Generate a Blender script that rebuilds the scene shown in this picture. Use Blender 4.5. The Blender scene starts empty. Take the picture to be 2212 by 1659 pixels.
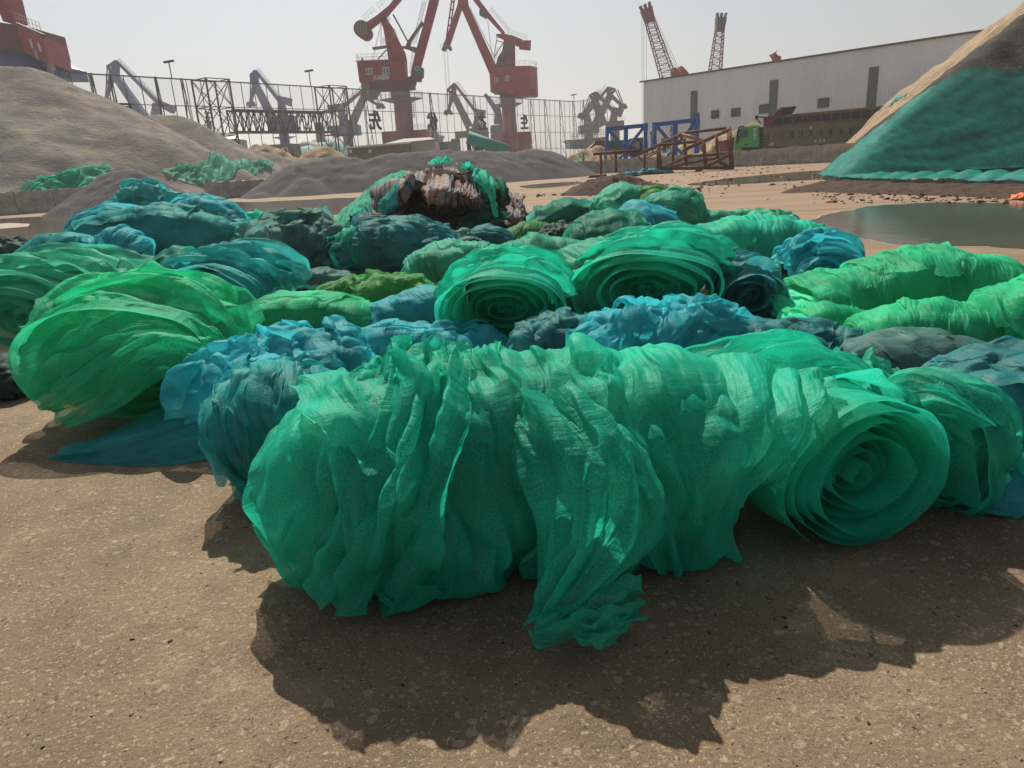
import bpy, bmesh, math, random
import numpy as np
from mathutils import Vector, Matrix
R = math.radians
random.seed(7)
scene = bpy.context.scene
col = scene.collection

# ------------------------------------------------------------------ camera, sky, sun
CAM_H = 1.6
PITCH, ROLL, FPX = R(17.3), R(3.2), 712.0          # down pitch, roll, focal length in px of a 1024 px wide frame
cam_d = bpy.data.cameras.new('camera'); cam = bpy.data.objects.new('camera', cam_d); col.objects.link(cam)
cam_d.sensor_width = 36.0; cam_d.lens = 36.0 * FPX / 1024; cam_d.clip_start = 0.05; cam_d.clip_end = 6000
cam.matrix_world = Matrix.Translation((0, 0, CAM_H)) @ Matrix.Rotation(R(90) - PITCH, 4, 'X') @ Matrix.Rotation(-ROLL, 4, 'Z')
scene.camera = cam
CM = np.array(cam.matrix_world.to_3x3())

SUN_EL, SUN_AZ = R(46), R(-14)                      # azimuth from +Y, negative = to the left
world = bpy.data.worlds.new('World'); scene.world = world; world.use_nodes = True
wn = world.node_tree; bg = wn.nodes['Background']
sky = wn.nodes.new('ShaderNodeTexSky'); sky.sky_type = 'NISHITA'; sky.sun_disc = False
sky.sun_elevation = SUN_EL; sky.sun_rotation = SUN_AZ; sky.air_density = 1.0; sky.dust_density = 1.5; sky.ozone_density = 1.0
desat = wn.nodes.new('ShaderNodeHueSaturation'); desat.inputs['Saturation'].default_value = 0.35
wn.links.new(sky.outputs[0], desat.inputs['Color']); wn.links.new(desat.outputs[0], bg.inputs['Color'])
bg.inputs['Strength'].default_value = 0.06
sun_d = bpy.data.lights.new('sun', 'SUN'); sun_d.energy = 4.5; sun_d.angle = R(0.6); sun_d.color = (1.0, 0.90, 0.76)
sun = bpy.data.objects.new('sun', sun_d); col.objects.link(sun)
sd = Vector((math.sin(SUN_AZ) * math.cos(SUN_EL), math.cos(SUN_AZ) * math.cos(SUN_EL), math.sin(SUN_EL)))
sun.rotation_euler = sd.to_track_quat('Z', 'Y').to_euler(); sun.location = (0, 0, 60)
scene.view_settings.view_transform = 'Standard'; scene.view_settings.look = 'None'
scene.view_settings.exposure = 0.42; scene.view_settings.gamma = 1.0
scene.render.engine = 'CYCLES'
cy = scene.cycles
cy.max_bounces = 8; cy.diffuse_bounces = 3; cy.glossy_bounces = 2; cy.transmission_bounces = 5
cy.transparent_max_bounces = 12; cy.volume_bounces = 0; cy.use_denoising = True
cy.sample_clamp_indirect = 4.0

# ------------------------------------------------------------------ measuring helpers (photo seen 2212 px wide)
S = 1024 / 2212.0
def ray(x, y):
    v = CM @ np.array([(x * S - 512) / FPX, -(y * S - 384) / FPX, -1.0])
    return v / np.linalg.norm(v)
def G(x, y, z=0.0):
    """ground point seen at display pixel x, y"""
    v = ray(x, y); t = (z - CAM_H) / v[2]
    return np.array([v[0] * t, v[1] * t, z])
def W(x, y, d):
    """point seen at display pixel x, y at depth d metres along +Y"""
    v = ray(x, y); t = d / v[1]
    return np.array([v[0] * t, v[1] * t, CAM_H + v[2] * t])

# ------------------------------------------------------------------ numpy noise
_rng = np.random.RandomState(3)
_perm = _rng.permutation(256); _perm = np.concatenate([_perm, _perm, _perm])
_grad = _rng.normal(size=(256, 3)); _grad /= np.linalg.norm(_grad, axis=1)[:, None]
def pn(x, y, z=0.0, seed=0):
    x, y, z = np.broadcast_arrays(np.asarray(x, float) + seed * 13.37, np.asarray(y, float) - seed * 7.11, np.asarray(z, float) + seed * 3.3)
    xi = np.floor(x).astype(int); yi = np.floor(y).astype(int); zi = np.floor(z).astype(int)
    xf, yf, zf = x - xi, y - yi, z - zi
    f = lambda t: t * t * t * (t * (t * 6 - 15) + 10)
    u, v, w = f(xf), f(yf), f(zf)
    def g(a, b, c):
        h = _perm[_perm[_perm[(xi + a) & 255] + ((yi + b) & 255)] + ((zi + c) & 255)]
        gr = _grad[h]
        return gr[..., 0] * (xf - a) + gr[..., 1] * (yf - b) + gr[..., 2] * (zf - c)
    l = lambda a, b, t: a + (b - a) * t
    return 1.6 * l(l(l(g(0,0,0), g(1,0,0), u), l(g(0,1,0), g(1,1,0), u), v), l(l(g(0,0,1), g(1,0,1), u), l(g(0,1,1), g(1,1,1), u), v), w)
def fbm(x, y, z=0.0, seed=0, oct=4, gain=0.5):
    s = 0; a = 1.0; f = 1.0
    for i in range(oct):
        s = s + a * pn(np.asarray(x) * f, np.asarray(y) * f, np.asarray(z) * f, seed + i * 5); a *= gain; f *= 2.03
    return s

# ------------------------------------------------------------------ objects
def link(name, me, mats=(), parent=None, smooth=True):
    o = bpy.data.objects.new(name, me); col.objects.link(o)
    for m in (mats if isinstance(mats, (list, tuple)) else [mats]):
        me.materials.append(m)
    if smooth: me.shade_smooth()
    if parent is not None: o.parent = parent
    return o
def tag(o, label=None, cat=None, group=None, kind=None):
    if label: o['label'] = label
    if cat: o['category'] = cat
    if group: o['group'] = group
    if kind: o['kind'] = kind
    return o
def thing(name, label, cat, loc=(0, 0, 0), rz=0.0, group=None):
    o = bpy.data.objects.new(name, None); col.objects.link(o); o.empty_display_size = 0.3
    o.location = loc; o.rotation_euler = (0, 0, rz)
    return tag(o, label, cat, group)
def adopt(parent, *kids):
    """parent world-space pieces under a placed thing without moving them"""
    inv = Matrix.LocRotScale(parent.location, parent.rotation_euler, parent.scale).inverted()
    for k in kids:
        k.parent = parent; k.matrix_parent_inverse = inv
def grid_mesh(name, X, wrap=False, uvs=None, matidx=None):
    nu, nv = X.shape[:2]
    me = bpy.data.meshes.new(name)
    iu = np.arange(nu if wrap else nu - 1); iv = np.arange(nv - 1)
    a, b = np.meshgrid(iu, iv, indexing='ij'); a2 = (a + 1) % nu
    q = np.stack([a * nv + b, a2 * nv + b, a2 * nv + b + 1, a * nv + b + 1], -1).reshape(-1, 4)
    me.vertices.add(nu * nv); me.vertices.foreach_set('co', X.reshape(-1).astype(np.float32))
    me.loops.add(q.size); me.loops.foreach_set('vertex_index', q.reshape(-1).astype(np.int32))
    me.polygons.add(len(q)); me.polygons.foreach_set('loop_start', np.arange(0, q.size, 4, dtype=np.int32))
    if uvs is not None:
        uv = me.uv_layers.new(name='uv')
        U, V = uvs
        uq = np.stack([np.stack([U[a, b], V[a, b]], -1), np.stack([U[np.minimum(a + 1, nu - 1), b] if not wrap else U[a, b] + (U[1, 0] - U[0, 0]), V[a2, b]], -1),
                       np.stack([U[np.minimum(a + 1, nu - 1), b + 1] if not wrap else U[a, b + 1] + (U[1, 0] - U[0, 0]), V[a2, b + 1]], -1),
                       np.stack([U[a, b + 1], V[a, b + 1]], -1)], 2).reshape(-1)
        uv.data.foreach_set('uv', uq.astype(np.float32))
    me.update(); me.validate()
    return me
def raw_mesh(name, V, F):
    me = bpy.data.meshes.new(name); me.from_pydata([tuple(map(float, v)) for v in V], [], [tuple(map(int, f)) for f in F]); me.update(); return me

# ------------------------------------------------------------------ cloth: a sheet with too much cloth, buckled over a base surface
def _pairs(n, wrap, p, k=1):
    i = np.arange(p, n if wrap else n - k, 2 * k) if k == 1 else np.concatenate([np.arange(p + j, n if wrap else n - k, 2 * k) for j in range(k)])
    i = i[(i < n)]
    if wrap and n % (2 * k): i = i[i + k < n]
    return i, (i + k) % n
def _con(X, ax, i, j, rest, st, lo=None):
    if ax == 0: A, B, r = X[i], X[j], rest[i]
    else: A, B, r = X[:, i], X[:, j], rest[:, i]
    D = B - A; L = np.sqrt((D * D).sum(-1)) + 1e-9
    e = (L - r) / L
    if lo: e = np.minimum(e, 0)                      # only pushes apart
    D *= (0.5 * st * e)[..., None]
    if ax == 0: X[i] = A + D; X[j] = B - D
    else: X[:, i] = A + D; X[:, j] = B - D
def normals(X, wrap):
    if wrap: du = np.roll(X, -1, 0) - np.roll(X, 1, 0)
    else: du = np.gradient(X, axis=0)
    dv = np.gradient(X, axis=1)
    n = np.cross(du, dv); return n / (np.linalg.norm(n, axis=-1)[..., None] + 1e-12)
def edge_len(X, ax, wrap):
    if ax == 0:
        L = np.linalg.norm(np.roll(X, -1, 0) - X, axis=-1)
        if not wrap: L[-1] = L[-2]
    else:
        L = np.linalg.norm(np.diff(X, axis=1), axis=-1); L = np.concatenate([L, L[:, -1:]], 1)
    return L
def relax(X, B, N, wrap, ex, lo, hi, iters, grav=0.0, bend=0.35, tang=0.02, floor=0.004, ks=((2, 0.85), (4, 0.78), (8, 0.66)), rest=None):
    """X start, B base, N outward normals of the base, ex = (excess u, excess v); lo/hi = how far inside/outside of the base the cloth may go"""
    ru, rv = rest if rest else (edge_len(B, 0, wrap) * ex[0], edge_len(B, 1, wrap) * ex[1])
    nu, nv = X.shape[:2]
    cu = [_pairs(nu, wrap, p) for p in (0, 1)]; cv = [_pairs(nv, False, p) for p in (0, 1)]
    bu = [(ru * k * f, [_pairs(nu, wrap, p, k) for p in (0, k)]) for k, f in ks if k * 3 < nu]
    bv = [(rv * k * f, [_pairs(nv, False, p, k) for p in (0, k)]) for k, f in ks if k * 3 < nv]
    for it in range(iters):
        if grav: X[..., 2] -= grav
        for r, pr in bu:
            for i, j in pr: _con(X, 0, i, j, r, bend, True)
        for r, pr in bv:
            for i, j in pr: _con(X, 1, i, j, r, bend, True)
        for i, j in cu: _con(X, 0, i, j, ru, 0.9)
        for i, j in cv: _con(X, 1, i, j, rv, 0.9)
        D = X - B; d = (D * N).sum(-1)
        dc = np.clip(d, lo, hi)
        X += ((dc - d) * 0.5)[..., None] * N - tang * (D - d[..., None] * N)
        X[..., 2] = np.maximum(X[..., 2], floor)
    return X
def up2(X, wrap, order=1):
    """double the grid with a smooth curve through the points"""
    def mid(A, ax, w):
        A = np.moveaxis(A, ax, 0)
        if w: p, n, nn = np.roll(A, 1, 0), np.roll(A, -1, 0), np.roll(A, -2, 0); m = (-p + 9 * A + 9 * n - nn) / 16; out = np.empty((2 * len(A),) + A.shape[1:]); out[0::2] = A; out[1::2] = m
        else:
            E = np.concatenate([A[:1] * 2 - A[1:2], A, A[-1:] * 2 - A[-2:-1]]); m = (-E[:-3] + 9 * E[1:-2] + 9 * E[2:-1] - E[3:]) / 16
            out = np.empty((2 * len(A) - 1,) + A.shape[1:]); out[0::2] = A; out[1::2] = m
        return np.moveaxis(out, 0, ax)
    return mid(mid(X, 0, wrap), 1, False)
def folds(u, v, wrap, f, seed, twist=0.0, sharp=1.0):
    """fold field in -1..1; f = (cells along u, cells along v); the larger count runs across the folds. Rounded tubes between sharp creases of uneven
    width that start, merge and die out"""
    if wrap: a, b = np.cos(u * 2 * np.pi) * f[0] / 6.28, np.sin(u * 2 * np.pi) * f[0] / 6.28
    else: a, b = u * f[0], u * 0.0
    wv = v + twist * u
    fu, fv = max(f[0], .01), f[1]
    w1 = pn(a * 0.7 + 3, b * 0.7, wv * fv * 0.22, seed + 40); w2 = pn(a * 1.1 - 9, b * 1.1 + 4, wv * fv * 0.5, seed + 41)
    s1 = wv * fv + 1.1 * w1 + 0.35 * w2; t1 = 0.55 * w2
    n = pn(a + t1, b + t1, s1, seed)
    m = pn(a * 1.3 + 5, b * 1.3, s1 * 1.9 + 0.6 * w1, seed + 9)
    l = pn(a * 1.9, b * 1.9 + 7, s1 * 4.1 - 0.8 * w2, seed + 19)
    g = lambda q: 1 - np.sqrt(np.minimum(np.abs(q) * 2.4, 1.4))       # crest line sharp
    h = -1.1 * g(n) + 0.34 * g(m) * (0.6 + w2) + 0.07 * g(l) + 0.5 * pn(a * .6 + 2, b * .6, wv * fv * .3, seed + 50)
    return np.clip(h + 0.1, -1.3, 1.3)
def comb(X, wrap, fold, k):
    """smooth along the folds so they run long and clean"""
    iso = max(fold) < min(fold) * 1.7
    ax = 0 if fold[1] > fold[0] else 1
    for it in range(k):
        for a in ((0, 1) if iso and it < max(1, k // 4) else () if iso else (ax,)):
            A = np.moveaxis(X, a, 0)
            if a == 0 and wrap: A[:] = (np.roll(A, 1, 0) + 2 * A + np.roll(A, -1, 0)) / 4
            else: A[1:-1] = (A[:-2] + 2 * A[1:-1] + A[2:]) / 4
    return X
def cloth(B, wrap, ex=(1.05, 1.25), amp=0.06, hi=0.10, lo=-0.03, fold=(1.2, 9.0), iters=60, fine=1, grav=0.0008, seed=0, twist=0.0, outward=1, crumple=0.5, slack=0.22, pleat=0.4, smooth=8):
    """buckles the base grid into folds and relaxes it as cloth"""
    nu, nv = B.shape[:2]
    N = normals(B, wrap) * outward
    u = np.linspace(0, 1, nu, endpoint=not wrap)[:, None]; v = np.linspace(0, 1, nv)[None, :]
    h = folds(u, v, wrap, fold, seed, twist)
    X = B + N * (h * amp)[..., None]
    # rest lengths follow the folds that were laid in, plus a little slack that buckles into creases
    e0 = np.maximum(edge_len(X, 0, wrap), edge_len(B, 0, wrap)); e1 = np.maximum(edge_len(X, 1, wrap), edge_len(B, 1, wrap))
    k0, k1 = 1 + (ex[0] - 1) * slack, 1 + (ex[1] - 1) * slack
    X = relax(X, B, N, wrap, ex, lo, hi, iters, grav, rest=(e0 * k0, e1 * k1))
    X = comb(X, wrap, fold, smooth)
    for f in range(fine):
        X = up2(X, wrap); N = normals(X, wrap)
        s = edge_len(X, 1, wrap).mean()
        nu, nv = X.shape[:2]; a = np.arange(nu)[:, None] * 0.11; b = np.arange(nv)[None, :] * 0.11
        q_ = seed + 77 + f; r = 1 - 2.5 * np.abs(pn(a + 0.8 * pn(a * .4, b * .4, 0, seed + 3), b + 0 * a, 0, seed + 77 + f))
        ka, kb = (.22, 1.0) if fold[1] > fold[0] * 1.4 else (1.0, .22) if fold[0] > fold[1] * 1.4 else (.7, .7)
        wq = pn(a * .25, b * .25, 0, seed + 11); pl = 1 - 2.6 * np.abs(pn(a * ka * 1.1 + wq, b * kb * 1.1 + wq * 1.3, 0, seed + 13 + f))
        X += N * (s * (crumple * .7 * np.clip(r, -1, 1) * (0.4 + pn(a * .3, b * .3, 0, seed + 5)) + pleat * np.clip(pl, -1, 1) * (.7 + .6 * pn(a * .2, b * .2, 1, seed + 6))))[..., None]
        X = relax(X, X.copy(), normals(X, wrap), wrap, (1.02, 1.02), -s * 2, s * 2, 8, 0, tang=0.03, ks=((2, .9),))
    return X
# ------------------------------------------------------------------ materials
def new_mat(name):
    m = bpy.data.materials.new(name); m.use_nodes = True
    nt = m.node_tree; nt.nodes.clear()
    out = nt.nodes.new('ShaderNodeOutputMaterial')
    return m, nt, out
def N_(nt, typ, **kw):
    n = nt.nodes.new(typ)
    for k, v in kw.items():
        if k.startswith('_'): setattr(n, k[1:], v)
        else:
            n.inputs[k.replace('__', ' ')].default_value = v
    return n
def ramp(nt, src, stops):
    r = nt.nodes.new('ShaderNodeValToRGB'); e = r.color_ramp.elements
    while len(e) < len(stops): e.new(0.5)
    for el, (p, c) in zip(e, stops):
        el.position = p; el.color = (*c, 1) if len(c) == 3 else c
    nt.links.new(src, r.inputs[0]); return r
def net_mat(name, dark, light, dust=(0.30, 0.30, 0.22), dusty=0.15, clear=0.16, gloss=0.02):
    m, nt, out = new_mat(name); L = nt.links.new
    tc = N_(nt, 'ShaderNodeTexCoord')
    def noise(src, s, d=4.0, r=0.6, sc=None, rot=0.0):
        if sc: mp = N_(nt, 'ShaderNodeMapping'); mp.inputs['Scale'].default_value = sc; mp.inputs['Rotation'].default_value = (0, 0, rot); L(src, mp.inputs['Vector']); src = mp.outputs[0]
        n = N_(nt, 'ShaderNodeTexNoise', Scale=s, Detail=d, Roughness=r); L(src, n.inputs['Vector']); return n.outputs[0]
    n1 = noise(tc.outputs['Object'], 2.2, 5.0); n3 = noise(tc.outputs['Object'], 9.0, 4.0, .7)
    c1 = ramp(nt, n1, [(0.35, dark), (0.65, light)])
    mx = N_(nt, 'ShaderNodeMixRGB'); L(c1.outputs[0], mx.inputs[1]); mx.inputs[2].default_value = (*dust, 1)
    r2 = ramp(nt, n3, [(0.42, (dusty * 0.15,) * 3), (0.72, (min(1, dusty * 1.5),) * 3)]); L(r2.outputs[0], mx.inputs[0])
    # thin pleats across and along the cloth, and the grain of the knitted threads
    p1 = noise(tc.outputs['UV'], 1.0, 3.0, .6, (3.0, 26.0, 1), 0.25); p2 = noise(tc.outputs['UV'], 1.0, 3.0, .6, (22.0, 4.0, 1), -0.3); p3 = noise(tc.outputs['UV'], 110.0, 2.0, .8)
    N0 = None
    for h, st, di in ((p1, 0.55, 0.022), (p2, 0.45, 0.018), (p3, 0.5, 0.004)):
        b = N_(nt, 'ShaderNodeBump', Strength=st, Distance=di); L(h, b.inputs['Height'])
        if N0: L(N0, b.inputs['Normal'])
        N0 = b.outputs[0]
    d = N_(nt, 'ShaderNodeBsdfDiffuse'); t = N_(nt, 'ShaderNodeBsdfTranslucent'); tr = N_(nt, 'ShaderNodeBsdfTransparent')
    g = N_(nt, 'ShaderNodeBsdfGlossy', Roughness=0.5); g.inputs['Color'].default_value = (0.8, 1.0, 0.93, 1)
    for s_ in (d, t): L(mx.outputs[0], s_.inputs['Color']); L(N0, s_.inputs['Normal'])
    L(N0, g.inputs['Normal'])
    m1 = N_(nt, 'ShaderNodeMixShader'); m1.inputs[0].default_value = 0.55; L(d.outputs[0], m1.inputs[1]); L(t.outputs[0], m1.inputs[2])
    m2 = N_(nt, 'ShaderNodeMixShader'); m2.inputs[0].default_value = gloss; L(m1.outputs[0], m2.inputs[1]); L(g.outputs[0], m2.inputs[2])
    m3 = N_(nt, 'ShaderNodeMixShader'); L(m2.outputs[0], m3.inputs[1]); L(tr.outputs[0], m3.inputs[2])
    # open mesh where one looks straight through it, closed where the threads overlap at a glancing view; denser and looser threads
    lw = N_(nt, 'ShaderNodeLayerWeight', Blend=0.45)
    mr = N_(nt, 'ShaderNodeMapRange'); L(lw.outputs['Facing'], mr.inputs['Value']); mr.inputs['To Min'].default_value = clear * 1.6; mr.inputs['To Max'].default_value = clear * 0.1
    mu = N_(nt, 'ShaderNodeMath'); mu.operation = 'MULTIPLY'; L(mr.outputs[0], mu.inputs[0])
    gr = N_(nt, 'ShaderNodeMapRange'); L(p3, gr.inputs['Value']); gr.inputs['From Min'].default_value = .3; gr.inputs['From Max'].default_value = .7; gr.inputs['To Min'].default_value = .2; gr.inputs['To Max'].default_value = 2.0
    L(gr.outputs[0], mu.inputs[1]); L(mu.outputs[0], m3.inputs[0])
    L(m3.outputs[0], out.inputs['Surface'])
    return m
def dense(m):
    """the many tightly packed layers inside a bundle: same cloth, but little light gets through"""
    d = m.copy(); d.name = m.name + '_packed'
    for n in d.node_tree.nodes:
        if n.type == 'MIX_SHADER' and not n.inputs[0].is_linked and abs(n.inputs[0].default_value - 0.55) < .01: n.inputs[0].default_value = 0.12
        if n.type == 'MATH' and n.operation == 'MULTIPLY':
            for l in list(n.inputs[0].links): d.node_tree.links.remove(l)
            n.inputs[0].default_value = 0.0
    return d
NET = {
 'emerald': net_mat('net_emerald', (0.006, 0.50, 0.34), (0.02, 0.78, 0.56), clear=0.20, dusty=.10),
 'bright':  net_mat('net_bright_green', (0.01, 0.56, 0.28), (0.04, 0.80, 0.44), clear=0.20, dusty=.12),
 'jade':    net_mat('net_jade', (0.03, 0.44, 0.30), (0.10, 0.66, 0.48), dusty=0.18, clear=0.18),
 'deep':    net_mat('net_deep_green', (0.003, 0.24, 0.17), (0.01, 0.42, 0.31), dusty=.1),
 'teal':    net_mat('net_teal', (0.008, 0.34, 0.35), (0.05, 0.58, 0.58), dusty=0.12, clear=0.14),
 'cyan':    net_mat('net_cyan_blue', (0.008, 0.42, 0.50), (0.06, 0.66, 0.76), dusty=0.12, clear=0.14),
 'teal_cover': net_mat('net_teal_cover', (0.008, 0.30, 0.26), (0.02, 0.46, 0.40), dusty=0.1, clear=0.26),
 'petrol':  net_mat('net_petrol', (0.008, 0.22, 0.26), (0.04, 0.40, 0.44), dusty=0.2, clear=0.10),
 'grey':    net_mat('net_grey_green', (0.03, 0.19, 0.19), (0.12, 0.36, 0.35), dusty=0.3, clear=0.08),
 'olive':   net_mat('net_olive', (0.03, 0.26, 0.05), (0.10, 0.46, 0.12), dusty=0.2, clear=0.12),
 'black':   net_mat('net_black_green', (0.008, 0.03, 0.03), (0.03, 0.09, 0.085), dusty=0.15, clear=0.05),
}
DENSE = {m.name: dense(m) for m in NET.values()}
def mat(name, c, rough=0.7, c2=None, scale=6.0, bump=0.0, bscale=30.0, metal=0.0, detail=5.0, coord='Object', stretch=None, spec=0.3, lo=0.35, hi=0.65):
    m, nt, out = new_mat(name); L = nt.links.new
    p = N_(nt, 'ShaderNodeBsdfPrincipled', Roughness=rough, Metallic=metal); p.inputs['Specular IOR Level'].default_value = spec
    p.inputs['Base Color'].default_value = (*c, 1)
    tc = N_(nt, 'ShaderNodeTexCoord'); src = tc.outputs[coord]
    if stretch:
        mp = N_(nt, 'ShaderNodeMapping'); mp.inputs['Scale'].default_value = stretch; L(src, mp.inputs[0]); src = mp.outputs[0]
    if c2:
        n = N_(nt, 'ShaderNodeTexNoise', Scale=scale, Detail=detail, Roughness=0.65); L(src, n.inputs['Vector'])
        L(ramp(nt, n.outputs[0], [(lo, c), (hi, c2)]).outputs[0], p.inputs['Base Color'])
    if bump:
        n = N_(nt, 'ShaderNodeTexNoise', Scale=bscale, Detail=5.0, Roughness=0.7); L(src, n.inputs['Vector'])
        b = N_(nt, 'ShaderNodeBump', Strength=bump, Distance=1.0 / bscale); L(n.outputs[0], b.inputs['Height']); L(b.outputs[0], p.inputs['Normal'])
    L(p.outputs[0], out.inputs['Surface']); return m
def ground_mat():
    m, nt, out = new_mat('dusty_concrete'); L = nt.links.new
    p = N_(nt, 'ShaderNodeBsdfPrincipled', Roughness=0.85); p.inputs['Specular IOR Level'].default_value = 0.25
    tc = N_(nt, 'ShaderNodeTexCoord'); o = tc.outputs['Object']
    def noise(s, d=4.0, r=0.6, v=o):
        n = N_(nt, 'ShaderNodeTexNoise', Scale=s, Detail=d, Roughness=r); L(v, n.inputs['Vector']); return n.outputs[0]
    def mix(f, a, b):
        x = N_(nt, 'ShaderNodeMixRGB')
        for i, s in enumerate((f, a, b)):
            if hasattr(s, 'links'): L(s, x.inputs[i])
            elif i == 0: x.inputs[0].default_value = s
            else: x.inputs[i].default_value = (*s, 1)
        return x.outputs[0]
    # worn concrete with bits of pale and dark stone showing, under sand and mud
    warp = N_(nt, 'ShaderNodeVectorMath'); warp.operation = 'ADD'; nz = N_(nt, 'ShaderNodeTexNoise', Scale=22.0, Detail=2.0); L(o, nz.inputs['Vector'])
    sc = N_(nt, 'ShaderNodeVectorMath'); sc.operation = 'SCALE'; sc.inputs['Scale'].default_value = 0.045; L(nz.outputs['Color'], sc.inputs[0]); L(o, warp.inputs[0]); L(sc.outputs[0], warp.inputs[1])
    base = ramp(nt, noise(1.3, 5), [(0.35, (0.19, 0.138, 0.088)), (0.55, (0.26, 0.193, 0.125)), (0.7, (0.32, 0.245, 0.165))]).outputs[0]
    fine = ramp(nt, noise(160, 3, 0.8), [(0.3, (0.55,) * 3), (0.7, (1.25,) * 3)]).outputs[0]
    mul = N_(nt, 'ShaderNodeMixRGB'); mul.blend_type = 'MULTIPLY'; mul.inputs[0].default_value = 0.75; L(base, mul.inputs[1]); L(fine, mul.inputs[2])
    c = mul.outputs[0]
    for s, rnd, lo, hi, col_ in ((26.0, 0.16, 0, 0, (0.38, 0.30, 0.21)), (40.0, 0.22, 0, 0, (0.37, 0.29, 0.20)), (75.0, 0.28, 0, 0, (0.40, 0.32, 0.23)), (130.0, 0.25, 0, 0, (0.46, 0.38, 0.28)), (62.0, 0.10, 0, 0, (0.07, 0.06, 0.05)), (150.0, 0.15, 0, 0, (0.06, 0.05, 0.04))):
        v = N_(nt, 'ShaderNodeTexVoronoi', Scale=s, Randomness=1.0); L(warp.outputs[0], v.inputs['Vector'])
        sep = N_(nt, 'ShaderNodeSeparateColor'); L(v.outputs['Color'], sep.inputs[0])
        a = N_(nt, 'ShaderNodeMath'); a.operation = 'LESS_THAN'; L(sep.outputs[0], a.inputs[0]); a.inputs[1].default_value = rnd
        thr = N_(nt, 'ShaderNodeMath'); thr.operation = 'MULTIPLY'; L(sep.outputs[1], thr.inputs[0]); thr.inputs[1].default_value = 0.5
        b = N_(nt, 'ShaderNodeMath'); b.operation = 'LESS_THAN'; L(v.outputs['Distance'], b.inputs[0]); L(thr.outputs[0], b.inputs[1])
        f = N_(nt, 'ShaderNodeMath'); f.operation = 'MULTIPLY'; L(a.outputs[0], f.inputs[0]); L(b.outputs[0], f.inputs[1])
        f2 = N_(nt, 'ShaderNodeMath'); f2.operation = 'MULTIPLY'; L(f.outputs[0], f2.inputs[0]); f2.inputs[1].default_value = 0.75
        c = mix(f2.outputs[0], c, col_)
    # drifts of dark grit
    g1 = ramp(nt, noise(1.7, 4, .7), [(.5, (0, 0, 0)), (.62, (1, 1, 1))]).outputs[0]; g2 = ramp(nt, noise(95, 2, .9), [(.47, (0, 0, 0)), (.52, (1, 1, 1))]).outputs[0]
    gm = N_(nt, 'ShaderNodeMixRGB'); gm.blend_type = 'MULTIPLY'; gm.inputs[0].default_value = 1; L(g1, gm.inputs[1]); L(g2, gm.inputs[2])
    gs = N_(nt, 'ShaderNodeMath'); gs.operation = 'MULTIPLY'; L(gm.outputs[0], gs.inputs[0]); gs.inputs[1].default_value = .55
    c = mix(gs.outputs[0], c, (0.085, 0.062, 0.042))
    # further off: loose orange sand with tyre streaks
    sep = N_(nt, 'ShaderNodeSeparateXYZ'); L(o, sep.inputs[0])
    mp = N_(nt, 'ShaderNodeMapping'); mp.inputs['Scale'].default_value = (0.06, 0.9, 1); mp.inputs['Rotation'].default_value = (0, 0, R(-9)); L(o, mp.inputs[0])
    st = noise(1.2, 6, 0.7, mp.outputs[0])
    sand = ramp(nt, st, [(0.3, (0.12, 0.08, 0.05)), (0.45, (0.23, 0.16, 0.105)), (0.6, (0.30, 0.215, 0.145)), (0.75, (0.21, 0.15, 0.10))]).outputs[0]
    far = N_(nt, 'ShaderNodeMapRange'); L(sep.outputs[1], far.inputs['Value']); far.inputs['From Min'].default_value = 7.0; far.inputs['From Max'].default_value = 17.0
    c = mix(far.outputs[0], c, sand)
    L(c, p.inputs['Base Color'])
    # damp, slightly shinier patches
    bh = N_(nt, 'ShaderNodeMath'); bh.operation = 'ADD'; L(noise(45, 6, 0.75), bh.inputs[0]); L(noise(3.0, 3), bh.inputs[1])
    b = N_(nt, 'ShaderNodeBump', Strength=0.6, Distance=0.02); L(bh.outputs[0], b.inputs['Height'])
    v2 = N_(nt, 'ShaderNodeTexVoronoi', Scale=42.0); L(warp.outputs[0], v2.inputs['Vector']); b2 = N_(nt, 'ShaderNodeBump', Strength=0.45, Distance=0.006); b2.invert = True; L(v2.outputs['Distance'], b2.inputs['Height']); L(b.outputs[0], b2.inputs['Normal']); L(b2.outputs[0], p.inputs['Normal'])
    L(p.outputs[0], out.inputs['Surface']); return m
M_ground = ground_mat()
M_water = mat('muddy_water', (0.085, 0.07, 0.045), 0.05, (0.12, 0.095, 0.06), 0.5, 0.02, 3.0, spec=0.9)
M_sea = mat('sea_water', (0.10, 0.13, 0.14), 0.15, spec=0.5, bump=0.2, bscale=2.0)
M_foam = mat('dried_silt', (0.42, 0.38, 0.33), 0.9, (0.30, 0.25, 0.20), 3.0, 0.3, 20)
M_sand = mat('grey_tan_sand', (0.15, 0.147, 0.145), 0.95, (0.32, 0.28, 0.225), 0.5, 1.0, 3.0, stretch=(1, 1, 2.2), detail=9, lo=.38, hi=.66)
M_tan = mat('tan_sand', (0.27, 0.20, 0.125), 0.95, (0.48, 0.36, 0.24), 0.7, 0.9, 2.5, stretch=(1, 1, .5), detail=7)
M_gravel = mat('dark_gravel', (0.045, 0.045, 0.055), 0.92, (0.105, 0.102, 0.115), 9.0, 0.7, 16, detail=8)
M_coal = mat('black_slag', (0.018, 0.018, 0.02), 0.9, (0.055, 0.048, 0.04), 1.0, 0.9, 5.0)
M_soil = mat('dark_brown_soil', (0.035, 0.022, 0.014), 0.95, (0.10, 0.062, 0.04), 4.0, 0.9, 9.0)
M_conc = mat('weathered_concrete', (0.28, 0.26, 0.235), 0.9, (0.50, 0.47, 0.42), 1.6, 0.5, 14, detail=7)
M_red = mat('faded_red_paint', (0.24, 0.014, 0.032), 0.55, (0.34, 0.024, 0.046), 0.5, 0.0)
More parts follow.
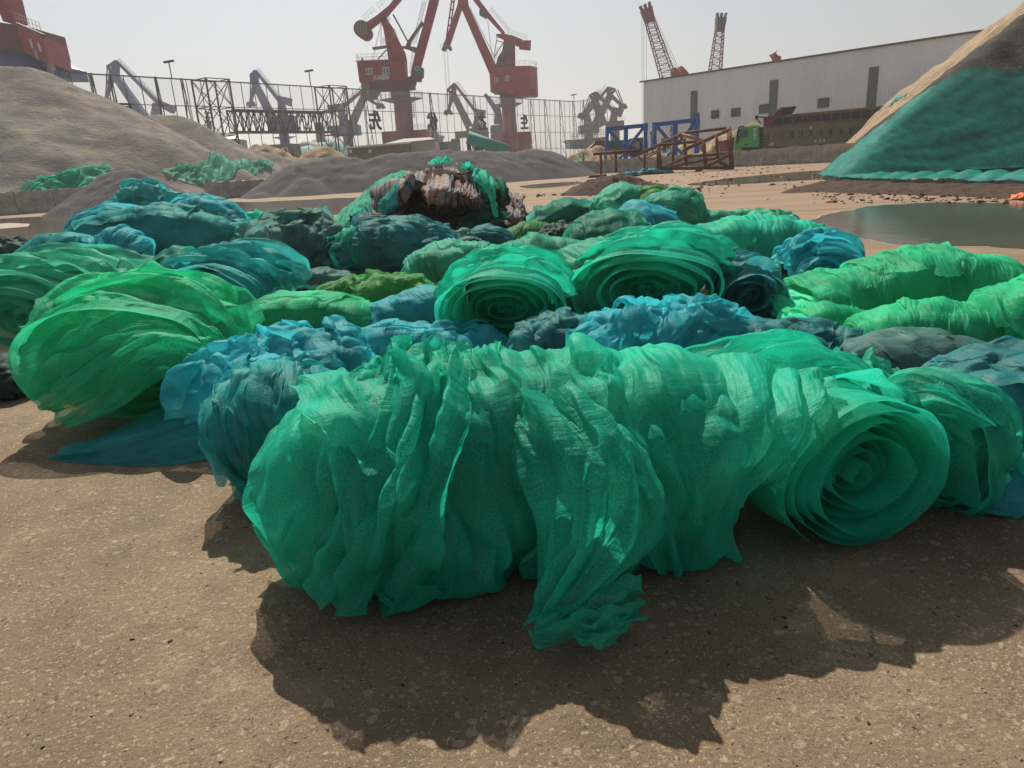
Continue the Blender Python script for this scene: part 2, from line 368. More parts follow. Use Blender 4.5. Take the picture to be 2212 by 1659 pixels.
M_dred = mat('dirty_red_paint', (0.20, 0.03, 0.025), 0.6, (0.10, 0.04, 0.03), 2.0)
M_navy = mat('navy_blue_paint', (0.02, 0.055, 0.19), 0.55, (0.03, 0.085, 0.25), 0.5)
M_rpurp = mat('dull_maroon_paint', (0.12, 0.035, 0.05), 0.6, (0.17, 0.05, 0.06), 0.4)
M_steel = mat('dark_steel', (0.05, 0.05, 0.055), 0.5, (0.09, 0.085, 0.08), 3.0)
M_post = mat('grey_brown_steel', (0.10, 0.09, 0.085), 0.6, (0.15, 0.13, 0.12), 3.0)
M_rail = mat('pale_railing', (0.35, 0.33, 0.32), 0.5)
M_white = mat('white_paint', (0.70, 0.70, 0.70), 0.5)
M_yel = mat('dull_yellow_paint', (0.26, 0.22, 0.09), 0.6)
M_black = mat('black_rubber', (0.02, 0.02, 0.022), 0.6)
M_glass = mat('dark_window_glass', (0.03, 0.05, 0.07), 0.12, spec=0.8)
M_rust = mat('rusty_steel', (0.09, 0.03, 0.018), 0.8, (0.20, 0.075, 0.035), 3.0, 0.4, 40)
M_orange = mat('fresh_rust_orange', (0.42, 0.17, 0.05), 0.75, (0.32, 0.12, 0.04), 6.0)
M_blue = mat('bright_blue_paint', (0.01, 0.09, 0.33), 0.5, (0.015, 0.12, 0.42), 2.0)
M_cabgreen = mat('truck_green_paint', (0.02, 0.30, 0.07), 0.35, (0.03, 0.38, 0.09), 1.5, spec=0.6)
M_bed = mat('muddy_green_steel', (0.19, 0.15, 0.10), 0.8, (0.16, 0.20, 0.10), 0.9, lo=.42, hi=.6)
M_bedtop = mat('rusty_brown_steel', (0.11, 0.07, 0.06), 0.8, (0.20, 0.13, 0.10), 1.2)
M_leaf = mat('shrub_leaf', (0.05, 0.11, 0.03), 0.6, (0.10, 0.19, 0.05), 5.0)
M_teal = mat('faded_teal_sheet', (0.04, 0.26, 0.25), 0.7, (0.07, 0.36, 0.34), 0.6, 0.5, 3)
M_char = mat('dark_blue_letter', (0.01, 0.035, 0.06), 0.6)
M_roofg = mat('grey_roof_sheet', (0.17, 0.17, 0.18), 0.7, (0.24, 0.24, 0.24), 1.0)
M_cream = mat('cream_wall', (0.40, 0.38, 0.36), 0.8, (0.46, 0.44, 0.41), 1.0)
M_hull = mat('dark_blue_hull', (0.02, 0.045, 0.075), 0.5)

# ------------------------------------------------------------------ solids in mesh code
class MB:
    def __init__(s): s.v = []; s.f = []
    def add(s, V, F):
        n = len(s.v); s.v += [tuple(map(float, p)) for p in V]; s.f += [tuple(i + n for i in f) for f in F]; return s
    def box(s, lo, hi):
        x0, y0, z0 = lo; x1, y1, z1 = hi
        return s.add([(x0,y0,z0),(x1,y0,z0),(x1,y1,z0),(x0,y1,z0),(x0,y0,z1),(x1,y0,z1),(x1,y1,z1),(x0,y1,z1)],
                     [(0,3,2,1),(4,5,6,7),(0,1,5,4),(1,2,6,5),(2,3,7,6),(3,0,4,7)])
    def bar(s, a, b, w, h=None, w2=None, h2=None):
        """box beam from a to b; w across (roughly level), h up"""
        a = Vector(a); b = Vector(b); h = h or w; w2 = w2 or w; h2 = h2 or (h if w2 == w else h * w2 / w)
        t = (b - a).normalized(); ref = Vector((0, 1, 0)) if abs(t.y) < 0.9 else Vector((1, 0, 0))
        q = t.cross(ref).normalized(); r = q.cross(t).normalized()     # r ~ depth, q ~ in the picture plane
        V = []
        for c, ww, hh in ((a, w, h), (b, w2, h2)):
            for i, j in ((-1,-1),(1,-1),(1,1),(-1,1)): V.append(c + q * (ww / 2 * i) + r * (hh / 2 * j))
        return s.add(V, [(0,3,2,1),(4,5,6,7),(0,1,5,4),(1,2,6,5),(2,3,7,6),(3,0,4,7)])
    def tube(s, a, b, r, r2=None, n=8):
        a = Vector(a); b = Vector(b); r2 = r if r2 is None else r2
        t = (b - a).normalized(); ref = Vector((0, 0, 1)) if abs(t.z) < 0.9 else Vector((1, 0, 0))
        q = t.cross(ref).normalized(); p = q.cross(t)
        V = [c + q * rr * math.cos(k * 6.28318 / n) + p * rr * math.sin(k * 6.28318 / n) for c, rr in ((a, r), (b, r2)) for k in range(n)]
        return s.add(V, [(k, (k + 1) % n, n + (k + 1) % n, n + k) for k in range(n)] + [tuple(range(n - 1, -1, -1)), tuple(range(n, 2 * n))])
    def prism(s, P, dy, off=(0, 0, 0)):
        """outline of world points, pushed back along +Y by dy"""
        n = len(P); P = [Vector(p) + Vector(off) for p in P]
        ar = sum((P[i].x * P[(i+1) % n].z - P[(i+1) % n].x * P[i].z) for i in range(n))
        if ar < 0: P = P[::-1]
        return s.add([*P, *[p + Vector((0, dy, 0)) for p in P]], [tuple(range(n)), tuple(range(2 * n - 1, n - 1, -1))] + [(i + n, (i + 1) % n + n, (i + 1) % n, i) for i in range(n)])
    def build(s, name, m, parent=None, smooth=False, bevel=0):
        me = raw_mesh(name, s.v, s.f)
        bm = bmesh.new(); bm.from_mesh(me); bmesh.ops.recalc_face_normals(bm, faces=bm.faces); bm.to_mesh(me); bm.free()
        o = link(name, me, m, None, smooth)
        if bevel:
            b = o.modifiers.new('bevel', 'BEVEL'); b.width = bevel; b.segments = 2; b.limit_method = 'ANGLE'
        if parent is not None:
            adopt(parent, o)
        return o
def text_obj(body, name, center, size, m, parent=None, right=(1, 0, 0), up=(0, 0, 1), mirror=False, depth=0.06, width=None, bold=0.0):
    cu = bpy.data.curves.new(name, 'FONT'); cu.body = body; cu.size = 1.0; cu.extrude = 0.02; cu.offset = bold
    t = bpy.data.objects.new('tmp', cu); col.objects.link(t)
    dg = bpy.context.evaluated_depsgraph_get(); me = bpy.data.meshes.new_from_object(t.evaluated_get(dg)); bpy.data.objects.remove(t)
    n = len(me.vertices); co = np.empty(n * 3); me.vertices.foreach_get('co', co); co = co.reshape(-1, 3)
    lo, hi = co.min(0), co.max(0); c = (lo + hi) / 2; sc = size / (hi[1] - lo[1]); sx = sc if width is None else width / (hi[0] - lo[0])
    r = np.array(right, float); r /= np.linalg.norm(r); u = np.array(up, float); u /= np.linalg.norm(u); nn = np.cross(r, u)
    if mirror: sx = -sx
    P = np.array(center)[None] + r * ((co[:, :1] - c[0]) * sx) + u * ((co[:, 1:2] - c[1]) * sc) + nn * ((co[:, 2:3]) / 0.02 * depth / 2)
    me.vertices.foreach_set('co', P.reshape(-1)); me.update()
    me.name = name
    for mm in list(me.materials): pass
    me.materials.clear()
    o = link(name, me, m, None, False)
    if parent is not None: adopt(parent, o)
    return o
# ------------------------------------------------------------------ heaps of loose stuff: highest of many cones along ridges
class Heap:
    def __init__(s, ridges, slope=0.66, rough=0.25, seed=0, ns=0.5, wobble=0.12, rnd=0.6):
        s.seed, s.rough, s.ns, s.rnd = seed, rough, ns, rnd
        P = []
        for rd in ridges:
            rd = np.asarray(rd, float); L = np.linalg.norm(np.diff(rd[:, :2], axis=0), axis=1).sum() if len(rd) > 1 else 0
            n = max(2, int(L / 0.6)) if len(rd) > 1 else 1
            t = np.linspace(0, len(rd) - 1, n)
            P.append(np.stack([np.interp(t, np.arange(len(rd)), rd[:, k]) for k in range(3)], 1) if n > 1 else rd)
        s.P = np.concatenate(P); s.slope = slope; s.w = wobble
    def z(s, x, y):
        x = np.asarray(x, float); y = np.asarray(y, float); best = np.full(x.shape, -1.0)
        sl = s.slope * (1 + s.w * pn(x * 0.15, y * 0.15, 0, s.seed + 5))
        for px, py, pz in s.P:
            d = np.hypot(x - px, y - py)
            best = np.maximum(best, pz - sl * (np.sqrt(d * d + s.rnd ** 2) - s.rnd))
        fade = np.clip(best * 1.5 + 0.3, 0, 1)
        return best + fade * s.rough * fbm(x * s.ns, y * s.ns, 0, s.seed, 4) * np.clip(best * .6 + .2, .2, 1) - 0.02
    def mesh(s, name, m, res=0.35, box=None):
        r = s.P[:, 2].max() / s.slope + 1.5
        x0, x1 = s.P[:, 0].min() - r, s.P[:, 0].max() + r; y0, y1 = s.P[:, 1].min() - r, s.P[:, 1].max() + r
        if box: x0, x1, y0, y1 = max(x0, box[0]), min(x1, box[1]), max(y0, box[2]), min(y1, box[3])
        X, Y = np.meshgrid(np.arange(x0, x1, res), np.arange(y0, y1, res), indexing='ij')
        Z = s.z(X, Y); keep = Z > -0.25
        me = bpy.data.meshes.new(name); idx = np.arange(X.size).reshape(X.shape)
        q = np.stack([idx[:-1, :-1], idx[1:, :-1], idx[1:, 1:], idx[:-1, 1:]], -1).reshape(-1, 4)
        q = q[keep.reshape(-1)[q].any(1)]
        used = np.unique(q); rm = np.full(X.size, -1); rm[used] = np.arange(len(used)); q = rm[q]
        V = np.stack([X, Y, np.maximum(Z, -0.3)], -1).reshape(-1, 3)[used]
        me.vertices.add(len(V)); me.vertices.foreach_set('co', V.reshape(-1).astype(np.float32))
        me.loops.add(q.size); me.loops.foreach_set('vertex_index', q.reshape(-1).astype(np.int32))
        me.polygons.add(len(q)); me.polygons.foreach_set('loop_start', np.arange(0, q.size, 4, dtype=np.int32))
        me.update(); me.validate()
        return link(name, me, m)
    def hit(s, x, y, t0=3, t1=200):
        v = ray(x, y); t = np.linspace(t0, t1, 1500); P = v[None] * t[:, None] + [0, 0, CAM_H]
        k = np.nonzero(P[:, 2] < np.maximum(s.z(P[:, 0], P[:, 1]), 0))[0]
        return P[k[0]] if len(k) else P[-1]
def drape(name, rows, heap, m, n=(60, 120), off=0.05, amp=0.08, fold=(4, 20), seed=0, parent=None, fn=None):
    """net sheet lying on a heap; rows of display-pixel points are found on the slope, then filled in between"""
    C = np.array([[heap.hit(*p) for p in row] for row in rows])
    P = spl(C, n[0]); P = np.swapaxes(spl(np.swapaxes(P, 0, 1), n[1]), 0, 1)
    P[..., 2] = np.maximum(np.maximum(heap.z(P[..., 0], P[..., 1]), 0), 0) + off
    u = np.linspace(0, 1, n[0])[:, None]; v = np.linspace(0, 1, n[1])[None]
    h = folds(u, v, False, fold, seed)
    P[..., 2] += np.maximum(h, -0.2) * amp + (fn(u, v) if fn else 0)
    P[..., 1] -= np.maximum(h, -0.2) * amp * 0.6
    return net_obj(name, P, False, m, parent)
# ------------------------------------------------------------------ net bundles
def spl(P, n):
    """smooth curve through the rows of P, n samples"""
    P = np.asarray(P, float); k = len(P)
    if k == 2: t = np.linspace(0, 1, n).reshape(-1, *([1] * (P.ndim - 1))); return P[0] * (1 - t) + P[1] * t
    E = np.concatenate([P[:1] * 2 - P[1:2], P, P[-1:] * 2 - P[-2:-1]])
    t = np.linspace(0, k - 1 - 1e-6, n); i = t.astype(int); f = (t - i).reshape(-1, *([1] * (P.ndim - 1)))
    a, b, c, d = E[i], E[i + 1], E[i + 2], E[i + 3]
    return 0.5 * (2 * b + (c - a) * f + (2 * a - 5 * b + 4 * c - d) * f ** 2 + (3 * b - a - 3 * c + d) * f ** 3)
def tube_base(path, rh, rv, nu=96, nv=120, lump=0.10, seed=0, cap=0.16, flat=0.0):
    """closed bag round a path: rh, rv half width and half height along it"""
    C = spl(path, nv); rh = np.interp(np.linspace(0, 1, nv), np.linspace(0, 1, len(rh)), rh); rv = np.interp(np.linspace(0, 1, nv), np.linspace(0, 1, len(rv)), rv)
    T = np.gradient(C, axis=0); T /= np.linalg.norm(T, axis=1)[:, None]
    side = np.cross(T, [0, 0, 1.0]); side /= np.linalg.norm(side, axis=1)[:, None] + 1e-9; up = np.cross(side, T)
    s = np.linspace(0, 1, nv); e = np.minimum(s, 1 - s) / cap
    prof = np.sqrt(np.clip(1 - (1 - np.clip(e, 0, 1)) ** 2, 0.003, 1))
    a = np.linspace(0, 2 * np.pi, nu, endpoint=False)[:, None]
    ca, sa = np.cos(a), np.sin(a)
    q = 0.85; ca = np.sign(ca) * np.abs(ca) ** q; sa = np.sign(sa) * np.abs(sa) ** q
    B = C[None] + (ca * (rh * prof)[None])[..., None] * side[None] + (sa * (rv * prof)[None])[..., None] * up[None]
    n = normals(B, True)
    k = 1.5 / max(rh.mean(), 0.05)
    B = B + n * (lump * rh.mean() * -1 * fbm(B[..., 0] * k, B[..., 1] * k, B[..., 2] * k, seed, 2))[..., None]
    B[..., 2] = np.where(B[..., 2] < 0.02, 0.02 + 0.15 * (B[..., 2] - 0.02), B[..., 2])
    B[..., 2] = np.maximum(B[..., 2], 0.006)
    return B
def outsign(B, wrap):
    n = normals(B, wrap); c = B.mean((0, 1)); return 1 if ((B - c) * n).sum() > 0 else -1
def uvgrid(X, wrap, s=1.0):
    lu = edge_len(X, 0, wrap).mean(1); lv = edge_len(X, 1, wrap).mean(0)
    U = np.concatenate([[0], np.cumsum(lu)[:-1]]); V = np.concatenate([[0], np.cumsum(lv)[:-1]])
    return np.repeat(U[:, None], X.shape[1], 1) * s, np.repeat(V[None], X.shape[0], 0) * s
def net_obj(name, X, wrap, mat, parent=None):
    return link(name, grid_mesh(name, X, wrap, uvgrid(X, wrap)), mat, parent)
def resample(B, wrap, u0, u1, v0, v1, nu, nv, sk=0.0, off=0.0):
    """window of a base grid (u in turns, may pass 1 when wrapped), skewed by sk"""
    n, m = B.shape[:2]
    U = np.linspace(u0, u1, nu)[:, None] + 0 * np.linspace(0, 1, nv)[None]; V = np.linspace(v0, v1, nv)[None] + sk * np.linspace(-.5, .5, nu)[:, None]
    V = np.clip(V, 0.0, 1.0) * (m - 1)
    if wrap: U = (U % 1.0) * n
    else: U = np.clip(U, 0, 1) * (n - 1)
    i = np.floor(U).astype(int); f = (U - i)[..., None]; i2 = (i + 1) % n if wrap else np.minimum(i + 1, n - 1); i %= n
    j = np.minimum(np.floor(V).astype(int), m - 2); g = (V - j)[..., None]
    P = (B[i, j] * (1 - f) + B[i2, j] * f) * (1 - g) + (B[i, j + 1] * (1 - f) + B[i2, j + 1] * f) * g
    return P
def ragged(X, amt, seed):
    """pull the free edges in and out so no edge is straight"""
    nu, nv = X.shape[:2]
    for ax, n in ((0, nu), (1, nv)):
        k = max(4, n // 6)
        A = np.moveaxis(X, ax, 0)
        t = np.linspace(0, 1, A.shape[1])
        for end, idx in ((0, np.arange(k)), (1, np.arange(n - 1, n - 1 - k, -1))):
            w = (1 - np.linspace(0, 1, k)) ** 1.5
            d = A[idx[0]] - A[idx[-1]]
            q = amt * fbm(t * 2.2, t * 0 + end * 3 + ax * 7, 0, seed + ax + end, 2, .35)
            A[idx] += w[:, None, None] * (q[:, None] * d)[None]
    return X
def bag(name, path, rh, rv, mat, ex=(1.04, 1.14), fold=(2.2, 9), amp=None, hi=None, lo=None, nu=96, nv=120, seed=0, lump=0.12, fine=1, iters=50, parent=None, cap=0.16, twist=0.0, sheets=6, usize=(0.45, 0.8), vsize=(0.35, 0.7), crumple=0.25, flare=0.06, slack=.22, pleat=.4, smooth=8):
    """a net bundle: inner body and overlapping loose layers with free edges, one mesh"""
    rng = random.Random(seed)
    B = tube_base(path, rh, rv, nu, nv, lump, seed, cap); r = float(np.mean(rv))
    o = outsign(B, True)
    amp = (amp or 0.13) * r; hi = (hi or 0.17) * r; lo = -(lo or 0.14) * r
    NB = normals(B, True) * o
    X = cloth(B - NB * 0.05 * r, True, ex, amp, hi, lo, fold, iters, fine, seed=seed, twist=twist, outward=o, crumple=crumple, slack=slack, pleat=pleat, smooth=smooth)
    parts = [(X, True)]
    for k in range(sheets):
        uc = rng.uniform(-0.02, 0.52); us = rng.uniform(*usize); vs = rng.uniform(*vsize); vc = rng.uniform(vs / 2 - .05, 1.05 - vs / 2)
        v0, v1 = max(0.03, vc - vs / 2), min(0.97, vc + vs / 2)
        su, sv = max(24, int(nu * us)), max(24, int(nv * (v1 - v0)))
        P = resample(B, True, uc - us / 2, uc + us / 2, v0, v1, su, sv, rng.uniform(-.25, .25))
        Np = resample(NB, True, uc - us / 2, uc + us / 2, v0, v1, su, sv)
        t = np.linspace(0, 1, su)[:, None]; edge = np.maximum(np.abs(t * 2 - 1) ** 6, np.abs(np.linspace(-1, 1, sv)[None]) ** 6)
        P = P + Np * ((0.02 + 0.018 * k) * r / 0.4 + flare * r * edge * rng.uniform(0, 1))[..., None]
        P = ragged(P, 0.5, seed * 10 + k)
        P[..., 2] = np.maximum(P[..., 2], 0.01 + 0.004 * k)
        oo = 1 if (normals(P, False) * Np).sum() > 0 else -1
        f = (fold[0] * us * 1.2, fold[1] * (v1 - v0) * rng.uniform(.8, 1.3))
        Y = cloth(P, False, ex, amp * 0.9, hi, lo * 0.6, f, iters, fine, seed=seed * 31 + k, twist=twist * us + rng.uniform(-.15, .15), outward=oo, crumple=crumple, slack=slack, pleat=pleat, smooth=smooth)
        parts.append((Y, False))
    return join_grids(name, parts, mat, parent, dense_first=1)
def join_grids(name, parts, mat, parent=None, dense_first=0):
    Vs, Fs, UVs = [], [], []; n0 = 0
    for X, wrap in parts:
        nu, nv = X.shape[:2]
        a, b = np.meshgrid(np.arange(nu if wrap else nu - 1), np.arange(nv - 1), indexing='ij'); a2 = (a + 1) % nu
        q = np.stack([a * nv + b, a2 * nv + b, a2 * nv + b + 1, a * nv + b + 1], -1).reshape(-1, 4)
        U, V = uvgrid(X, wrap); uv = np.stack([U, V], -1).reshape(-1, 2)
        Vs.append(X.reshape(-1, 3)); Fs.append(q + n0); UVs.append(uv[q.reshape(-1)]); n0 += nu * nv
    Vx = np.concatenate(Vs); q = np.concatenate(Fs); uv = np.concatenate(UVs)
    me = bpy.data.meshes.new(name)
    me.vertices.add(len(Vx)); me.vertices.foreach_set('co', Vx.reshape(-1).astype(np.float32))
    me.loops.add(q.size); me.loops.foreach_set('vertex_index', q.reshape(-1).astype(np.int32))
    me.polygons.add(len(q)); me.polygons.foreach_set('loop_start', np.arange(0, q.size, 4, dtype=np.int32))
    l = me.uv_layers.new(name='uv'); l.data.foreach_set('uv', uv.reshape(-1).astype(np.float32))
    if dense_first and mat.name in DENSE:
        mi = np.zeros(len(q), np.int32); mi[:len(Fs[0])] = 1; me.polygons.foreach_set('material_index', mi)
        me.update(); me.validate(); return link(name, me, [mat, DENSE[mat.name]], parent)
    me.update(); me.validate()
    return link(name, me, mat, parent)
def spiral_base(A, Bp, Rh, Rv, turns=4.5, nu=420, nv=60, r0=0.04, lean=0.0, seed=0, phase=0.0, jag=0.10, r_end=1.0):
    """a rolled sheet: A front end centre, Bp back end centre; open ends show the coil"""
    A = np.asarray(A, float); Bp = np.asarray(Bp, float)
    ax = Bp - A; Ln = np.linalg.norm(ax); t = ax / Ln
    side = np.cross(t, [0, 0, 1.0]); side /= np.linalg.norm(side); up = np.cross(side, t)
    th = np.linspace(0, 1, nu); ang = phase + th * turns * 2 * np.pi
    rr = r0 + (1 - r0) * th ** 0.85
    v = np.linspace(0, 1, nv)
    cs, sn = np.cos(ang)[:, None], np.sin(ang)[:, None]
    wob = 1 + (1 / turns) * 0.34 * pn(cs * 1.2, sn * 1.2, rr[:, None] * 5 + v[None] * 0.9, seed) + 0.10 * pn(cs * .7, sn * .7, v[None] * 1.5, seed + 3)
    R_ = rr[:, None] * wob * (1 + (r_end - 1) * v[None])
    start = jag * 1.4 * pn(th[:, None] * turns * 1.1, 0, 0, seed + 8) + jag * .5 * pn(th[:, None] * turns * 3.1, 2, 0, seed + 9) + (1 - rr[:, None]) * jag * 1.2
    s = start * (1 - v[None]) / 1.0 + v[None] * Ln
    B = A + t * s[..., None] + side * (R_ * Rh * cs)[..., None] + up * (R_ * Rv * sn)[..., None]
    # sag: the lower layers press together
    z0 = B[..., 2].min()
    B[..., 2] = np.where(B[..., 2] < 0.03, 0.01 + 0.02 * rr[:, None] * 0 + (B[..., 2] - z0) * 0.02 / max(0.03 - z0, 1e-3) , B[..., 2])
    return B
def roll(name, A, Bp, Rh, Rv, mat, turns=4.5, nu=420, nv=60, ex=(1.05, 1.25), fold=(6, 5), seed=0, parent=None, phase=0.0, fine=1, amp=0.25, jag=0.10, r_end=1.0, iters=50):
    B = spiral_base(A, Bp, Rh, Rv, turns, nu, nv, seed=seed, phase=phase, jag=jag, r_end=r_end)
    gap = Rh / turns
    N = normals(B, False); o = 1
    X = cloth(B, False, ex, amp * gap, 0.45 * gap, -0.35 * gap, (fold[0] * turns, fold[1]), iters, fine, seed=seed, outward=o)
    return net_obj(name, X, False, mat, parent)
def patch(name, ctrl, mat, n=(80, 80), ex=(1.1, 1.15), fold=(2, 6), amp=0.03, hi=0.05, lo=-0.03, seed=0, fine=1, parent=None, iters=50, grav=0.0004):
    """free sheet through a small grid of world points"""
    C = np.asarray(ctrl, float)
    P = spl(C, n[0]); P = np.swapaxes(spl(np.swapaxes(P, 0, 1), n[1]), 0, 1)
    X = cloth(P, False, ex, amp, hi, lo, fold, iters, fine, grav, seed=seed)
    return net_obj(name, X, False, mat, parent)
# ------------------------------------------------------------------ ground, puddles, sea
def sheet(name, P, z, m, kind='structure'):
    me = raw_mesh(name, [(p[0], p[1], z) for p in P], [tuple(range(len(P)))])
    bm = bmesh.new(); bm.from_mesh(me); bmesh.ops.recalc_face_normals(bm, faces=bm.faces)
    for f in bm.faces:
        if f.normal.z < 0: f.normal_flip()
    bmesh.ops.triangulate(bm, faces=bm.faces); bm.to_mesh(me); bm.free()
    return tag(link(name, me, m, None, False), kind=kind)
sheet('ground', [(-700, -30), (700, -30), (700, 232), (-700, 232)], 0, M_ground)
sheet('sea', [(-700, 231.9), (700, 231.9), (700, 1400), (-700, 1400)], -0.6, M_sea)
def puddle(name, pts, seed, rim=0.0, sub=5, jag=0.03):
    P = [G(*p) for p in pts]; n = len(P); out = []
    c = np.mean(P, 0)
    E = spl(np.array(P + [P[0]]), n * sub * 3)[:-1]
    for i, p in enumerate(E):
        d = p - c; k = 1 + jag * fbm(p[0] * 0.9, p[1] * 0.9, 0, seed, 4) * 2
        out.append(c + d * k)
    o = sheet(name, out, 0.008, M_water)
    if rim:
        sheet('silt_rim', [c + (p - c) * (1 + rim * (0.6 + 0.8 * abs(fbm(p[0] * .5, p[1] * .5, 3, seed, 3)))) for p in out], 0.004, M_foam)
    return o
puddle('puddle', [(1735, 480), (1800, 462), (1880, 446), (1960, 440), (2080, 438), (2250, 442), (2500, 470), (2700, 560), (2400, 552), (2212, 541), (2060, 530), (1930, 528), (1850, 515), (1780, 500)], 1, 0.03)
puddle('puddle', [(-260, 500), (-100, 480), (0, 472), (100, 468), (180, 468), (250, 478), (200, 500), (110, 520), (0, 516), (-120, 530)], 2, 0.05)
puddle('puddle', [(490, 437), (560, 436), (650, 432), (740, 428), (900, 423), (1000, 430), (900, 452), (760, 462), (620, 470), (520, 462)], 3, 0.06)
puddle('puddle', [(1475, 400), (1560, 387), (1660, 377), (1760, 369), (1850, 366), (1880, 378), (1800, 386), (1700, 392), (1560, 400)], 4, 0.03)
puddle('puddle', [(1120, 402), (1180, 396), (1240, 393), (1265, 396), (1200, 404), (1140, 407)], 5, 0.05)
sheet('silt_streak', [G(-40, 487), G(20, 482), G(66, 484), G(60, 490), G(10, 494), G(-60, 498)], 0.012, M_foam)

# ------------------------------------------------------------------ heaps
def Wd(x, y, d): return W(x, y, d)
HS = Heap([[Wd(-500, 90, 60), Wd(-200, 120, 66), Wd(0, 147, 70), Wd(60, 148, 71), Wd(110, 162, 73), Wd(170, 197, 76), Wd(230, 236, 80), Wd(285, 256, 84)],
           [Wd(300, 258, 86), Wd(345, 248, 84), Wd(378, 250, 83), Wd(420, 284, 84), Wd(470, 306, 86), Wd(520, 320, 88), Wd(600, 336, 90), Wd(700, 343, 92)]], slope=0.62, rough=0.28, seed=6, ns=0.3)
tag(HS.mesh('sand_pile', M_sand, 0.4, (-90, 30, 40, 125)), 'huge grey and tan sand pile sloping down on the far left', 'sand pile')
HT = Heap([[Wd(530, 322, 100), Wd(560, 308, 100), Wd(585, 312, 100), Wd(610, 326, 100)]], 0.7, 0.6, 12, 0.5)
tag(HT.mesh('sand_pile', M_tan, 0.4), 'small tan sand heap in front of the grey cabin with a white window', 'sand pile')
HT2 = Heap([[Wd(668, 325, 100), Wd(700, 312, 100), Wd(712, 322, 100)]], 0.75, 0.5, 14, 0.5)
tag(HT2.mesh('sand_pile', M_tan, 0.4), 'pointed brown sand heap at the foot of the right gantry tower', 'sand pile')
HC = Heap([[Wd(262, 361, 46.5), Wd(275, 364, 46)], [Wd(150, 437, 43.5)]], 0.62, 0.10, 3, 1.2, 0.05)
tag(HC.mesh('gravel_pile', M_gravel, 0.14), 'cone of dark gravel in front of the left sand slope', 'gravel pile')
HG = Heap([[Wd(608, 372, 59), Wd(640, 352, 60), Wd(720, 336, 61), Wd(760, 339, 61)], [Wd(790, 344, 61), Wd(835, 332, 62), Wd(880, 331, 63), Wd(950, 324, 64), Wd(1050, 324, 66), Wd(1105, 326, 68)],
           [Wd(1125, 325, 68), Wd(1158, 319, 69), Wd(1190, 325, 70), Wd(1225, 345, 71)], [Wd(560, 415, 56)], [Wd(660, 385, 57)]], 0.60, 0.14, 5, 0.8, 0.10)
tag(HG.mesh('gravel_pile', M_gravel, 0.22), 'long ridge of dark gravel behind the striped tarp heap', 'gravel pile')
HR = Heap([[Wd(1918, 226, 90), Wd(1953, 199, 87), Wd(2084, 105, 77), Wd(2149, 59, 72), Wd(2212, 8, 67), Wd(2500, -200, 58)]], 0.85, 0.5, 7, 0.4, .05)
tag(HR.mesh('sand_pile', M_tan, 0.3, (20, 95, 25, 105)), 'steep tan sand pile rising out of the frame on the right', 'sand pile')
HK = Heap([[Wd(1840, 372, 32), Wd(1950, 262, 36), Wd(2050, 180, 38), Wd(2100, 132, 39), Wd(2165, 78, 40.5), Wd(2230, 25, 42), Wd(2500, -150, 42)], [Wd(1775, 402, 29.5), Wd(1800, 392, 30)], [G(1810, 399) + [0, 0, .15], G(1900, 400) + [0, 0, .3], G(2212, 405) + [0, 0, .35], G(2450, 415) + [0, 0, .35]]], 0.84, 0.22, 9, 0.5, .04)
tag(HK.mesh('slag_pile', M_coal, 0.2, (5, 60, 12, 60)), 'black and brown slag pile under the big teal net on the right', 'slag pile')
HD = Heap([[Wd(1290, 386, 34), Wd(1330, 376, 34.5)], [Wd(1400, 392, 33)]], 0.5, 0.3, 11, 1.5)
tag(HD.mesh('soil_heap', M_soil, 0.1), 'low heap of dark crumbly soil before the rusty frame', 'soil heap')
HD2 = Heap([[G(1710, 416) + [0, 0, .05], G(1790, 408) + [0, 0, .35], G(1900, 412) + [0, 0, .3], G(2212, 420) + [0, 0, .3], G(2500, 440) + [0, 0, .3]]], 0.35, 0.16, 16, 1.5)
tag(HD2.mesh('soil_heap', M_soil, 0.15, (5, 45, 12, 40)), 'low dark soil bank along the puddle below the teal net', 'soil heap')
HF = Heap([[Wd(1262, 322, 84), Wd(1290, 316, 84)], [Wd(1240, 338, 82)]], 0.62, 0.3, 17, 0.9)
tag(HF.mesh('sand_pile', M_tan, 0.25), 'small tan sand heap right of the long gravel ridge', 'sand pile')
HB = Heap([[Wd(1480, 312, 96), Wd(1530, 303, 96), Wd(1570, 290, 96), Wd(1625, 268, 97)], [Wd(1400, 322, 92)]], 0.6, 0.7, 18, 0.5)
tag(HB.mesh('sand_pile', M_tan, 0.35, (0, 60, 70, 112)), 'tan sand pile between the rusty frame and the grey shed', 'sand pile')

# nets lying on the heaps
def net_label(o, label, group=None, cat='net'): return tag(o, label, cat, group)
net_label(drape('debris_net', [[(24, 441), (60, 400), (110, 384)], [(90, 430), (130, 385), (150, 378)], [(140, 440), (175, 376), (180, 368)], [(225, 400), (235, 380), (243, 366)]], HS, NET['emerald'], (70, 60), 0.12, 0.35, (5, 5), 3),
          'emerald net crumpled over the foot of the left sand pile above the barrier')
net_label(drape('debris_net', [[(345, 372), (380, 362), (395, 360)], [(425, 402), (430, 375), (440, 357)], [(500, 388), (500, 370), (505, 352)], [(555, 378), (560, 362), (562, 350)], [(588, 368), (590, 360), (592, 352)]], HS, NET['jade'], (110, 50), 0.15, 0.4, (14, 3), 5),
          'pale green net with streaky folds below the sand slope, left of the gravel ridge')
net_label(drape('debris_net', [[(1208, 330), (1214, 320)], [(1240, 334), (1240, 322)], [(1262, 336), (1268, 322)]], HF, NET['emerald'], (24, 24), 0.12, 0.15, (3, 3), 6),
          'small green net scrap on the tan sand heap by the fence')
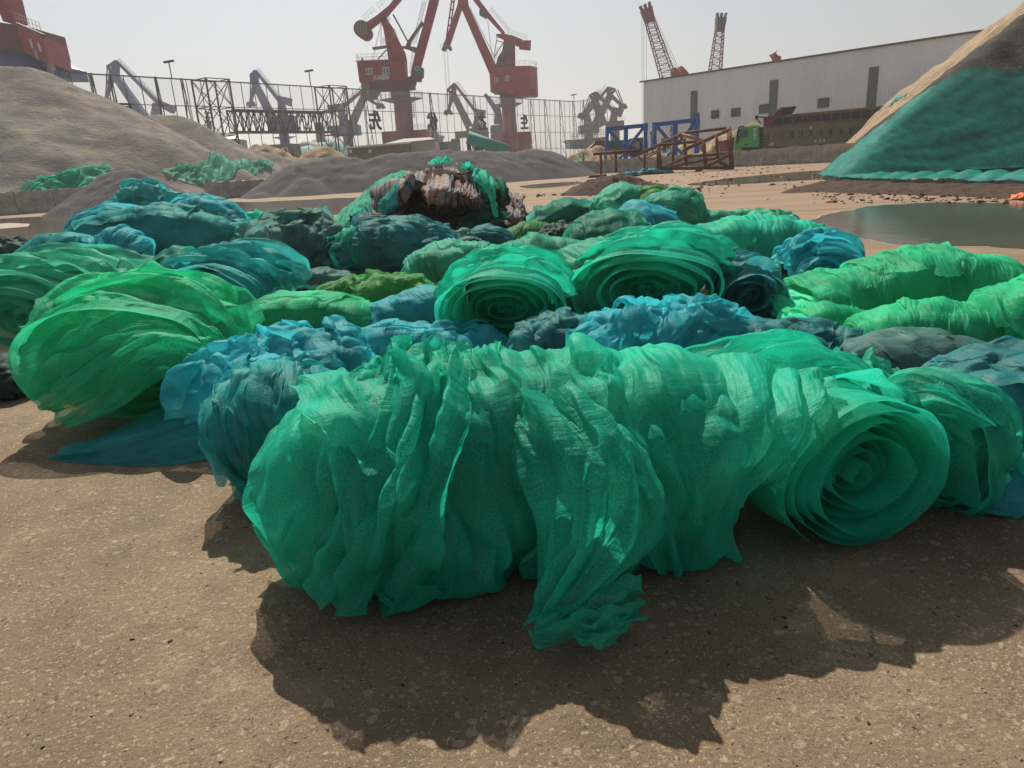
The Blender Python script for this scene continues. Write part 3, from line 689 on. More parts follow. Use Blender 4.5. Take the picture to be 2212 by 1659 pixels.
def proj(P):
    c = (P - np.array([0, 0, CAM_H])) @ CM; return (c[..., 0] / -c[..., 2] * FPX + 512) / S, (-c[..., 1] / -c[..., 2] * FPX + 384) / S
gx_, gy_ = np.meshgrid(np.arange(8, 40, .13), np.arange(18, 52, .13), indexing='ij'); HK.rough = .06; gz_ = HK.z(gx_, gy_) + .06; HK.rough = .22
PX, PY = proj(np.stack([gx_, gy_, gz_], -1))
top_ = np.interp(PX, [1700, 1770, 1945, 2000, 2077, 2116, 2182, 2212, 2400], [410, 385, 246, 205, 156, 151, 163, 157, 150]) + 4 * pn(PX * .03, PX * 0, 0, 3)
bot_ = np.interp(PX, [1700, 1790, 1860, 1953, 2212, 2400], [396, 397, 401, 402, 409, 416]) + 5 * pn(PX * .012, PX * 0, 0, 5) + 2 * pn(PX * .05, PX * 0, 0, 6)
tip = G(1790, 396); an_ = np.arctan2(gy_ - tip[1], gx_ - tip[0] + 1e-6); rd_ = np.hypot(gx_ - tip[0], gy_ - tip[1])
fade_ = np.clip((bot_ - PY) / 22, 0, 1); hh = fade_ * folds(rd_ * .05, an_ / 1.6 * 1.0 + rd_ * .006, False, (1.2, 13), 7) + .35 * folds(rd_ * .05, an_ / 1.6 + rd_ * .006, False, (2, 34), 17)
edge_ = np.clip(1 - np.abs(PY - bot_) / 5, 0, 1) * (gy_ < 40) + np.clip(1 - np.abs(PY - top_) / 8, 0, 1) * .8
keep = (PY > top_ - 1) & (PY < bot_) & (gz_ > -.1)
Vn = np.stack([gx_, gy_, np.maximum(gz_, 0) + .18 + .075 * np.maximum(hh, -.6) + .10 * edge_], -1); uvn = np.stack([rd_ * .12, an_ * 2.4], -1).reshape(-1, 2)
idx = np.arange(gx_.size).reshape(gx_.shape); q = np.stack([idx[:-1, :-1], idx[1:, :-1], idx[1:, 1:], idx[:-1, 1:]], -1).reshape(-1, 4); q = q[keep.reshape(-1)[q].all(1)]
used = np.unique(q); rm = np.full(gx_.size, -1); rm[used] = np.arange(len(used)); q = rm[q]; Vn = Vn.reshape(-1, 3)[used]; uvn = uvn[used]
me = bpy.data.meshes.new('cover_net'); me.vertices.add(len(Vn)); me.vertices.foreach_set('co', Vn.reshape(-1).astype(np.float32)); me.loops.add(q.size); me.loops.foreach_set('vertex_index', q.reshape(-1).astype(np.int32))
me.polygons.add(len(q)); me.polygons.foreach_set('loop_start', np.arange(0, q.size, 4, dtype=np.int32)); me.update(); me.validate()
ul = me.uv_layers.new(name='uv'); ul.data.foreach_set('uv', np.ascontiguousarray(uvn[q.reshape(-1)]).reshape(-1).astype(np.float32))
tn = link('cover_net', me, NET['teal_cover'])
net_label(tn, 'huge translucent teal net stretched over the black slag pile on the right', None, 'cover net')
net_label(drape('cover_net', [[(1918, 232), (1925, 222)], [(1935, 222), (1945, 208)], [(1950, 212), (1960, 200)]], HR, NET['teal'], (20, 16), 0.2, 0.15, (3, 3), 8), 'small teal net strip on the sand ridge just above the dump truck', None, 'cover net')

# ------------------------------------------------------------------ concrete barrier blocks
def block(a, b, h, t, seed, label, parent_grp):
    a = np.array(a); b = np.array(b); L = np.linalg.norm(b - a) - 0.03; ang = math.atan2(b[1] - a[1], b[0] - a[0])
    rng = random.Random(seed)
    bm = bmesh.new(); nx, nz = 14, 9
    prof = [(0, t * .62), (0.18, t * .62), (0.30, t * .45), (1.0, t * .36)]
    def yy(s): return np.interp(s, [p[0] for p in prof], [p[1] for p in prof])
    rows = []
    for side in (-1, 1):
        for j in range(nz + 1):
            s = j / nz; rows.append([(side, i / nx, s) for i in range(nx + 1)])
    grid = {}
    for k, r in enumerate(rows):
        for i, (side, u, s) in enumerate(r):
            x = (u - .5) * L; z = s * h; y = side * yy(s)
            chip = max(0, pn(u * 3 + seed, s * 3, seed)) * (0.10 if s > .7 else .03)
            if u in (0, 1): chip += 0.05 * max(0, pn(s * 4, seed * 1.3, 2))
            y -= side * chip; z -= (chip * 1.2 if s > .85 else 0) + (0.10 * max(0, pn(u * 2.3, seed * .7)) if s == 1 else 0)
            x *= 1 - 0.04 * max(0, pn(s * 3, seed * 2.1, u * 5))
            grid[k, i] = bm.verts.new((x, y, z))
    for k in range(len(rows) - 1):
        if k == nz: continue
        for i in range(nx): bm.faces.new([grid[k, i], grid[k, i + 1], grid[k + 1, i + 1], grid[k + 1, i]])
    for i in range(nx):
        bm.faces.new([grid[nz, i], grid[nz, i + 1], grid[2 * nz + 1, i + 1], grid[2 * nz + 1, i]])
    for k in range(nz):
        for i in (0, nx): bm.faces.new([grid[k, i], grid[k + 1, i], grid[nz + 2 + k, i], grid[nz + 1 + k, i]])
    bmesh.ops.recalc_face_normals(bm, faces=bm.faces)
    me = bpy.data.meshes.new('barrier_block'); bm.to_mesh(me); bm.free()
    o = link('barrier_block', me, M_conc, None, False); o.location = ((a[0] + b[0]) / 2, (a[1] + b[1]) / 2, 0); o.rotation_euler = (0, 0, ang)
    return tag(o, label, 'barrier', parent_grp)
def onl(x, a, b):
    """ground point of screen column x on the line through ground points a, b"""
    v = ray(x, 340); t = np.linspace(-0.3, 1.6, 4000)[:, None]; P = a + (b - a) * t
    k = np.argmin(np.abs(P[:, 0] / P[:, 1] - v[0] / v[1])); return P[k]
LA, LB = W(1276, 372, 76), W(1822, 348, 68); LA[2] = LB[2] = 0
ex_ = [1238, 1276, 1315, 1357, 1400, 1446, 1495, 1540, 1588, 1644, 1702, 1762, 1822, 1880, 1940, 2004]
bl = ['end block half buried beside the gravel ridge', 'pale block behind the left leg of the rusty frame', 'block between the two left posts of the rusty frame', 'plain block below the short rusty ladder', 'dark stained block behind the small petrol net',
      'block behind the lowest corner of the rusty frame', 'block behind the middle bay of the rusty frame', 'block behind the right upright of the rusty frame', 'broken block with a cracked top just right of the rusty frame', 'chipped block below the green truck cab',
      'smooth block below the first number of the truck', 'block with two bolt holes below the middle of the dump body', 'block nearly hidden by the edge of the teal net', 'block behind the low edge of the teal net', 'hidden block behind the teal net']
for i in range(13):
    block(onl(ex_[i], LA, LB), onl(ex_[i + 1], LA, LB), (1.30, 1.25, 1.3, 1.35, 1.3, 1.4, 1.4, 1.45, 1.5, 1.55, 1.6, 1.6, 1.6)[i], 0.75, i * 3 + 1, 'concrete barrier ' + bl[i], 'concrete barrier blocks in a row')
LC, LD = np.array([-33., 50, 0]), np.array([-19.5, 62.5, 0])
for i, x in enumerate([-60, 8, 92, 165, 240]):
    xn = [-60, 8, 92, 165, 240, 300][i + 1]
    block(onl(x, LC, LD), onl(xn, LC, LD), 1.5, 0.8, 60 + i, 'concrete barrier ' + ['block cut by the left edge of the photo', 'light block beside the left puddle', 'dark block under the emerald net edge', 'block half buried by the dark gravel cone', 'block hidden behind the dark gravel cone'][i], 'concrete barrier blocks at the sand pile')
for i, (x, xn) in enumerate([(432, 478), (478, 524), (524, 572)]):
    block(onl(x, LC, LD + (LD - LC) * .6), onl(xn, LC, LD + (LD - LC) * .6), 1.35, 0.8, 70 + i, 'concrete barrier ' + ['block right of the dark gravel cone', 'rounded dirty block below the streaky pale net', 'block at the left tip of the gravel ridge'][i], 'concrete barrier blocks at the sand pile')

def sub(part, *kids):
    """world-space pieces under a part that itself sits at the world origin in its own space"""
    for k in kids: k.parent = part; k.matrix_parent_inverse = Matrix()
# ------------------------------------------------------------------ grey shed (long warehouse)
wa, wb = W(1390, 175, 120), W(2140, 62, 84); Hw = (wa[2] + wb[2]) / 2
dirw = (wb - wa)[:2]; dirw /= np.linalg.norm(dirw); nw = np.array([-dirw[1], dirw[0]])
if nw[1] < 0: nw = -nw                                          # away from the camera
ws = thing('warehouse', 'long pale grey ribbed metal warehouse behind the dump truck', 'warehouse', (wa[0], wa[1], 0))
def wp(s, z, q=0.0): return np.array([wa[0] + dirw[0] * s + nw[0] * q, wa[1] + dirw[1] * s + nw[1] * q, z])
Lw = 130
m, nt, out = new_mat('ribbed_grey_cladding'); p = N_(nt, 'ShaderNodeBsdfPrincipled', Roughness=0.55, Metallic=0.1)
tc = N_(nt, 'ShaderNodeTexCoord'); n = N_(nt, 'ShaderNodeTexNoise', Scale=0.25, Detail=6.0)
mp = N_(nt, 'ShaderNodeMapping'); mp.inputs['Scale'].default_value = (1, 1, .25); nt.links.new(tc.outputs['Object'], mp.inputs[0]); nt.links.new(mp.outputs[0], n.inputs['Vector'])
nt.links.new(ramp(nt, n.outputs[0], [(0.3, (0.70, 0.73, 0.80)), (0.7, (0.80, 0.83, 0.90))]).outputs[0], p.inputs['Base Color']); nt.links.new(p.outputs[0], out.inputs[0]); M_clad = m
# real ribs: a corrugated strip wall
V = []; F = []; ns = int(Lw / 0.45)
for i in range(ns * 4 + 1):
    s = i * 0.45 / 4; q = (0, 0, -0.07, -0.07)[i % 4]
    V += [wp(s, 0, q), wp(s, Hw, q)]
F = [(2 * i, 2 * i + 2, 2 * i + 3, 2 * i + 1) for i in range(ns * 4)]
wall = link('wall', raw_mesh('wall', V, F), M_clad, None, False); adopt(ws, wall)
MB().add([wp(0, 0, .0), wp(0, Hw, .0), wp(0, Hw + 2.2, 22), wp(0, Hw, 44), wp(0, 0, 44)], [(0, 1, 2, 3, 4)]).build('end_wall', M_clad, ws)
e = 0.5
MB().add([wp(-e, Hw + .02, -.35), wp(Lw, Hw + .02, -.35), wp(Lw, Hw + 2.3, 22), wp(-e, Hw + 2.3, 22), wp(-e, Hw, 44.3), wp(Lw, Hw, 44.3)], [(0, 1, 2, 3), (3, 2, 5, 4)]).build('roof', M_roofg, ws)
mb = MB(); mb.add([wp(-e, Hw - .22, -.36), wp(Lw, Hw - .22, -.36), wp(Lw, Hw + .0, -.42), wp(-e, Hw + .0, -.42)], [(0, 1, 2, 3)]); mb.build('gutter', M_post, ws)
def s_at(x):
    v = ray(x, 200); s = np.linspace(-5, 130, 5000); P = np.array([wa[0], wa[1]])[None] + dirw[None] * s[:, None]
    return s[np.argmin(np.abs(P[:, 0] / P[:, 1] - v[0] / v[1]))]
def z_at(x, y):
    s = s_at(x); d = wa[1] + dirw[1] * s; return W(x, y, d)[2]
M_sky = mat('green_grey_skylight', (0.10, 0.13, 0.12), 0.4, (0.14, 0.18, 0.16), 0.8)
for (x0, x1, yt) in ((1493, 1508, 197), (1663, 1681, 174), (1874, 1895, 146)):
    s0, s1, zt = s_at(x0), s_at(x1), z_at(x0, yt)
    mb = MB(); mb.add([wp(s0, 3.5, -.10), wp(s1, 3.5, -.10), wp(s1, zt, -.10), wp(s0, zt, -.10)], [(0, 1, 2, 3)])
    st = mb.build('skylight_strip', M_sky, ws)
    mb = MB()
    for k in range(1, 9): mb.bar(wp(s0, 3.5 + (zt - 3.5) * k / 9, -.12), wp(s1, 3.5 + (zt - 3.5) * k / 9, -.12), .05)
    mb.bar(wp((s0 + s1) / 2, 3.5, -.12), wp((s0 + s1) / 2, zt, -.12), .05)
    sub(st, mb.build('glazing_bar', M_roofg))
for (x0, x1, y0, y1) in ((1499, 1512, 245, 257), (1539, 1555, 240, 256), (1583, 1601, 235, 252), (1643, 1664, 227, 245), (1770, 1793, 214, 233)):
    s0, s1, zt, zb = s_at(x0), s_at(x1), z_at(x0, y0), z_at(x0, y1)
    mb = MB(); mb.add([wp(s0, zb, -.13), wp(s1, zb, -.13), wp(s1, zt, -.13), wp(s0, zt, -.13)], [(0, 1, 2, 3)])
    for a_, b_ in (((s0, zb), (s1, zb)), ((s0, zt), (s1, zt)), ((s0, zb), (s0, zt)), ((s1, zb), (s1, zt))): mb.bar(wp(a_[0], a_[1], -.13), wp(b_[0], b_[1], -.13), .12)
    mb.build('window', M_glass, ws)

# ------------------------------------------------------------------ dust fence with letters
FA, FB = W(158, 189, 97), W(1240, 232, 190)
Hf = 15.2
FA[2] = FB[2] = 0
def fpt(x, k=1.0):
    return onl(x, FA, FB)
fence = thing('dust_fence', 'tall dust fence of thin posts and fine netting with mirrored dark blue letters', 'fence', tuple(FA))
fd = (FB - FA); fL = np.linalg.norm(fd); fd = fd / fL; fn_ = np.array([-fd[1], fd[0], 0]);
if fn_[1] < 0: fn_ = -fn_
fL2 = fL + 0
pm = MB().bar((0, 0, 0), (0, 0, Hf), .09).build('post', M_post).data; bpy.data.objects.remove(bpy.data.objects['post'])
npost = min(int(fL2 / 2.15), 72)
for i in range(npost + 1):
    if 22 < i * 2.15 and False: pass
    o = bpy.data.objects.new('post', pm); col.objects.link(o); o.location = (FA + fd * i * fL2 / npost) - FA; o.parent = fence
    lean = 0.0
for z in (Hf - .1, 11.6, 7.9, 4.2, 1.0):
    MB().bar(FA + [0, 0, z], FA + fd * fL2 + [0, 0, z], .10 if z < Hf - 1 else .16).build('rail', M_post, fence)
# far end turns towards the shed
FC = W(1312, 228, 182); FC[2] = 0
n2 = 5
for i in range(1, n2 + 1):
    o = bpy.data.objects.new('post', pm); col.objects.link(o); o.location = (FB + (FC - FB) * i / n2) - FA; o.parent = fence
for z in (Hf - .1, 11.6, 7.9, 4.2): MB().bar(FB + [0, 0, z], FC + [0, 0, z], .10).build('rail', M_post, fence)
# stiffening trusses every few bays
nb = 0
for x in (160, 232, 272, 366, 420, 760, 800, 938, 1030, 1112, 1150, 1180, 1212, 1240, 1262, 1290):
    b0 = fpt(x) if x < 1245 else FB + (FC - FB) * ((x - 1240) / 72.)
    mb = MB(); q = -fn_ * 1.5 if x < 1245 else np.array([-.9, -1.2, 0])
    mb.bar(b0 + [0, 0, 0], b0 + [0, 0, Hf], .15); mb.bar(b0 + q * 1.2, b0 + q * .25 + [0, 0, Hf], .12)
    for k in range(6):
        t0, t1 = k / 6, (k + 1) / 6; A = b0 + q * (1.2 - .95 * t0) + [0, 0, Hf * t0]; Bq = b0 + q * (1.2 - .95 * t1) + [0, 0, Hf * t1]
        mb.bar(A, b0 + [0, 0, Hf * t1], .08) if k % 2 else mb.bar(b0 + [0, 0, Hf * t0], Bq, .08)
    mb.build('truss', M_post, fence)
m, nt, out = new_mat('fine_fence_net'); L = nt.links.new
tc = N_(nt, 'ShaderNodeTexCoord'); wv = N_(nt, 'ShaderNodeTexWave', Scale=2.6, Distortion=0.4); wv.bands_direction = 'Z'; L(tc.outputs['Object'], wv.inputs[0])
nz = N_(nt, 'ShaderNodeTexNoise', Scale=0.12, Detail=3.0); L(tc.outputs['Object'], nz.inputs['Vector'])
d = N_(nt, 'ShaderNodeBsdfDiffuse'); d.inputs[0].default_value = (.22, .23, .25, 1); tl = N_(nt, 'ShaderNodeBsdfTranslucent'); tl.inputs[0].default_value = (.28, .30, .33, 1); tr = N_(nt, 'ShaderNodeBsdfTransparent')
m1 = N_(nt, 'ShaderNodeMixShader'); m1.inputs[0].default_value = .5; L(d.outputs[0], m1.inputs[1]); L(tl.outputs[0], m1.inputs[2])
m2 = N_(nt, 'ShaderNodeMixShader'); mm = N_(nt, 'ShaderNodeMapRange'); L(wv.outputs['Fac'], mm.inputs['Value']); mm.inputs['To Min'].default_value = .92; mm.inputs['To Max'].default_value = .75
L(mm.outputs[0], m2.inputs[0]); L(m1.outputs[0], m2.inputs[1]); L(tr.outputs[0], m2.inputs[2]); L(m2.outputs[0], out.inputs[0]); M_fnet = m
def fpanel(a, b, z0, z1): return MB().add([a + [0, 0, z0], b + [0, 0, z0], b + [0, 0, z1], a + [0, 0, z1]], [(0, 1, 2, 3)]).build('netting', M_fnet, fence)
ga, gb = fpt(492), fpt(700)
fpanel(FA + fn_ * .1, ga + fn_ * .1, 0.5, Hf); fpanel(ga + fn_ * .1, gb + fn_ * .1, 9.6, Hf); fpanel(gb + fn_ * .1, FA + fd * fL2 + fn_ * .1, 0.5, Hf); fpanel(FB + fn_ * .1, FC + fn_ * .1, .5, Hf)
for ch, x, y0, y1 in (('先', 816, 238, 281), ('优', 938, 242, 281), ('态', 1043, 245, 281), ('生', 1133, 247, 279), ('展', 291, 222, 262)):
    b0 = fpt(x); d_ = b0[1]; zt, zb = W(x, y0, d_)[2], W(x, y1, d_)[2]
    c_ = np.array([b0[0], b0[1], (zt + zb) / 2]) - fn_ * .35
    tilt = 0.0
    text_obj(ch, 'letter', c_, zt - zb, M_char, fence, right=fd, mirror=True, depth=.25, width=(zt - zb) * .86, bold=.028)
for x, k in ((402, 2.0), (1262, 1.4), (691, 2.2)):
    b0 = fpt(x) if x < 1245 else FB
    mb = MB(); mb.tube(b0 + [0, 0, Hf], b0 + [0, 0, Hf + k], .08); mb.bar(b0 + [-.7, 0, Hf + k], b0 + [.7, 0, Hf + k + .15], .25, .35)
    lp = mb.build('floodlight', M_steel); tag(lp, {402: 'small floodlight on a short pole above the fence on the left', 1262: 'thin lamp pole above the right part of the fence', 691: 'camera pole on top of the fence by the right gantry tower'}[x], 'lamp')
# gantry: two lattice towers with a lattice girder between
def tower(P0, P1, w, z1, n, mb, t=.16):
    c = [P0 - fd * w / 2 - fn_ * w / 2, P0 + fd * w / 2 - fn_ * w / 2, P0 + fd * w / 2 + fn_ * w / 2, P0 - fd * w / 2 + fn_ * w / 2]
    for q in c: mb.bar(q, q + [0, 0, z1], t * 1.3)
    for k in range(n):
        za, zb = z1 * k / n, z1 * (k + 1) / n
        for i in range(4):
            a, b = c[i], c[(i + 1) % 4]
            mb.bar(a + [0, 0, zb], b + [0, 0, zb], t * .7); mb.bar(a + [0, 0, za], b + [0, 0, zb], t * .6); mb.bar(b + [0, 0, za], a + [0, 0, zb], t * .6)
gt = thing('lattice_gantry', 'steel lattice gantry with a long girder across the opening in the fence', 'gantry', tuple(fpt(495) - fn_ * 2))
gg = -fn_ * 2.4
for x in (462, 712):
    mb = MB(); tower(fpt(x) + gg, None, 3.6, Hf - .3, 4, mb); mb.build('tower', M_post, gt)
A, B_ = fpt(494) + gg, fpt(700) + gg
mb = MB()
for q in (-1.0, 1.0):
    o_ = fn_ * q
    for z in (7.9, 10.9): mb.bar(A + o_ + [0, 0, z], B_ + o_ + [0, 0, z], .28)
    for k in range(16):
        a, b = A + (B_ - A) * k / 16 + o_, A + (B_ - A) * (k + 1) / 16 + o_
        mb.bar(a + [0, 0, 7.9], a + [0, 0, 10.9], .13)
        mb.bar(a + [0, 0, 7.9 if k % 2 else 10.9], b + [0, 0, 10.9 if k % 2 else 7.9], .14)
mb.build('girder', M_post, gt)
# ------------------------------------------------------------------ cranes; measured in zoomed crops, mapped to display pixels
Z2 = lambda x, y: (704.8 + x / 4.080, y / 4.080)
Z1 = lambda x, y: (x / 2.9144, y / 2.9144)
Z3 = lambda x, y: (1192.7 + x / 3.8255, y / 3.8255)
def rail_run(mb, pts, h=1.1, r=.05, n=6):
    for a, b in zip(pts[:-1], pts[1:]):
        a, b = np.array(a), np.array(b)
        for k in (1.0, .55): mb.bar(a + [0, 0, h * k], b + [0, 0, h * k], r)
        for i in range(n + 1): p = a + (b - a) * i / n; mb.bar(p, p + [0, 0, h], r)
def ring(c, r, n=20): return [(c[0] + r * math.cos(k * 6.2832 / n), c[1] + r * math.sin(k * 6.2832 / n), c[2]) for k in range(n + 1)]
def ladder(mb, a, b, w=.5, n=14, r=.05):
    a, b = np.array(a), np.array(b); q = np.array([w / 2, 0, 0])
    mb.bar(a - q, b - q, r); mb.bar(a + q, b + q, r)
    for i in range(n): p = a + (b - a) * i / n; mb.bar(p - q, p + q, r)
def rails_along(mb, a, b, off=.6, h=1.0, n=8, r=.05):
    """handrail beside a sloping beam, set square to it"""
    a, b = np.array(a), np.array(b); t = (b - a) / np.linalg.norm(b - a); up = np.array([-t[2], 0, t[0]]); up = up if up[2] > 0 else -up
    A, B = a + up * off, b + up * off
    for k in (1.0, .5): mb.bar(A + up * h * k, B + up * h * k, r)
    for i in range(n + 1): p = A + (B - A) * i / n; mb.bar(p, p + up * h, r)

# --- red crane with the lettering
d = 165.0
def w2(x, y, dy=0.0): return W(*Z2(x, y), d + dy)
def w2z(x, y, dy=0.0):            # same x, z as at depth d, pushed back
    p = W(*Z2(x, y), d); p[1] += dy; return p
cr = thing('portal_crane', 'big dark red portal crane with white lettering and striped counterweight, left of the pair', 'crane', (*w2(660, 1200)[:2], 0), group='red portal cranes')
cx = w2(655, 880); gx = w2z(675, 1160)
mb = MB().tube((gx[0], d + 2.5, 0), (w2(658, 880)[0], d + 2.5, w2(650, 880)[2]), 2.05, 1.95, 24); o = mb.build('column', M_red, cr, True)
mb = MB(); mb.tube((cx[0] - .2, d + 2.5, w2(650, 893)[2]), (cx[0] - .2, d + 2.5, w2(650, 866)[2]), 2.4, 4.7, 24); mb.build('platform', M_rpurp, cr)
mb = MB(); rail_run(mb, ring((cx[0] - .2, d + 2.5, w2(650, 866)[2]), 4.6), 1.3, .05, 1); mb.build('railing', M_rail, cr)
mb = MB().tube((cx[0] - .2, d + 2.5, w2(650, 866)[2]), (cx[0] - .3, d + 2.5, w2(650, 780)[2]), 2.1, 2.15, 20); mb.build('slewing_ring', M_rpurp, cr, True)
mb = MB(); lad = w2(752, 900)
for k in range(10): mb.box((lad[0] - .45, d + 1, lad[2] - k * .33 - .05), (lad[0] + .35, d + 2, lad[2] - k * .33 + .05))
mb.build('stair', M_steel, cr)
b0, b1 = w2(500, 1165), w2(885, 1165)
MB().box((b0[0], d - 2.2, 0), (b1[0], d + 7, b0[2])).build('base', M_red, cr)
mb = MB(); rail_run(mb, [(w2(760, 1160)[0], d - 2.1, b0[2]), (b1[0], d - 2.1, b0[2])], 1.1, .05, 6); mb.build('railing', M_rail, cr)
ho = MB().prism([w2(268, 545), w2(690, 528), w2(702, 718), w2(292, 724)], 4.6).build('machinery_house', M_red, cr)
mb = MB(); mb.bar(w2(262, 541, -.2), w2(694, 524, -.2), .2, .4); sub(ho, mb.build('roof_edge', M_rpurp))
for x0, y0, x1, y1 in ((352, 606, 404, 658), (498, 598, 551, 652)):
    f = MB(); A, Bq, C, D = w2(x0, y0), w2(x1, y0 - 3), w2(x1 + 2, y1 - 3), w2(x0 + 2, y1)
    for a, b in ((A, Bq), (Bq, C), (C, D), (D, A), ((A + Bq) / 2, (C + D) / 2)): f.bar(a + [0, -.1, 0], b + [0, -.1, 0], .13, .12)
    sub(ho, f.build('window_frame', M_white))
    g = MB().prism([A, Bq, C, D], .1, (0, -.08, 0)); sub(ho, g.build('window_pane', M_glass))
c_ = (w2(412, 684) + w2(557, 682)) / 2; c_[1] -= .15
text_obj('长洋国际', 'lettering', c_, w2(480, 660)[2] - w2(480, 706)[2], M_white, cr, right=w2(557, 679) - w2(412, 685), depth=.08, width=np.linalg.norm(w2(557, 682) - w2(412, 682)), bold=.012)
mb = MB(); rail_run(mb, [w2(268, 540, 0), w2(535, 528, 0)], 1.35, .05, 6); rail_run(mb, [w2(268, 540, 0), w2z(268, 540, 4.4)], 1.35, .05, 3); rail_run(mb, [w2z(268, 540, 4.4), w2z(530, 526, 4.4)], 1.35, .05, 6); mb.build('railing', M_rail, cr)
mb = MB().tube(w2(318, 540, 2), w2(318, 512, 2), .22); mb.build('vent_pipe', M_rpurp, cr)
MB().prism([w2(300, 722), w2(700, 716), w2(770, 700), w2(770, 778), w2(560, 794), w2(455, 795), w2(415, 866), w2(330, 866)], 3.8, (0, .4, 0)).build('under_frame', M_rpurp, cr)
bal = MB().prism([w2(302, 722), w2(368, 722), w2(392, 868), w2(322, 868)], 4.2, (0, .15, 0)).build('ballast_box', M_steel, cr)
mb = MB()
for k in range(5): mb.bar(w2(309 + k * 14, 726, .15), w2(327 + k * 15, 862, .1), .2, .08)
sub(bal, mb.build('stripe', M_yel))
for q in (.6, 3.4):
    MB().prism([w2z(475, 172), w2z(522, 155), w2z(572, 225), w2z(618, 330), w2z(680, 450), w2z(695, 530), w2z(545, 530), w2z(502, 265)], .6, (0, q, 0)).build('tower', M_red, cr)
mb = MB(); mb.bar(w2z(505, 165, .6), w2z(505, 165, 4), .9); mb.bar(w2z(560, 420, .6), w2z(560, 420, 4), .6); mb.bar(w2(412, 430, 1), w2(535, 412, 1), .3, 2); mb.bar(w2(455, 522, 1), w2(530, 440, 1), .22); mb.build('platform', M_steel, cr)
mb = MB()
for x, y in ((545, 150), (600, 270)): rail_run(mb, [w2(x - 12, y + 60), w2(x + 20, y + 60)], 1.5, .05, 3)
rail_run(mb, [w2(500, 408), w2(530, 404)], 1.5, .06, 3); mb.build('railing', M_rail, cr)
arm = MB().prism([w2z(330, 190), w2z(440, 118), w2z(545, 30), w2z(640, -90), w2z(680, -60), w2z(562, 78), w2z(520, 130), w2z(382, 236), w2z(350, 262)], 1.6, (0, 1.5, 0)).build('balance_arm', M_red, cr)
mb = MB(); rails_along(mb, w2z(345, 180, 1.6), w2z(432, 100, 1.6), .05, 1.3, 3, .05); rails_along(mb, w2z(470, 72, 1.6), w2z(525, 30, 1.6), .05, 1.3, 2, .05); sub(arm, mb.build('railing', M_rail))
mb = MB(); mb.tube(w2z(302, 245, .9), w2z(302, 245, 4), 1.65, 1.65, 24); mb.tube(w2z(328, 275, 1.0), w2z(328, 275, 3.9), 1.4, 1.4, 20); cw = mb.build('counterweight', M_rpurp, cr, True)
mb = MB()
for k in range(8):
    x = 253 + k * 13.5; hh = math.sqrt(max(0, 62 ** 2 - (x - 302) ** 2)); mb.bar(w2z(x, 245 - hh, .86), w2z(x + 3, 245 + hh, .86), .15, .08)
sub(cw, mb.build('stripe', M_yel))
MB().bar(w2z(558, 85, 5), w2z(706, 355, 5), .32).build('tie_rod', M_steel, cr)
for q in (2.2,):
    j = MB().prism([w2z(735, 690), w2z(732, 640), w2z(770, 460), w2z(845, 200), w2z(900, -30), w2z(1010, -420), w2z(1060, -420), w2z(975, 0), w2z(822, 572), w2z(790, 690)], 1.7, (0, q, 0)).build('jib', M_red, cr)
MB().prism([w2z(688, 392), w2z(705, 350), w2z(835, 165), w2z(850, 190), w2z(826, 215), w2z(735, 350), w2z(728, 395), w2z(785, 405), w2z(778, 455), w2z(710, 420), w2z(650, 405), w2z(650, 394)], 1.3, (0, 1.9, 0)).build('luffing_link', M_rpurp, cr)
mb = MB(); ladder(mb, w2(740, 640, 1.9), w2(768, 400, 1.9), .35, 22, .05); ladder(mb, w2(775, 380, 1.9), w2(868, 5, 1.9), .8, 34, .06); mb.build('ladder', M_rail, cr)
cab = MB().prism([w2(765, 592), w2(800, 574), w2(855, 600), w2(853, 676), w2(835, 688), w2(835, 716), w2(765, 716)], 1.8, (0, .2, 0)).build('cab', M_rpurp, cr)
f = MB().prism([w2(778, 586), w2(816, 583), w2(818, 620), w2(780, 622)], .05, (0, .1, 0)); sub(cab, f.build('window_frame', M_white))
f = MB().prism([w2(783, 591), w2(811, 588), w2(813, 615), w2(785, 617)], .04, (0, .04, 0)); f.prism([w2(788, 626), w2(850, 620), w2(850, 660), w2(795, 664)], .05, (0, .12, 0)); sub(cab, f.build('window_pane', M_glass))
MB().tube(w2z(738, 712, 1), w2z(738, 712, 4), 1.0, 1.0, 16).build('hinge', M_red, cr)
mb = MB()
for x0, y0, x1, y1 in ((470, 175, 390, 515), (476, 175, 400, 515), (468, 178, 462, 412), (474, 178, 472, 412)): mb.bar(w2z(x0, y0, 2), w2z(x1, y1, 2), .05)
mb.build('rope', M_steel, cr)
# upper part outside the picture: back tie and front beam
MB().bar(w2z(620, -60, 3), w2z(1040, -430, 3), .9).build('top_tie', M_red, cr); MB().bar(w2z(980, -440, 3), w2z(1290, -120, 3), 1, 1.2).build('front_beam', M_red, cr)

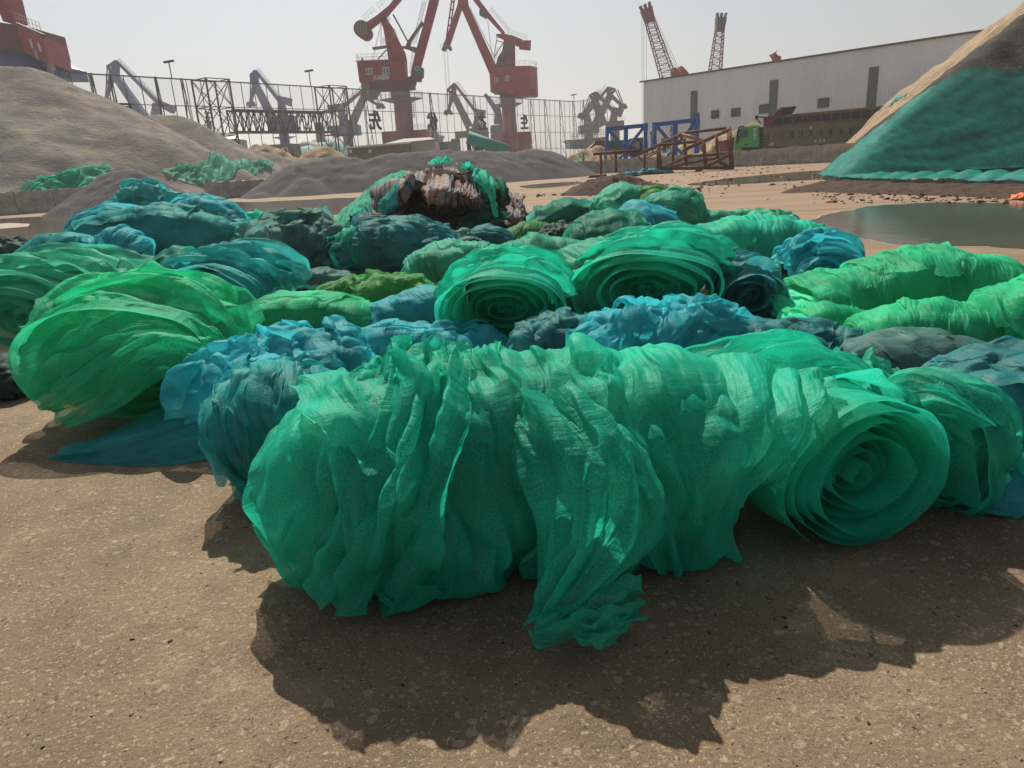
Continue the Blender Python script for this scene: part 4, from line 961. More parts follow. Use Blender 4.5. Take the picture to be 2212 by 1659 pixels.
# --- second red crane
d = 200.0
cr = thing('portal_crane', 'bright red portal crane with a drum-shaped machinery house, right of the pair', 'crane', (*w2(1610, 1200)[:2], 0), group='red portal cranes')
gx = w2(1622, 1170)
MB().tube((gx[0], d + 3, 0), (w2(1607, 925)[0], d + 3, w2(1605, 925)[2]), 1.85, 1.85, 22).build('column', M_red, cr, True)
cx = w2(1607, 915)
MB().tube((cx[0], d + 3, cx[2] - .6), (cx[0], d + 3, cx[2] + .2), 2.0, 3.8, 22).build('platform', M_rpurp, cr)
mb = MB(); rail_run(mb, ring((cx[0], d + 3, cx[2] + .2), 3.75), 1.25, .05, 1); mb.build('railing', M_rail, cr)
MB().tube((cx[0], d + 3, cx[2]), (cx[0] - .3, d + 3, w2(1600, 790)[2]), 2.0, 2.0, 20).build('slewing_ring', M_rpurp, cr, True)
b0, b1 = w2(1448, 1180), w2(1800, 1176); MB().box((b0[0], d - 2.5, 0), (b1[0], d + 8, b0[2])).build('base', M_red, cr)
mb = MB(); rail_run(mb, [(w2(1715, 1170)[0], d - 2.4, b0[2]), (b1[0], d - 2.4, b0[2])], 1.1, .05, 5); mb.build('railing', M_rail, cr)
# machinery house: many-sided drum, deeper at the rear (right)
zt, zb, zl = w2(1660, 592)[2], w2(1865, 842)[2], w2(1650, 785)[2]
xl, xr, xm = w2(1436, 620)[0], w2(1866, 620)[0], w2(1650, 620)[0]
rad = (xr - xl) / 2; cxx = (xl + xr) / 2
P = [(cxx + rad * math.cos(a), d + 5 - 7.5 * math.sin(a)) for a in [math.pi * (1 - k / 10) for k in range(11)]]
P = [(xl, d + 2), (xl + .2, d + .4), (w2(1500, 600)[0], d - 1.2), (w2(1660, 600)[0], d - 2.5), (w2(1790, 600)[0], d - 1.5), (xr - .6, d + 1.5), (xr, d + 3.5), (xr - .8, d + 7), (xl + .8, d + 7)]
n = len(P); V = []
for (x, y) in P:
    bz = zb if x > xm + .1 else zl - .2
    V += [(x, y, bz), (x, y, zt)]
ii = [i for i in range(n)]
F = [(2 * i, 2 * ((i + 1) % n), 2 * ((i + 1) % n) + 1, 2 * i + 1) for i in range(n)] + [tuple(2 * i + 1 for i in ii)]
ho = MB().add(V, F); V2 = [(x, y, zl - .25) for x, y in P]; ho.add(V2, [tuple(ii)])
ho = ho.build('machinery_house', M_red, cr)
MB().box((xl + 1, d - .5, zl - .7), (xm, d + 6, zl)).build('under_frame', M_steel, cr)
MB().box((xm, d - 1.4, zb + .1), (xr - .9, d + 6.6, zl - .3)).build('ballast_box', M_red, cr)
for x0, y0, x1, y1 in ((1483, 688, 1516, 726), (1579, 671, 1609, 710)):
    f = MB(); A, Bq, C, D = w2(x0, y0, -2.6), w2(x1, y0 - 3, -2.6), w2(x1, y1 - 3, -2.6), w2(x0, y1, -2.6)
    for a, b in ((A, Bq), (Bq, C), (C, D), (D, A), ((A + Bq) / 2, (C + D) / 2)): f.bar(a + [0, -.1, 0], b + [0, -.1, 0], .13, .12)
    sub(ho, f.build('window_frame', M_white)); g = MB().prism([A, Bq, C, D], .1, (0, -.08, 0)); sub(ho, g.build('window_pane', M_glass))
mb = MB(); rail_run(mb, [(x, y, zt) for x, y in P[:7]], 1.2, .05, 3); mb.build('railing', M_rail, cr)
MB().prism([w2z(1178, 40), w2z(1252, 40), w2z(1500, 575), w2z(1462, 640), w2z(1437, 640)], 1.5, (0, 1.5, 0)).build('jib', M_red, cr)
mb = MB(); rails_along(mb, w2z(1255, 60, 1.6), w2z(1475, 500, 1.6), .05, .3, 30, .06); ladder(mb, w2z(1470, 560, 1.8), w2z(1520, 400, 1.8), .5, 12, .06); mb.build('ladder', M_steel, cr)
for q in (1.2, 3.8):
    MB().prism([w2z(1565, 345), w2z(1665, 370), w2z(1668, 585), w2z(1490, 585), w2z(1510, 500), w2z(1550, 440)], .5, (0, q, 0)).build('tower', M_rpurp, cr)
arm = MB().prism([w2z(1495, 290), w2z(1560, 284), w2z(1640, 300), w2z(1750, 345), w2z(1805, 352), w2z(1790, 400), w2z(1690, 395), w2z(1600, 350), w2z(1500, 305)], 1.5, (0, 1.8, 0)).build('balance_arm', M_red, cr)
mb = MB(); rails_along(mb, w2z(1590, 297, 1.9), w2z(1770, 345, 1.9), .05, 1.3, 9, .05); sub(arm, mb.build('railing', M_rail))
MB().tube(w2z(1705, 380, 2.5), w2z(1806, 388, 2.5), 1.15, 1.25, 20).build('counterweight', M_red, cr, True)
mb = MB(); mb.bar(w2z(1505, 300, 5), w2z(1475, 480, 5), .2); mb.bar(w2z(1500, 330, 5), w2z(1560, 345, 5), .17); mb.bar(w2z(1562, 345, 5), w2z(1475, 490, 5), .2); mb.bar(w2z(1420, 150, 5), w2z(1460, 475, 5), .13); mb.build('tie_rod', M_steel, cr)
mb = MB(); mb.bar(w2z(1568, 285, 2.5), w2z(1405, 95, 2.5), .75, .9, 1.2, .9); mb.bar(w2z(1405, 95, 2.5), w2z(1280, -70, 2.5), 1.2); mb.build('top_tie', M_red, cr)
mb = MB(); rails_along(mb, w2z(1420, 90, 2), w2z(1580, 275, 2), .5, 1.0, 18, .05); mb.build('railing', M_rail, cr)
mb = MB().prism([w2z(1346, 75), w2z(1370, 58), w2z(1418, 100), w2z(1415, 150), w2z(1395, 140), w2z(1348, 115)], 1.8, (0, 1.6, 0)); mb.build('pulley_block', M_steel, cr)
mb = MB(); mb.prism([w2z(1155, 20), w2z(1195, 60), w2z(1085, 395), w2z(1025, 385), w2z(1050, 330)], 1.3, (0, 1.6, 0)); mb.build('front_arm', M_red, cr)
MB().prism([w2z(1165, -120), w2z(1230, -120), w2z(1255, 45), w2z(1180, 65), w2z(1155, 20)], 1.5, (0, 1.5, 0)).build('jib_head', M_red, cr)
mb = MB(); mb.bar(w2z(1103, -40, 2.3), w2z(1052, 335, 2.3), .35); mb.bar(w2z(1126, -40, 2.3), w2z(1076, 335, 2.3), .35)
for k in range(5): mb.bar(w2z(1097 - k * 10, 0 + k * 70, 2.3), w2z(1120 - k * 10, 0 + k * 70, 2.3), .35)
mb.build('front_tie', M_red, cr)
MB().prism([w2z(1028, 375), w2z(1082, 385), w2z(1105, 418), w2z(1090, 438), w2z(1060, 412), w2z(1045, 440), w2z(1010, 430), w2z(1025, 400)], 2.0, (0, 1.4, 0)).build('rope_head', M_steel, cr)
mb = MB(); rail_run(mb, [w2z(1003, 425, 1.4), w2z(1100, 425, 1.4)], 1.1, .05, 6); mb.build('railing', M_rail, cr)
mb = MB()
for x0, x1 in ((1025, 1062), (1034, 1068), (1057, 1084), (1064, 1092)): mb.bar(w2z(x0, 430, 2.4), w2z(x1, 900, 2.4), .05)
mb.build('rope', M_steel, cr)

# --- partly seen crane behind the left sand pile
d = 118.0
def w0(x, y, dy=0.0): return W(x / 9.562, y / 9.562, d + dy)
cr = thing('portal_crane', 'faded red crane cut off by the top left corner above the sand pile', 'crane', (*w0(100, 1500)[:2], 0), group='red portal cranes')
a = w0(330, 500, 0); b = W(895 / 9.562, 740 / 9.562, d - 12); c = W(1012 / 9.562, 1300 / 9.562, d - 12); e_ = w0(480, 1080, 0)
depthv = np.array([-2.0, 9, 0])
ho = MB().add([a, b, c, e_, a + depthv, b + depthv, c + depthv, e_ + depthv], [(0, 3, 2, 1), (4, 5, 6, 7), (0, 1, 5, 4), (1, 2, 6, 5), (2, 3, 7, 6), (3, 0, 4, 7)]).build('machinery_house', M_red, cr)
lq = lambda x, y: W(x / 9.562, y / 9.562, d - 12 * (x - 330) / 565 - .35)
for x0, y0, x1, y1 in ((625, 815, 675, 990), (790, 893, 850, 1062)):
    f = MB(); f.bar(lq(x0, y0), lq(x1, y1), .28, .1); sub(ho, f.build('window_frame', M_white))
fr = b - a; fr = fr / np.linalg.norm(fr)
text_obj('国际', 'lettering', lq(745, 1125), 1.1, M_rail, cr, right=fr * [1, 1, 1], up=(0, 0, 1), depth=.05, width=2.1, bold=.012)
MB().bar(lq(210, 440), lq(900, 745), .5, .5).build('roof_edge', M_rpurp, cr)
mb = MB(); A_, B_2 = lq(215, 395), lq(850, 665); rail_run(mb, [A_, B_2], 1.2, .05, 9); mb.build('railing', M_rail, cr)
MB().prism([w0(-900, 300), w0(330, 480), w0(480, 1060), w0(420, 1090), w0(-900, 1010)], 10, (0, 2.5, 0)).build('tower', M_rpurp, cr)
MB().prism([w0(-700, 1000), w0(480, 1080), W(950 / 9.562, 1300 / 9.562, d - 9), W(1015 / 9.562, 1540 / 9.562, d - 9), w0(-700, 1540)], 9, (0, 1.2, 0)).build('under_frame', M_navy, cr)
MB().add([W(945 / 9.562, 1295 / 9.562, d - 11.8), W(1015 / 9.562, 1290 / 9.562, d - 11.8), W(1092 / 9.562, 1585 / 9.562, d - 11.8), W(1015 / 9.562, 1545 / 9.562, d - 11.8)], [(0, 1, 2, 3)]).prism([lq(945, 1295), lq(1012, 1290), lq(1092, 1640), lq(1015, 1640)], 1.2).build('side_plate', M_steel, cr)
MB().prism([w0(-400, -700), w0(-60, -700), w0(130, -20), w0(235, 420), w0(60, 440), w0(-120, -20)], 4, (0, 0, 0)).build('jib', M_red, cr)
MB().tube((w0(-100, 1540)[0], d + 6, 0), (w0(-100, 1540)[0], d + 6, w0(0, 1540)[2]), 3.4, 3.2, 20).build('column', M_red, cr, True)

# --- distant blue and maroon cranes
def far_crane(label, T, d, apex, corner, tip, jibm, jibb, tie1, cwt, tower, house, m1, m2, group='far cranes beyond the fence', column=None, plat=True, k=1.0):
    w = lambda p, dy=0.0: (lambda q: q + np.array([0, dy, 0]))(W(*T(*p), d))
    base = w(jibb); c = thing('portal_crane', label, 'crane', (w(tower[1])[0], d, 0), group=group)
    s = k * d / 290.0
    MB().bar(w(apex), w(jibm), 1.4 * s, 2.0 * s, 2.3 * s).bar(w(jibm), w(jibb), 2.3 * s, 2.4 * s, 3.0 * s).build('jib', m1, c)
    mb = MB(); mb.bar(w(apex), w(corner), .8 * s, 1.4 * s); mb.bar(w(corner), w(jibm), .8 * s, 1.2 * s); mb.build('head_frame', m1, c)
    mb = MB(); mb.bar(w(corner), w(tip), .35 * s); q = w(corner) + [.9 * s, 0, 0]; mb.bar(q, w(tip) + [.5 * s, 0, 0], .35 * s)
    mb.build('front_tie', m1, c)
    MB().bar(w(jibm) + [0, 0, .3], w(tip), 1.5 * s, 1.2 * s, 1.0 * s).build('front_arm', m1, c)
    t = w(tip); MB().prism([t + np.array(v) * s for v in ((-1.3, 0, .8), (1.1, 0, 1.0), (1.9, 0, -.6), (.9, 0, -1.0), (.2, 0, -.5), (-.4, 0, -1.1), (-1.7, 0, -.7))], 1.6 * s).build('rope_head', m2, c)
    MB().bar(w(apex), w(tie1), .9 * s, 1.4 * s, 1.3 * s).build('top_tie', m1, c)
    mb = MB(); rails_along(mb, w(apex), w(tie1), .6 * s, .9 * s, 14, .09); mb.build('railing', M_rail, c)
    MB().bar(w(tie1), w(cwt), 2.0 * s, 2.4 * s, 2.9 * s).build('counterweight', m1, c)
    MB().bar(w(tower[0], -.9 * s), w(tower[1], -.9 * s), 2.0 * s, .6, 3.4 * s).bar(w(tower[0], .9 * s), w(tower[1], .9 * s), 2.0 * s, .6, 3.4 * s).build('tower', m2, c)
    if house:
        A = w(house[:2]); Bh = w(house[2:]); MB().box((min(A[0], Bh[0]), d - 3 * s, min(A[2], Bh[2])), (max(A[0], Bh[0]), d + 4 * s, max(A[2], Bh[2]))).build('machinery_house', m2, c)
        mb = MB(); x0, x1, zz = min(A[0], Bh[0]), max(A[0], Bh[0]), max(A[2], Bh[2]); rail_run(mb, [(x0, d - 3 * s, zz), (x1, d - 3 * s, zz)], 1.2 * s, .07 * s, 7); mb.build('railing', M_rail, c)
        xc = (x0 + x1) / 2 if column is None else w(column)[0]; zl_ = min(A[2], Bh[2])
        MB().tube((xc, d, 0), (xc, d, zl_), 2.0 * s, 1.8 * s, 14).build('column', m1 if not plat else M_navy, c, True)
        if plat: MB().tube((xc, d, zl_ - 2.2 * s), (xc, d, zl_ - 1.5 * s), 2.0 * s, 4.6 * s, 16).build('platform', m2, c)
    return c
far_crane('distant blue crane folded like an A above the left sand pile', Z1, 230, (735, 385), (676, 422), (664, 632), (722, 470), (905, 735), (990, 640), (1095, 692), ((985, 650), (985, 760)), (935, 730, 1040, 800), M_navy, M_navy)
far_crane('distant blue crane seen between the two lattice gantry towers', Z1, 250, (1610, 445), (1577, 476), (1576, 655), (1606, 525), (1722, 755), (1748, 620), (1830, 645), ((1770, 640), (1785, 745)), (1690, 738, 1868, 832), M_navy, M_navy, column=(1788, 850))
far_crane('distant blue and maroon crane with its jib leaning right, left of the lettered crane', Z2, 230, (352, 770), (400, 800), (474, 935), (330, 860), (215, 1120), (158, 935), (22, 968), ((130, 960), (160, 1120)), (45, 1112, 298, 1190), M_rpurp, M_navy, column=(195, 1260), plat=False)
far_crane('distant mauve crane between the two red cranes', Z2, 260, (1130, 738), (1066, 796), (1072, 990), (1120, 830), (1262, 1120), (1318, 985), (1400, 1010), ((1345, 1000), (1320, 1140)), (1235, 1135, 1430, 1225), M_rpurp, M_rpurp, plat=False)
far_crane('left one of two crossing far cranes at the right end of the fence', Z3, 280, (360, 762), (308, 792), (246, 955), (352, 825), (425, 1040), (490, 905), (578, 937), ((512, 930), (500, 1040)), (452, 1005, 585, 1075), M_rpurp, M_rpurp, plat=False)
far_crane('right one of two crossing far cranes at the right end of the fence', Z3, 300, (462, 724), (522, 742), (585, 880), (478, 790), (345, 1050), (285, 945), (232, 968), ((285, 940), (300, 1050)), (222, 1040, 382, 1100), M_rpurp, M_steel, plat=False)
far_crane('tiny hazy crane low between the red cranes', Z2, 420, (912, 1090), (895, 1110), (890, 1160), (925, 1130), (950, 1230), (1000, 1215), (1030, 1230), ((985, 1215), (985, 1290)), None, M_steel, M_steel)

# --- lattice booms behind the shed
def boom(label, pts, d, w0_, w1_, n, head, ropes, extra=None):
    w = lambda p: W(*Z3(*p), d)
    a, b = w(pts[0]), w(pts[1]); c = thing('lattice_boom_crane', label, 'crane', (a[0], d, 0), group='lattice booms behind the warehouse')
    t = (b - a) / np.linalg.norm(b - a); q = np.cross(t, [0, 1, 0]); r = np.array([0, 1.0, 0])
    mb = MB(); mb2 = MB(); C = lambda k: (a + (b - a) * k, w0_ + (w1_ - w0_) * k)
    for i, j in ((-1, -1), (1, -1), (1, 1), (-1, 1)):
        (p0, x0), (p1, x1) = C(0), C(1); mb.bar(p0 + q * i * x0 / 2 + r * j * x0 / 2, p1 + q * i * x1 / 2 + r * j * x1 / 2, .2)
    for k in range(n):
        (p0, x0), (p1, x1) = C(k / n), C((k + 1) / n)
        for (i, j), (i2, j2) in (((-1, -1), (1, -1)), ((1, -1), (1, 1)), ((1, 1), (-1, 1)), ((-1, 1), (-1, -1))):
            A = lambda p, x, u, v: p + q * u * x / 2 + r * v * x / 2
            mb2.bar(A(p0, x0, i, j), A(p0, x0, i2, j2), .09); mb2.bar(A(p0, x0, i, j) if k % 2 else A(p0, x0, i2, j2), A(p1, x1, i2, j2) if k % 2 else A(p1, x1, i, j), .09)
    ch = mb.build('chord', M_red, c); mb2.build('lacing', M_rpurp, c)
    hw = w1_ * 1.5; mb = MB().bar(b - t * .5, b + t * 2.4, w1_ * 1.05, hw * .8, hw * .9, hw * .8)
    for k in (-1, 0, 1): mb.bar(b + t * 2.35 + q * k * hw * .33, b + t * 3.4 + q * k * hw * .40, hw * .16, hw * .5)
    mb.build('boom_head', head, c)
    mb = MB()
    for (x0, y0, x1, y1) in ropes: mb.bar(w((x0, y0)), w((x1, y1)), .06)
    mb.build('rope', M_steel, c)
    if extra:
        for P in extra: MB().prism([w(p) for p in P], 3).build('mast_link', M_red, c)
boom('red lattice boom leaning left above the near end of the warehouse roof', ((960, 650), (805, 165)), 175, 2.9, 1.8, 16, M_rpurp, ((742, 90, 745, 1200), (758, 130, 760, 1150), (778, 200, 778, 1100), (830, 100, 1045, 560), (850, 190, 1050, 600), (870, 300, 1060, 640)),
     [[(1002, 560), (1020, 556), (1058, 600), (1050, 640), (1005, 640)], [(1062, 545), (1080, 548), (1128, 600), (1125, 630), (1065, 630)]])
boom('upright lattice boom with a three-pronged head behind the warehouse', ((1345, 600), (1385, 240)), 185, 2.6, 1.7, 12, M_steel, ((1412, 200, 1400, 600), (1360, 230, 1310, 600)))
c = thing('crane_mast_tip', 'small red crane tip just showing over the warehouse roof', 'crane', tuple(W(*Z3(1855, 490), 150)))
MB().prism([W(*Z3(x, y), 150) for x, y in ((1820, 445), (1845, 428), (1862, 455), (1893, 465), (1890, 500), (1852, 500), (1840, 468))], 2).build('mast_head', M_red, c)
MB().bar(W(*Z3(1845, 440), 150), W(*Z3(1858, 420), 150), .12).build('antenna', M_steel, c)

# ------------------------------------------------------------------ harbour clutter
d = 122.0
of = thing('site_office', 'low cream site office with a grey roof behind the gravel ridge', 'building', (*w2(580, 1350)[:2], 0))
A, Bq = w2(742, 1245), w2(955, 1240)
MB().box((A[0], d, 0), (Bq[0], d + 9, A[2])).build('wall', M_cream, of)
C, D = w2(490, 1275), w2(790, 1218)
MB().add([(C[0], d - .8, C[2]), (w2(965, 1240)[0], d - .8, A[2] + .1), (w2(890, 1222)[0], d + 4.5, D[2] + .2), (w2(650, 1222)[0], d + 4.5, D[2] + .2), (C[0], d + 10, C[2]), (w2(965, 1240)[0], d + 10, A[2] + .1)],
         [(0, 1, 2, 3), (3, 2, 5, 4), (1, 5, 2), (0, 3, 4), (0, 4, 5, 1)]).build('roof', M_roofg, of)
MB().box((w2(500, 1300)[0], d + 1.0, 0), (A[0] - .02, d + 8, C[2] - .1)).build('wall', M_cream, of)
MB().box((w2(655, 1268)[0], d + .9, 0), (w2(715, 1268)[0], d + .98, w2(650, 1275)[2])).build('door', M_glass, of)
MB().box((w2(540, 1268)[0], d + .9, 0), (w2(612, 1268)[0], d + .98, w2(540, 1288)[2])).build('door', M_glass, of)
an = thing('site_office', 'lower brown lean-to wing with small windows left of the site office', 'building', (*w2(300, 1350)[:2], 0))
L0, R0 = w2(212, 1305), w2(738, 1262)
MB().add([(L0[0], d - 2.5, 0), (R0[0], d - 2.5, 0), (R0[0], d - 2.5, R0[2] - .1), (L0[0], d - 2.5, L0[2] - .1), (L0[0], d + .8, 0), (R0[0], d + .8, 0), (R0[0], d + .8, R0[2] - .1), (L0[0], d + .8, L0[2] - .1)], [(0, 1, 2, 3), (4, 7, 6, 5), (0, 3, 7, 4), (1, 5, 6, 2), (3, 2, 6, 7)]).build('wall', mat('dull_brown_wall', (.17, .145, .13), .8, (.22, .19, .17), 1.0), an)
MB().bar((L0[0] - .5, d - 1.2, L0[2]), (R0[0] + .3, d - 1.2, R0[2]), .25, 4.2).build('roof', M_white, an)
for x in (230, 268, 345, 395, 480): MB().box((w2(x, 1330)[0], d - 2.62, w2(x, 1350)[2]), (w2(x + (24 if x > 240 else 22), 1330)[0], d - 2.52, w2(x, 1322)[2])).build('window', M_white if x in (230, 395) else M_glass, an)
cb = thing('grey_cabin', 'small grey cabin with a white framed window behind the sand', 'building', (*Wd(603, 330, 96)[:2], 0))
a, b = Wd(575, 313, 104), Wd(632, 312, 104); MB().box((a[0], 104, 0), (b[0], 108, a[2])).build('wall', M_roofg, cb)
a, b = Wd(610, 319, 104), Wd(624, 334, 104); MB().box((a[0], 103.85, b[2]), (b[0], 103.95, a[2])).build('window', M_white, cb); 
MB().box((a[0] + .15, 103.75, b[2] + .15), ((a[0] + b[0]) / 2 - .05, 103.83, a[2] - .15)).box(((a[0] + b[0]) / 2 + .05, 103.75, b[2] + .15), (b[0] - .15, 103.83, a[2] - .15)).build('window_pane', M_glass, cb)
pv = thing('pavilion', 'hazy white roofed hut under the left gantry tower', 'building', (*Wd(510, 305, 190)[:2], 0))
a, b, c_ = Wd(494, 299, 190), Wd(525, 301, 190), Wd(508, 291, 190)
MB().add([(a[0], 188, a[2]), (b[0], 188, b[2]), (b[0], 196, b[2]), (a[0], 196, a[2]), (a[0] + 2, 192, c_[2]), (b[0] - 3, 192, c_[2])], [(0, 1, 5, 4), (2, 3, 4, 5), (1, 2, 5), (3, 0, 4), (0, 3, 2, 1)]).build('roof', M_white, pv)
MB().box((a[0] + .8, 189, 0), (b[0] - .8, 195, a[2])).build('wall', M_cream, pv)
d = 215.0
ct = thing('hopper', 'plain grey hopper portal between the two red cranes', 'hopper', (*w2(1245, 1300)[:2], 0))
mb = MB(); z = w2(1150, 1160)[2]
for x in (1152, 1335): p = w2(x, 1200); mb.bar((p[0], d, 0), (p[0], d, z), 1.0); mb.bar((p[0], d + 6, 0), (p[0], d + 6, z), 1.0)
mb.build('leg', M_steel, ct); MB().box((w2(1148, 1160)[0], d - 1, z - 1.6), (w2(1343, 1160)[0], d + 7, z)).build('beam', M_steel, ct)
bx = thing('blue_hull_barge', 'dark blue hull showing beside the office roof', 'ship', (*w2(1040, 1300)[:2], 0))
MB().box((w2(950, 1255)[0], 215, -.5), (w2(1148, 1255)[0], 225, w2(950, 1253)[2])).build('hull', M_hull, bx); MB().box((w2(1095, 1225)[0], 217, w2(950, 1253)[2]), (w2(1138, 1225)[0], 220, w2(1100, 1222)[2])).build('deckhouse', M_hull, bx)
sh = thing('cargo_ship', 'dark blue bow of a ship behind the second red crane', 'ship', (*w2(1520, 1130)[:2], 0))
MB().prism([W(*Z2(x, y), 245) for x, y in ((1448, 1105), (1600, 1090), (1620, 1170), (1460, 1170), (1445, 1150))], 18).build('hull', M_hull, sh)
mb = MB(); P = lambda x, y: W(*Z2(x, y), 250)
for x0, x1 in ((1498, 1490), (1512, 1505), (1525, 1548), (1520, 1530)): mb.bar(P(x0, 960), P(x1, 1095), .9)
mb.bar(P(1490, 970), P(1535, 965), 2.2); mb.bar(P(1495, 985), P(1400, 830), 1.1); mb.bar(P(1520, 985), P(1425, 850), .9)
for k in range(8): mb.bar(P(1495 - 12 * k, 985 - 19 * k), P(1520 - 12 * k, 985 - 17 * k), .4)
mb.build('deck_crane', M_navy, sh)
s2 = thing('cargo_ship', 'long dark hull behind the right end of the fence', 'ship', (*W(*Z3(290, 1200), 215)[:2], 0))
MB().prism([W(*Z3(x, y), 232) for x, y in ((120, 1158), (270, 1148), (445, 1130), (445, 1225), (150, 1225), (150, 1180))], 16).build('hull', M_hull, s2)
mb = MB(); rail_run(mb, [W(*Z3(150, 1155), 231.5), W(*Z3(440, 1131), 231.5)], 1.6, .12, 16); mb.build('railing', M_steel, s2)
cv = thing('conveyor', 'sloping conveyor under a torn teal cover behind the gravel ridge', 'conveyor', (*W(*Z2(1400, 1300), 100)[:2], 0))
q = lambda x, y: W(*Z2(x, y), 100)
MB().tube(q(1245, 1212), q(1598, 1328), .85, .75, 12).build('cover', M_teal, cv, True)
mb = MB()
for k in range(12):
    a0, a1 = q(1240 + 28 * k, 1228 + 9.4 * k), q(1240 + 28 * (k + 1), 1228 + 9.4 * (k + 1)); b0 = a0 - [0, 0, 1.9]; b1 = a1 - [0, 0, 1.9]
    mb.bar(a0, b0, .14); mb.bar(b0, a1, .12); mb.bar(b0, b1, .2)
mb.bar(q(1250, 1240), [q(1262, 1330)[0], 100, 0], .25); mb.bar(q(1330, 1270), [q(1330, 1330)[0], 100, 0], .25); mb.build('truss', M_steel, cv)
def net_mound(label, T, pts, d, h, m, seed=0):
    H = Heap([[W(*T(*p), d) for p in pts]], .8, .5, seed, .3); o = H.mesh('covered_mound', m, .8); return tag(o, label, 'covered heap', 'sheeted heaps beyond the fence')
net_mound('pale turquoise sheeted heap right of the grey cabin', Z1, ((1870, 925), (1940, 918), (1990, 925)), 140, 5, M_teal, 1)
net_mound('teal sheeted heap behind the right lattice tower', Z2, ((-20, 1262), (40, 1252), (150, 1262)), 150, 5, M_teal, 2)
net_mound('wide pale grey mound in the haze beyond the fence opening', Z1, ((1850, 905), (1930, 892), (2030, 893)), 200, 5, M_roofg, 3)
rm = thing('radar_mast', 'thin ship mast with radars behind the fence, left of the gantry', 'mast', (*W(*Z1(1315, 780), 240)[:2], 0))
q = lambda x, y: W(*Z1(x, y), 240)
mb = MB(); mb.bar(q(1322, 815), q(1300, 700), 1.2, 1.2, .5); mb.bar(q(1300, 700), q(1272, 660), .2)
mb.build('pole', M_steel, rm)
mb = MB()
for y, w in ((712, 24), (740, 14), (768, 20), (790, 18)): mb.bar(q(1312 - w, y), q(1312 + w, y), .35, 1)
mb.build('crossarm', M_steel, rm)
tw = thing('light_tower', 'hazy blue-grey tower with a saucer deck right of the pale mound', 'tower', (*W(*Z1(2020, 890), 260)[:2], 0))
q = lambda x, y: W(*Z1(x, y), 260); g = q(2020, 890); MB().tube((g[0], 260, 0), (q(2008, 770)[0], 260, q(2010, 770)[2]), 2.0, 1.5, 12).build('shaft', M_roofg, tw, True); MB().tube((g[0], 260, g[2] - .6), (g[0], 260, g[2] + .6), 4.5, 2.5, 14).build('deck', M_roofg, tw)
# ------------------------------------------------------------------ dump truck with green cab, behind the blocks
ZT = lambda x, y: (1545.1 + x / 4.7995, 206 + y / 4.7995)
ta, tb = W(*ZT(200, 540), 79), W(*ZT(1920, 440), 73); ta[2] = tb[2] = 0
td = (tb - ta); tL = np.linalg.norm(td); td = td / tL; tn_ = np.array([-td[1], td[0], 0])
if tn_[1] < 0: tn_ = -tn_
trk = thing('dump_truck', 'long muddy dump truck with a green cab parked behind the barrier blocks', 'truck', tuple(ta))
def tp(x, y, back=0.0):
    """point on the truck's near side at crop pixel x, y"""
    X, Y = ZT(x, y); v = ray(X, Y); t = np.linspace(40, 120, 8001)
    P = v[None] * t[:, None] + [0, 0, CAM_H]; s = (P - ta) @ tn_; k = np.argmin(np.abs(s)); return P[k] + tn_ * back
TW = 2.6
def tprism(pts, w=TW, off=0.0):
    P = [Vector(tp(*p) + tn_ * off) for p in pts]; n = len(P); q = Vector(tn_ * w)
    return MB().add([*P, *[p + q for p in P]], [tuple(range(n)), tuple(range(2 * n - 1, n - 1, -1))] + [(i + n, (i + 1) % n + n, (i + 1) % n, i) for i in range(n)])
cab = tprism([(190, 640), (196, 500), (235, 335), (250, 325), (455, 312), (458, 640)]).build('cab', M_cabgreen, trk, False, .06)
wd = tprism([(250, 355), (340, 345), (338, 425), (262, 445), (243, 500), (236, 500)], .06, -.05).build('side_window', M_glass); sub(cab, wd)
sub(cab, tprism([(236, 345), (222, 420), (218, 500), (228, 500), (240, 420), (250, 348)], .1, -.12).build('pillar', M_black))
sub(cab, tprism([(310, 502), (336, 500), (336, 514), (310, 516)], .05, -.05).build('door_handle', M_black))
sub(cab, MB().bar(tp(236, 340, -.25), tp(262, 322, -.25), .12).bar(tp(262, 322, -.3), tp(300, 322, -.3), .10).build('sun_visor', M_black))
sub(cab, tprism([(228, 370), (243, 365), (243, 440), (232, 445)], .12, -.5).build('mirror', M_black))
c_ = (tp(413, 398) + tp(411, 400)) / 2 - tn_ * .08
text_obj('IVECO', 'lettering', c_, np.linalg.norm(tp(397, 400) - tp(428, 398)), M_white, trk, right=(0, 0, 1), up=-td, depth=.03, width=np.linalg.norm(tp(412, 338) - tp(410, 458)), bold=.02)
tprism([(270, 540), (450, 535), (458, 600), (440, 620), (270, 620)], TW, -.04).build('wheel_arch', M_black, trk)
bed = tprism([(498, 322), (1735, 245), (1735, 460), (1640, 470), (500, 545)], TW, 0).build('dump_body', M_bed, trk)
up_ = tprism([(498, 222), (1735, 110), (1738, 232), (500, 320)], TW + .1, -.06).build('side_board', M_bedtop, trk)
sub(up_, tprism([(500, 228), (612, 216), (612, 308), (500, 318)], .05, -.13).build('front_panel', M_dred))
tprism([(1735, 108), (1922, 105), (1915, 250), (1800, 330), (1735, 400)], TW, -.02).build('tailgate', M_bedtop, trk)
mb = MB()
xs = [620, 715, 815, 915, 1012, 1112, 1215, 1318, 1422, 1532, 1645]
lerp = lambda x, p, q: p[1] + (q[1] - p[1]) * (x - p[0]) / (q[0] - p[0])
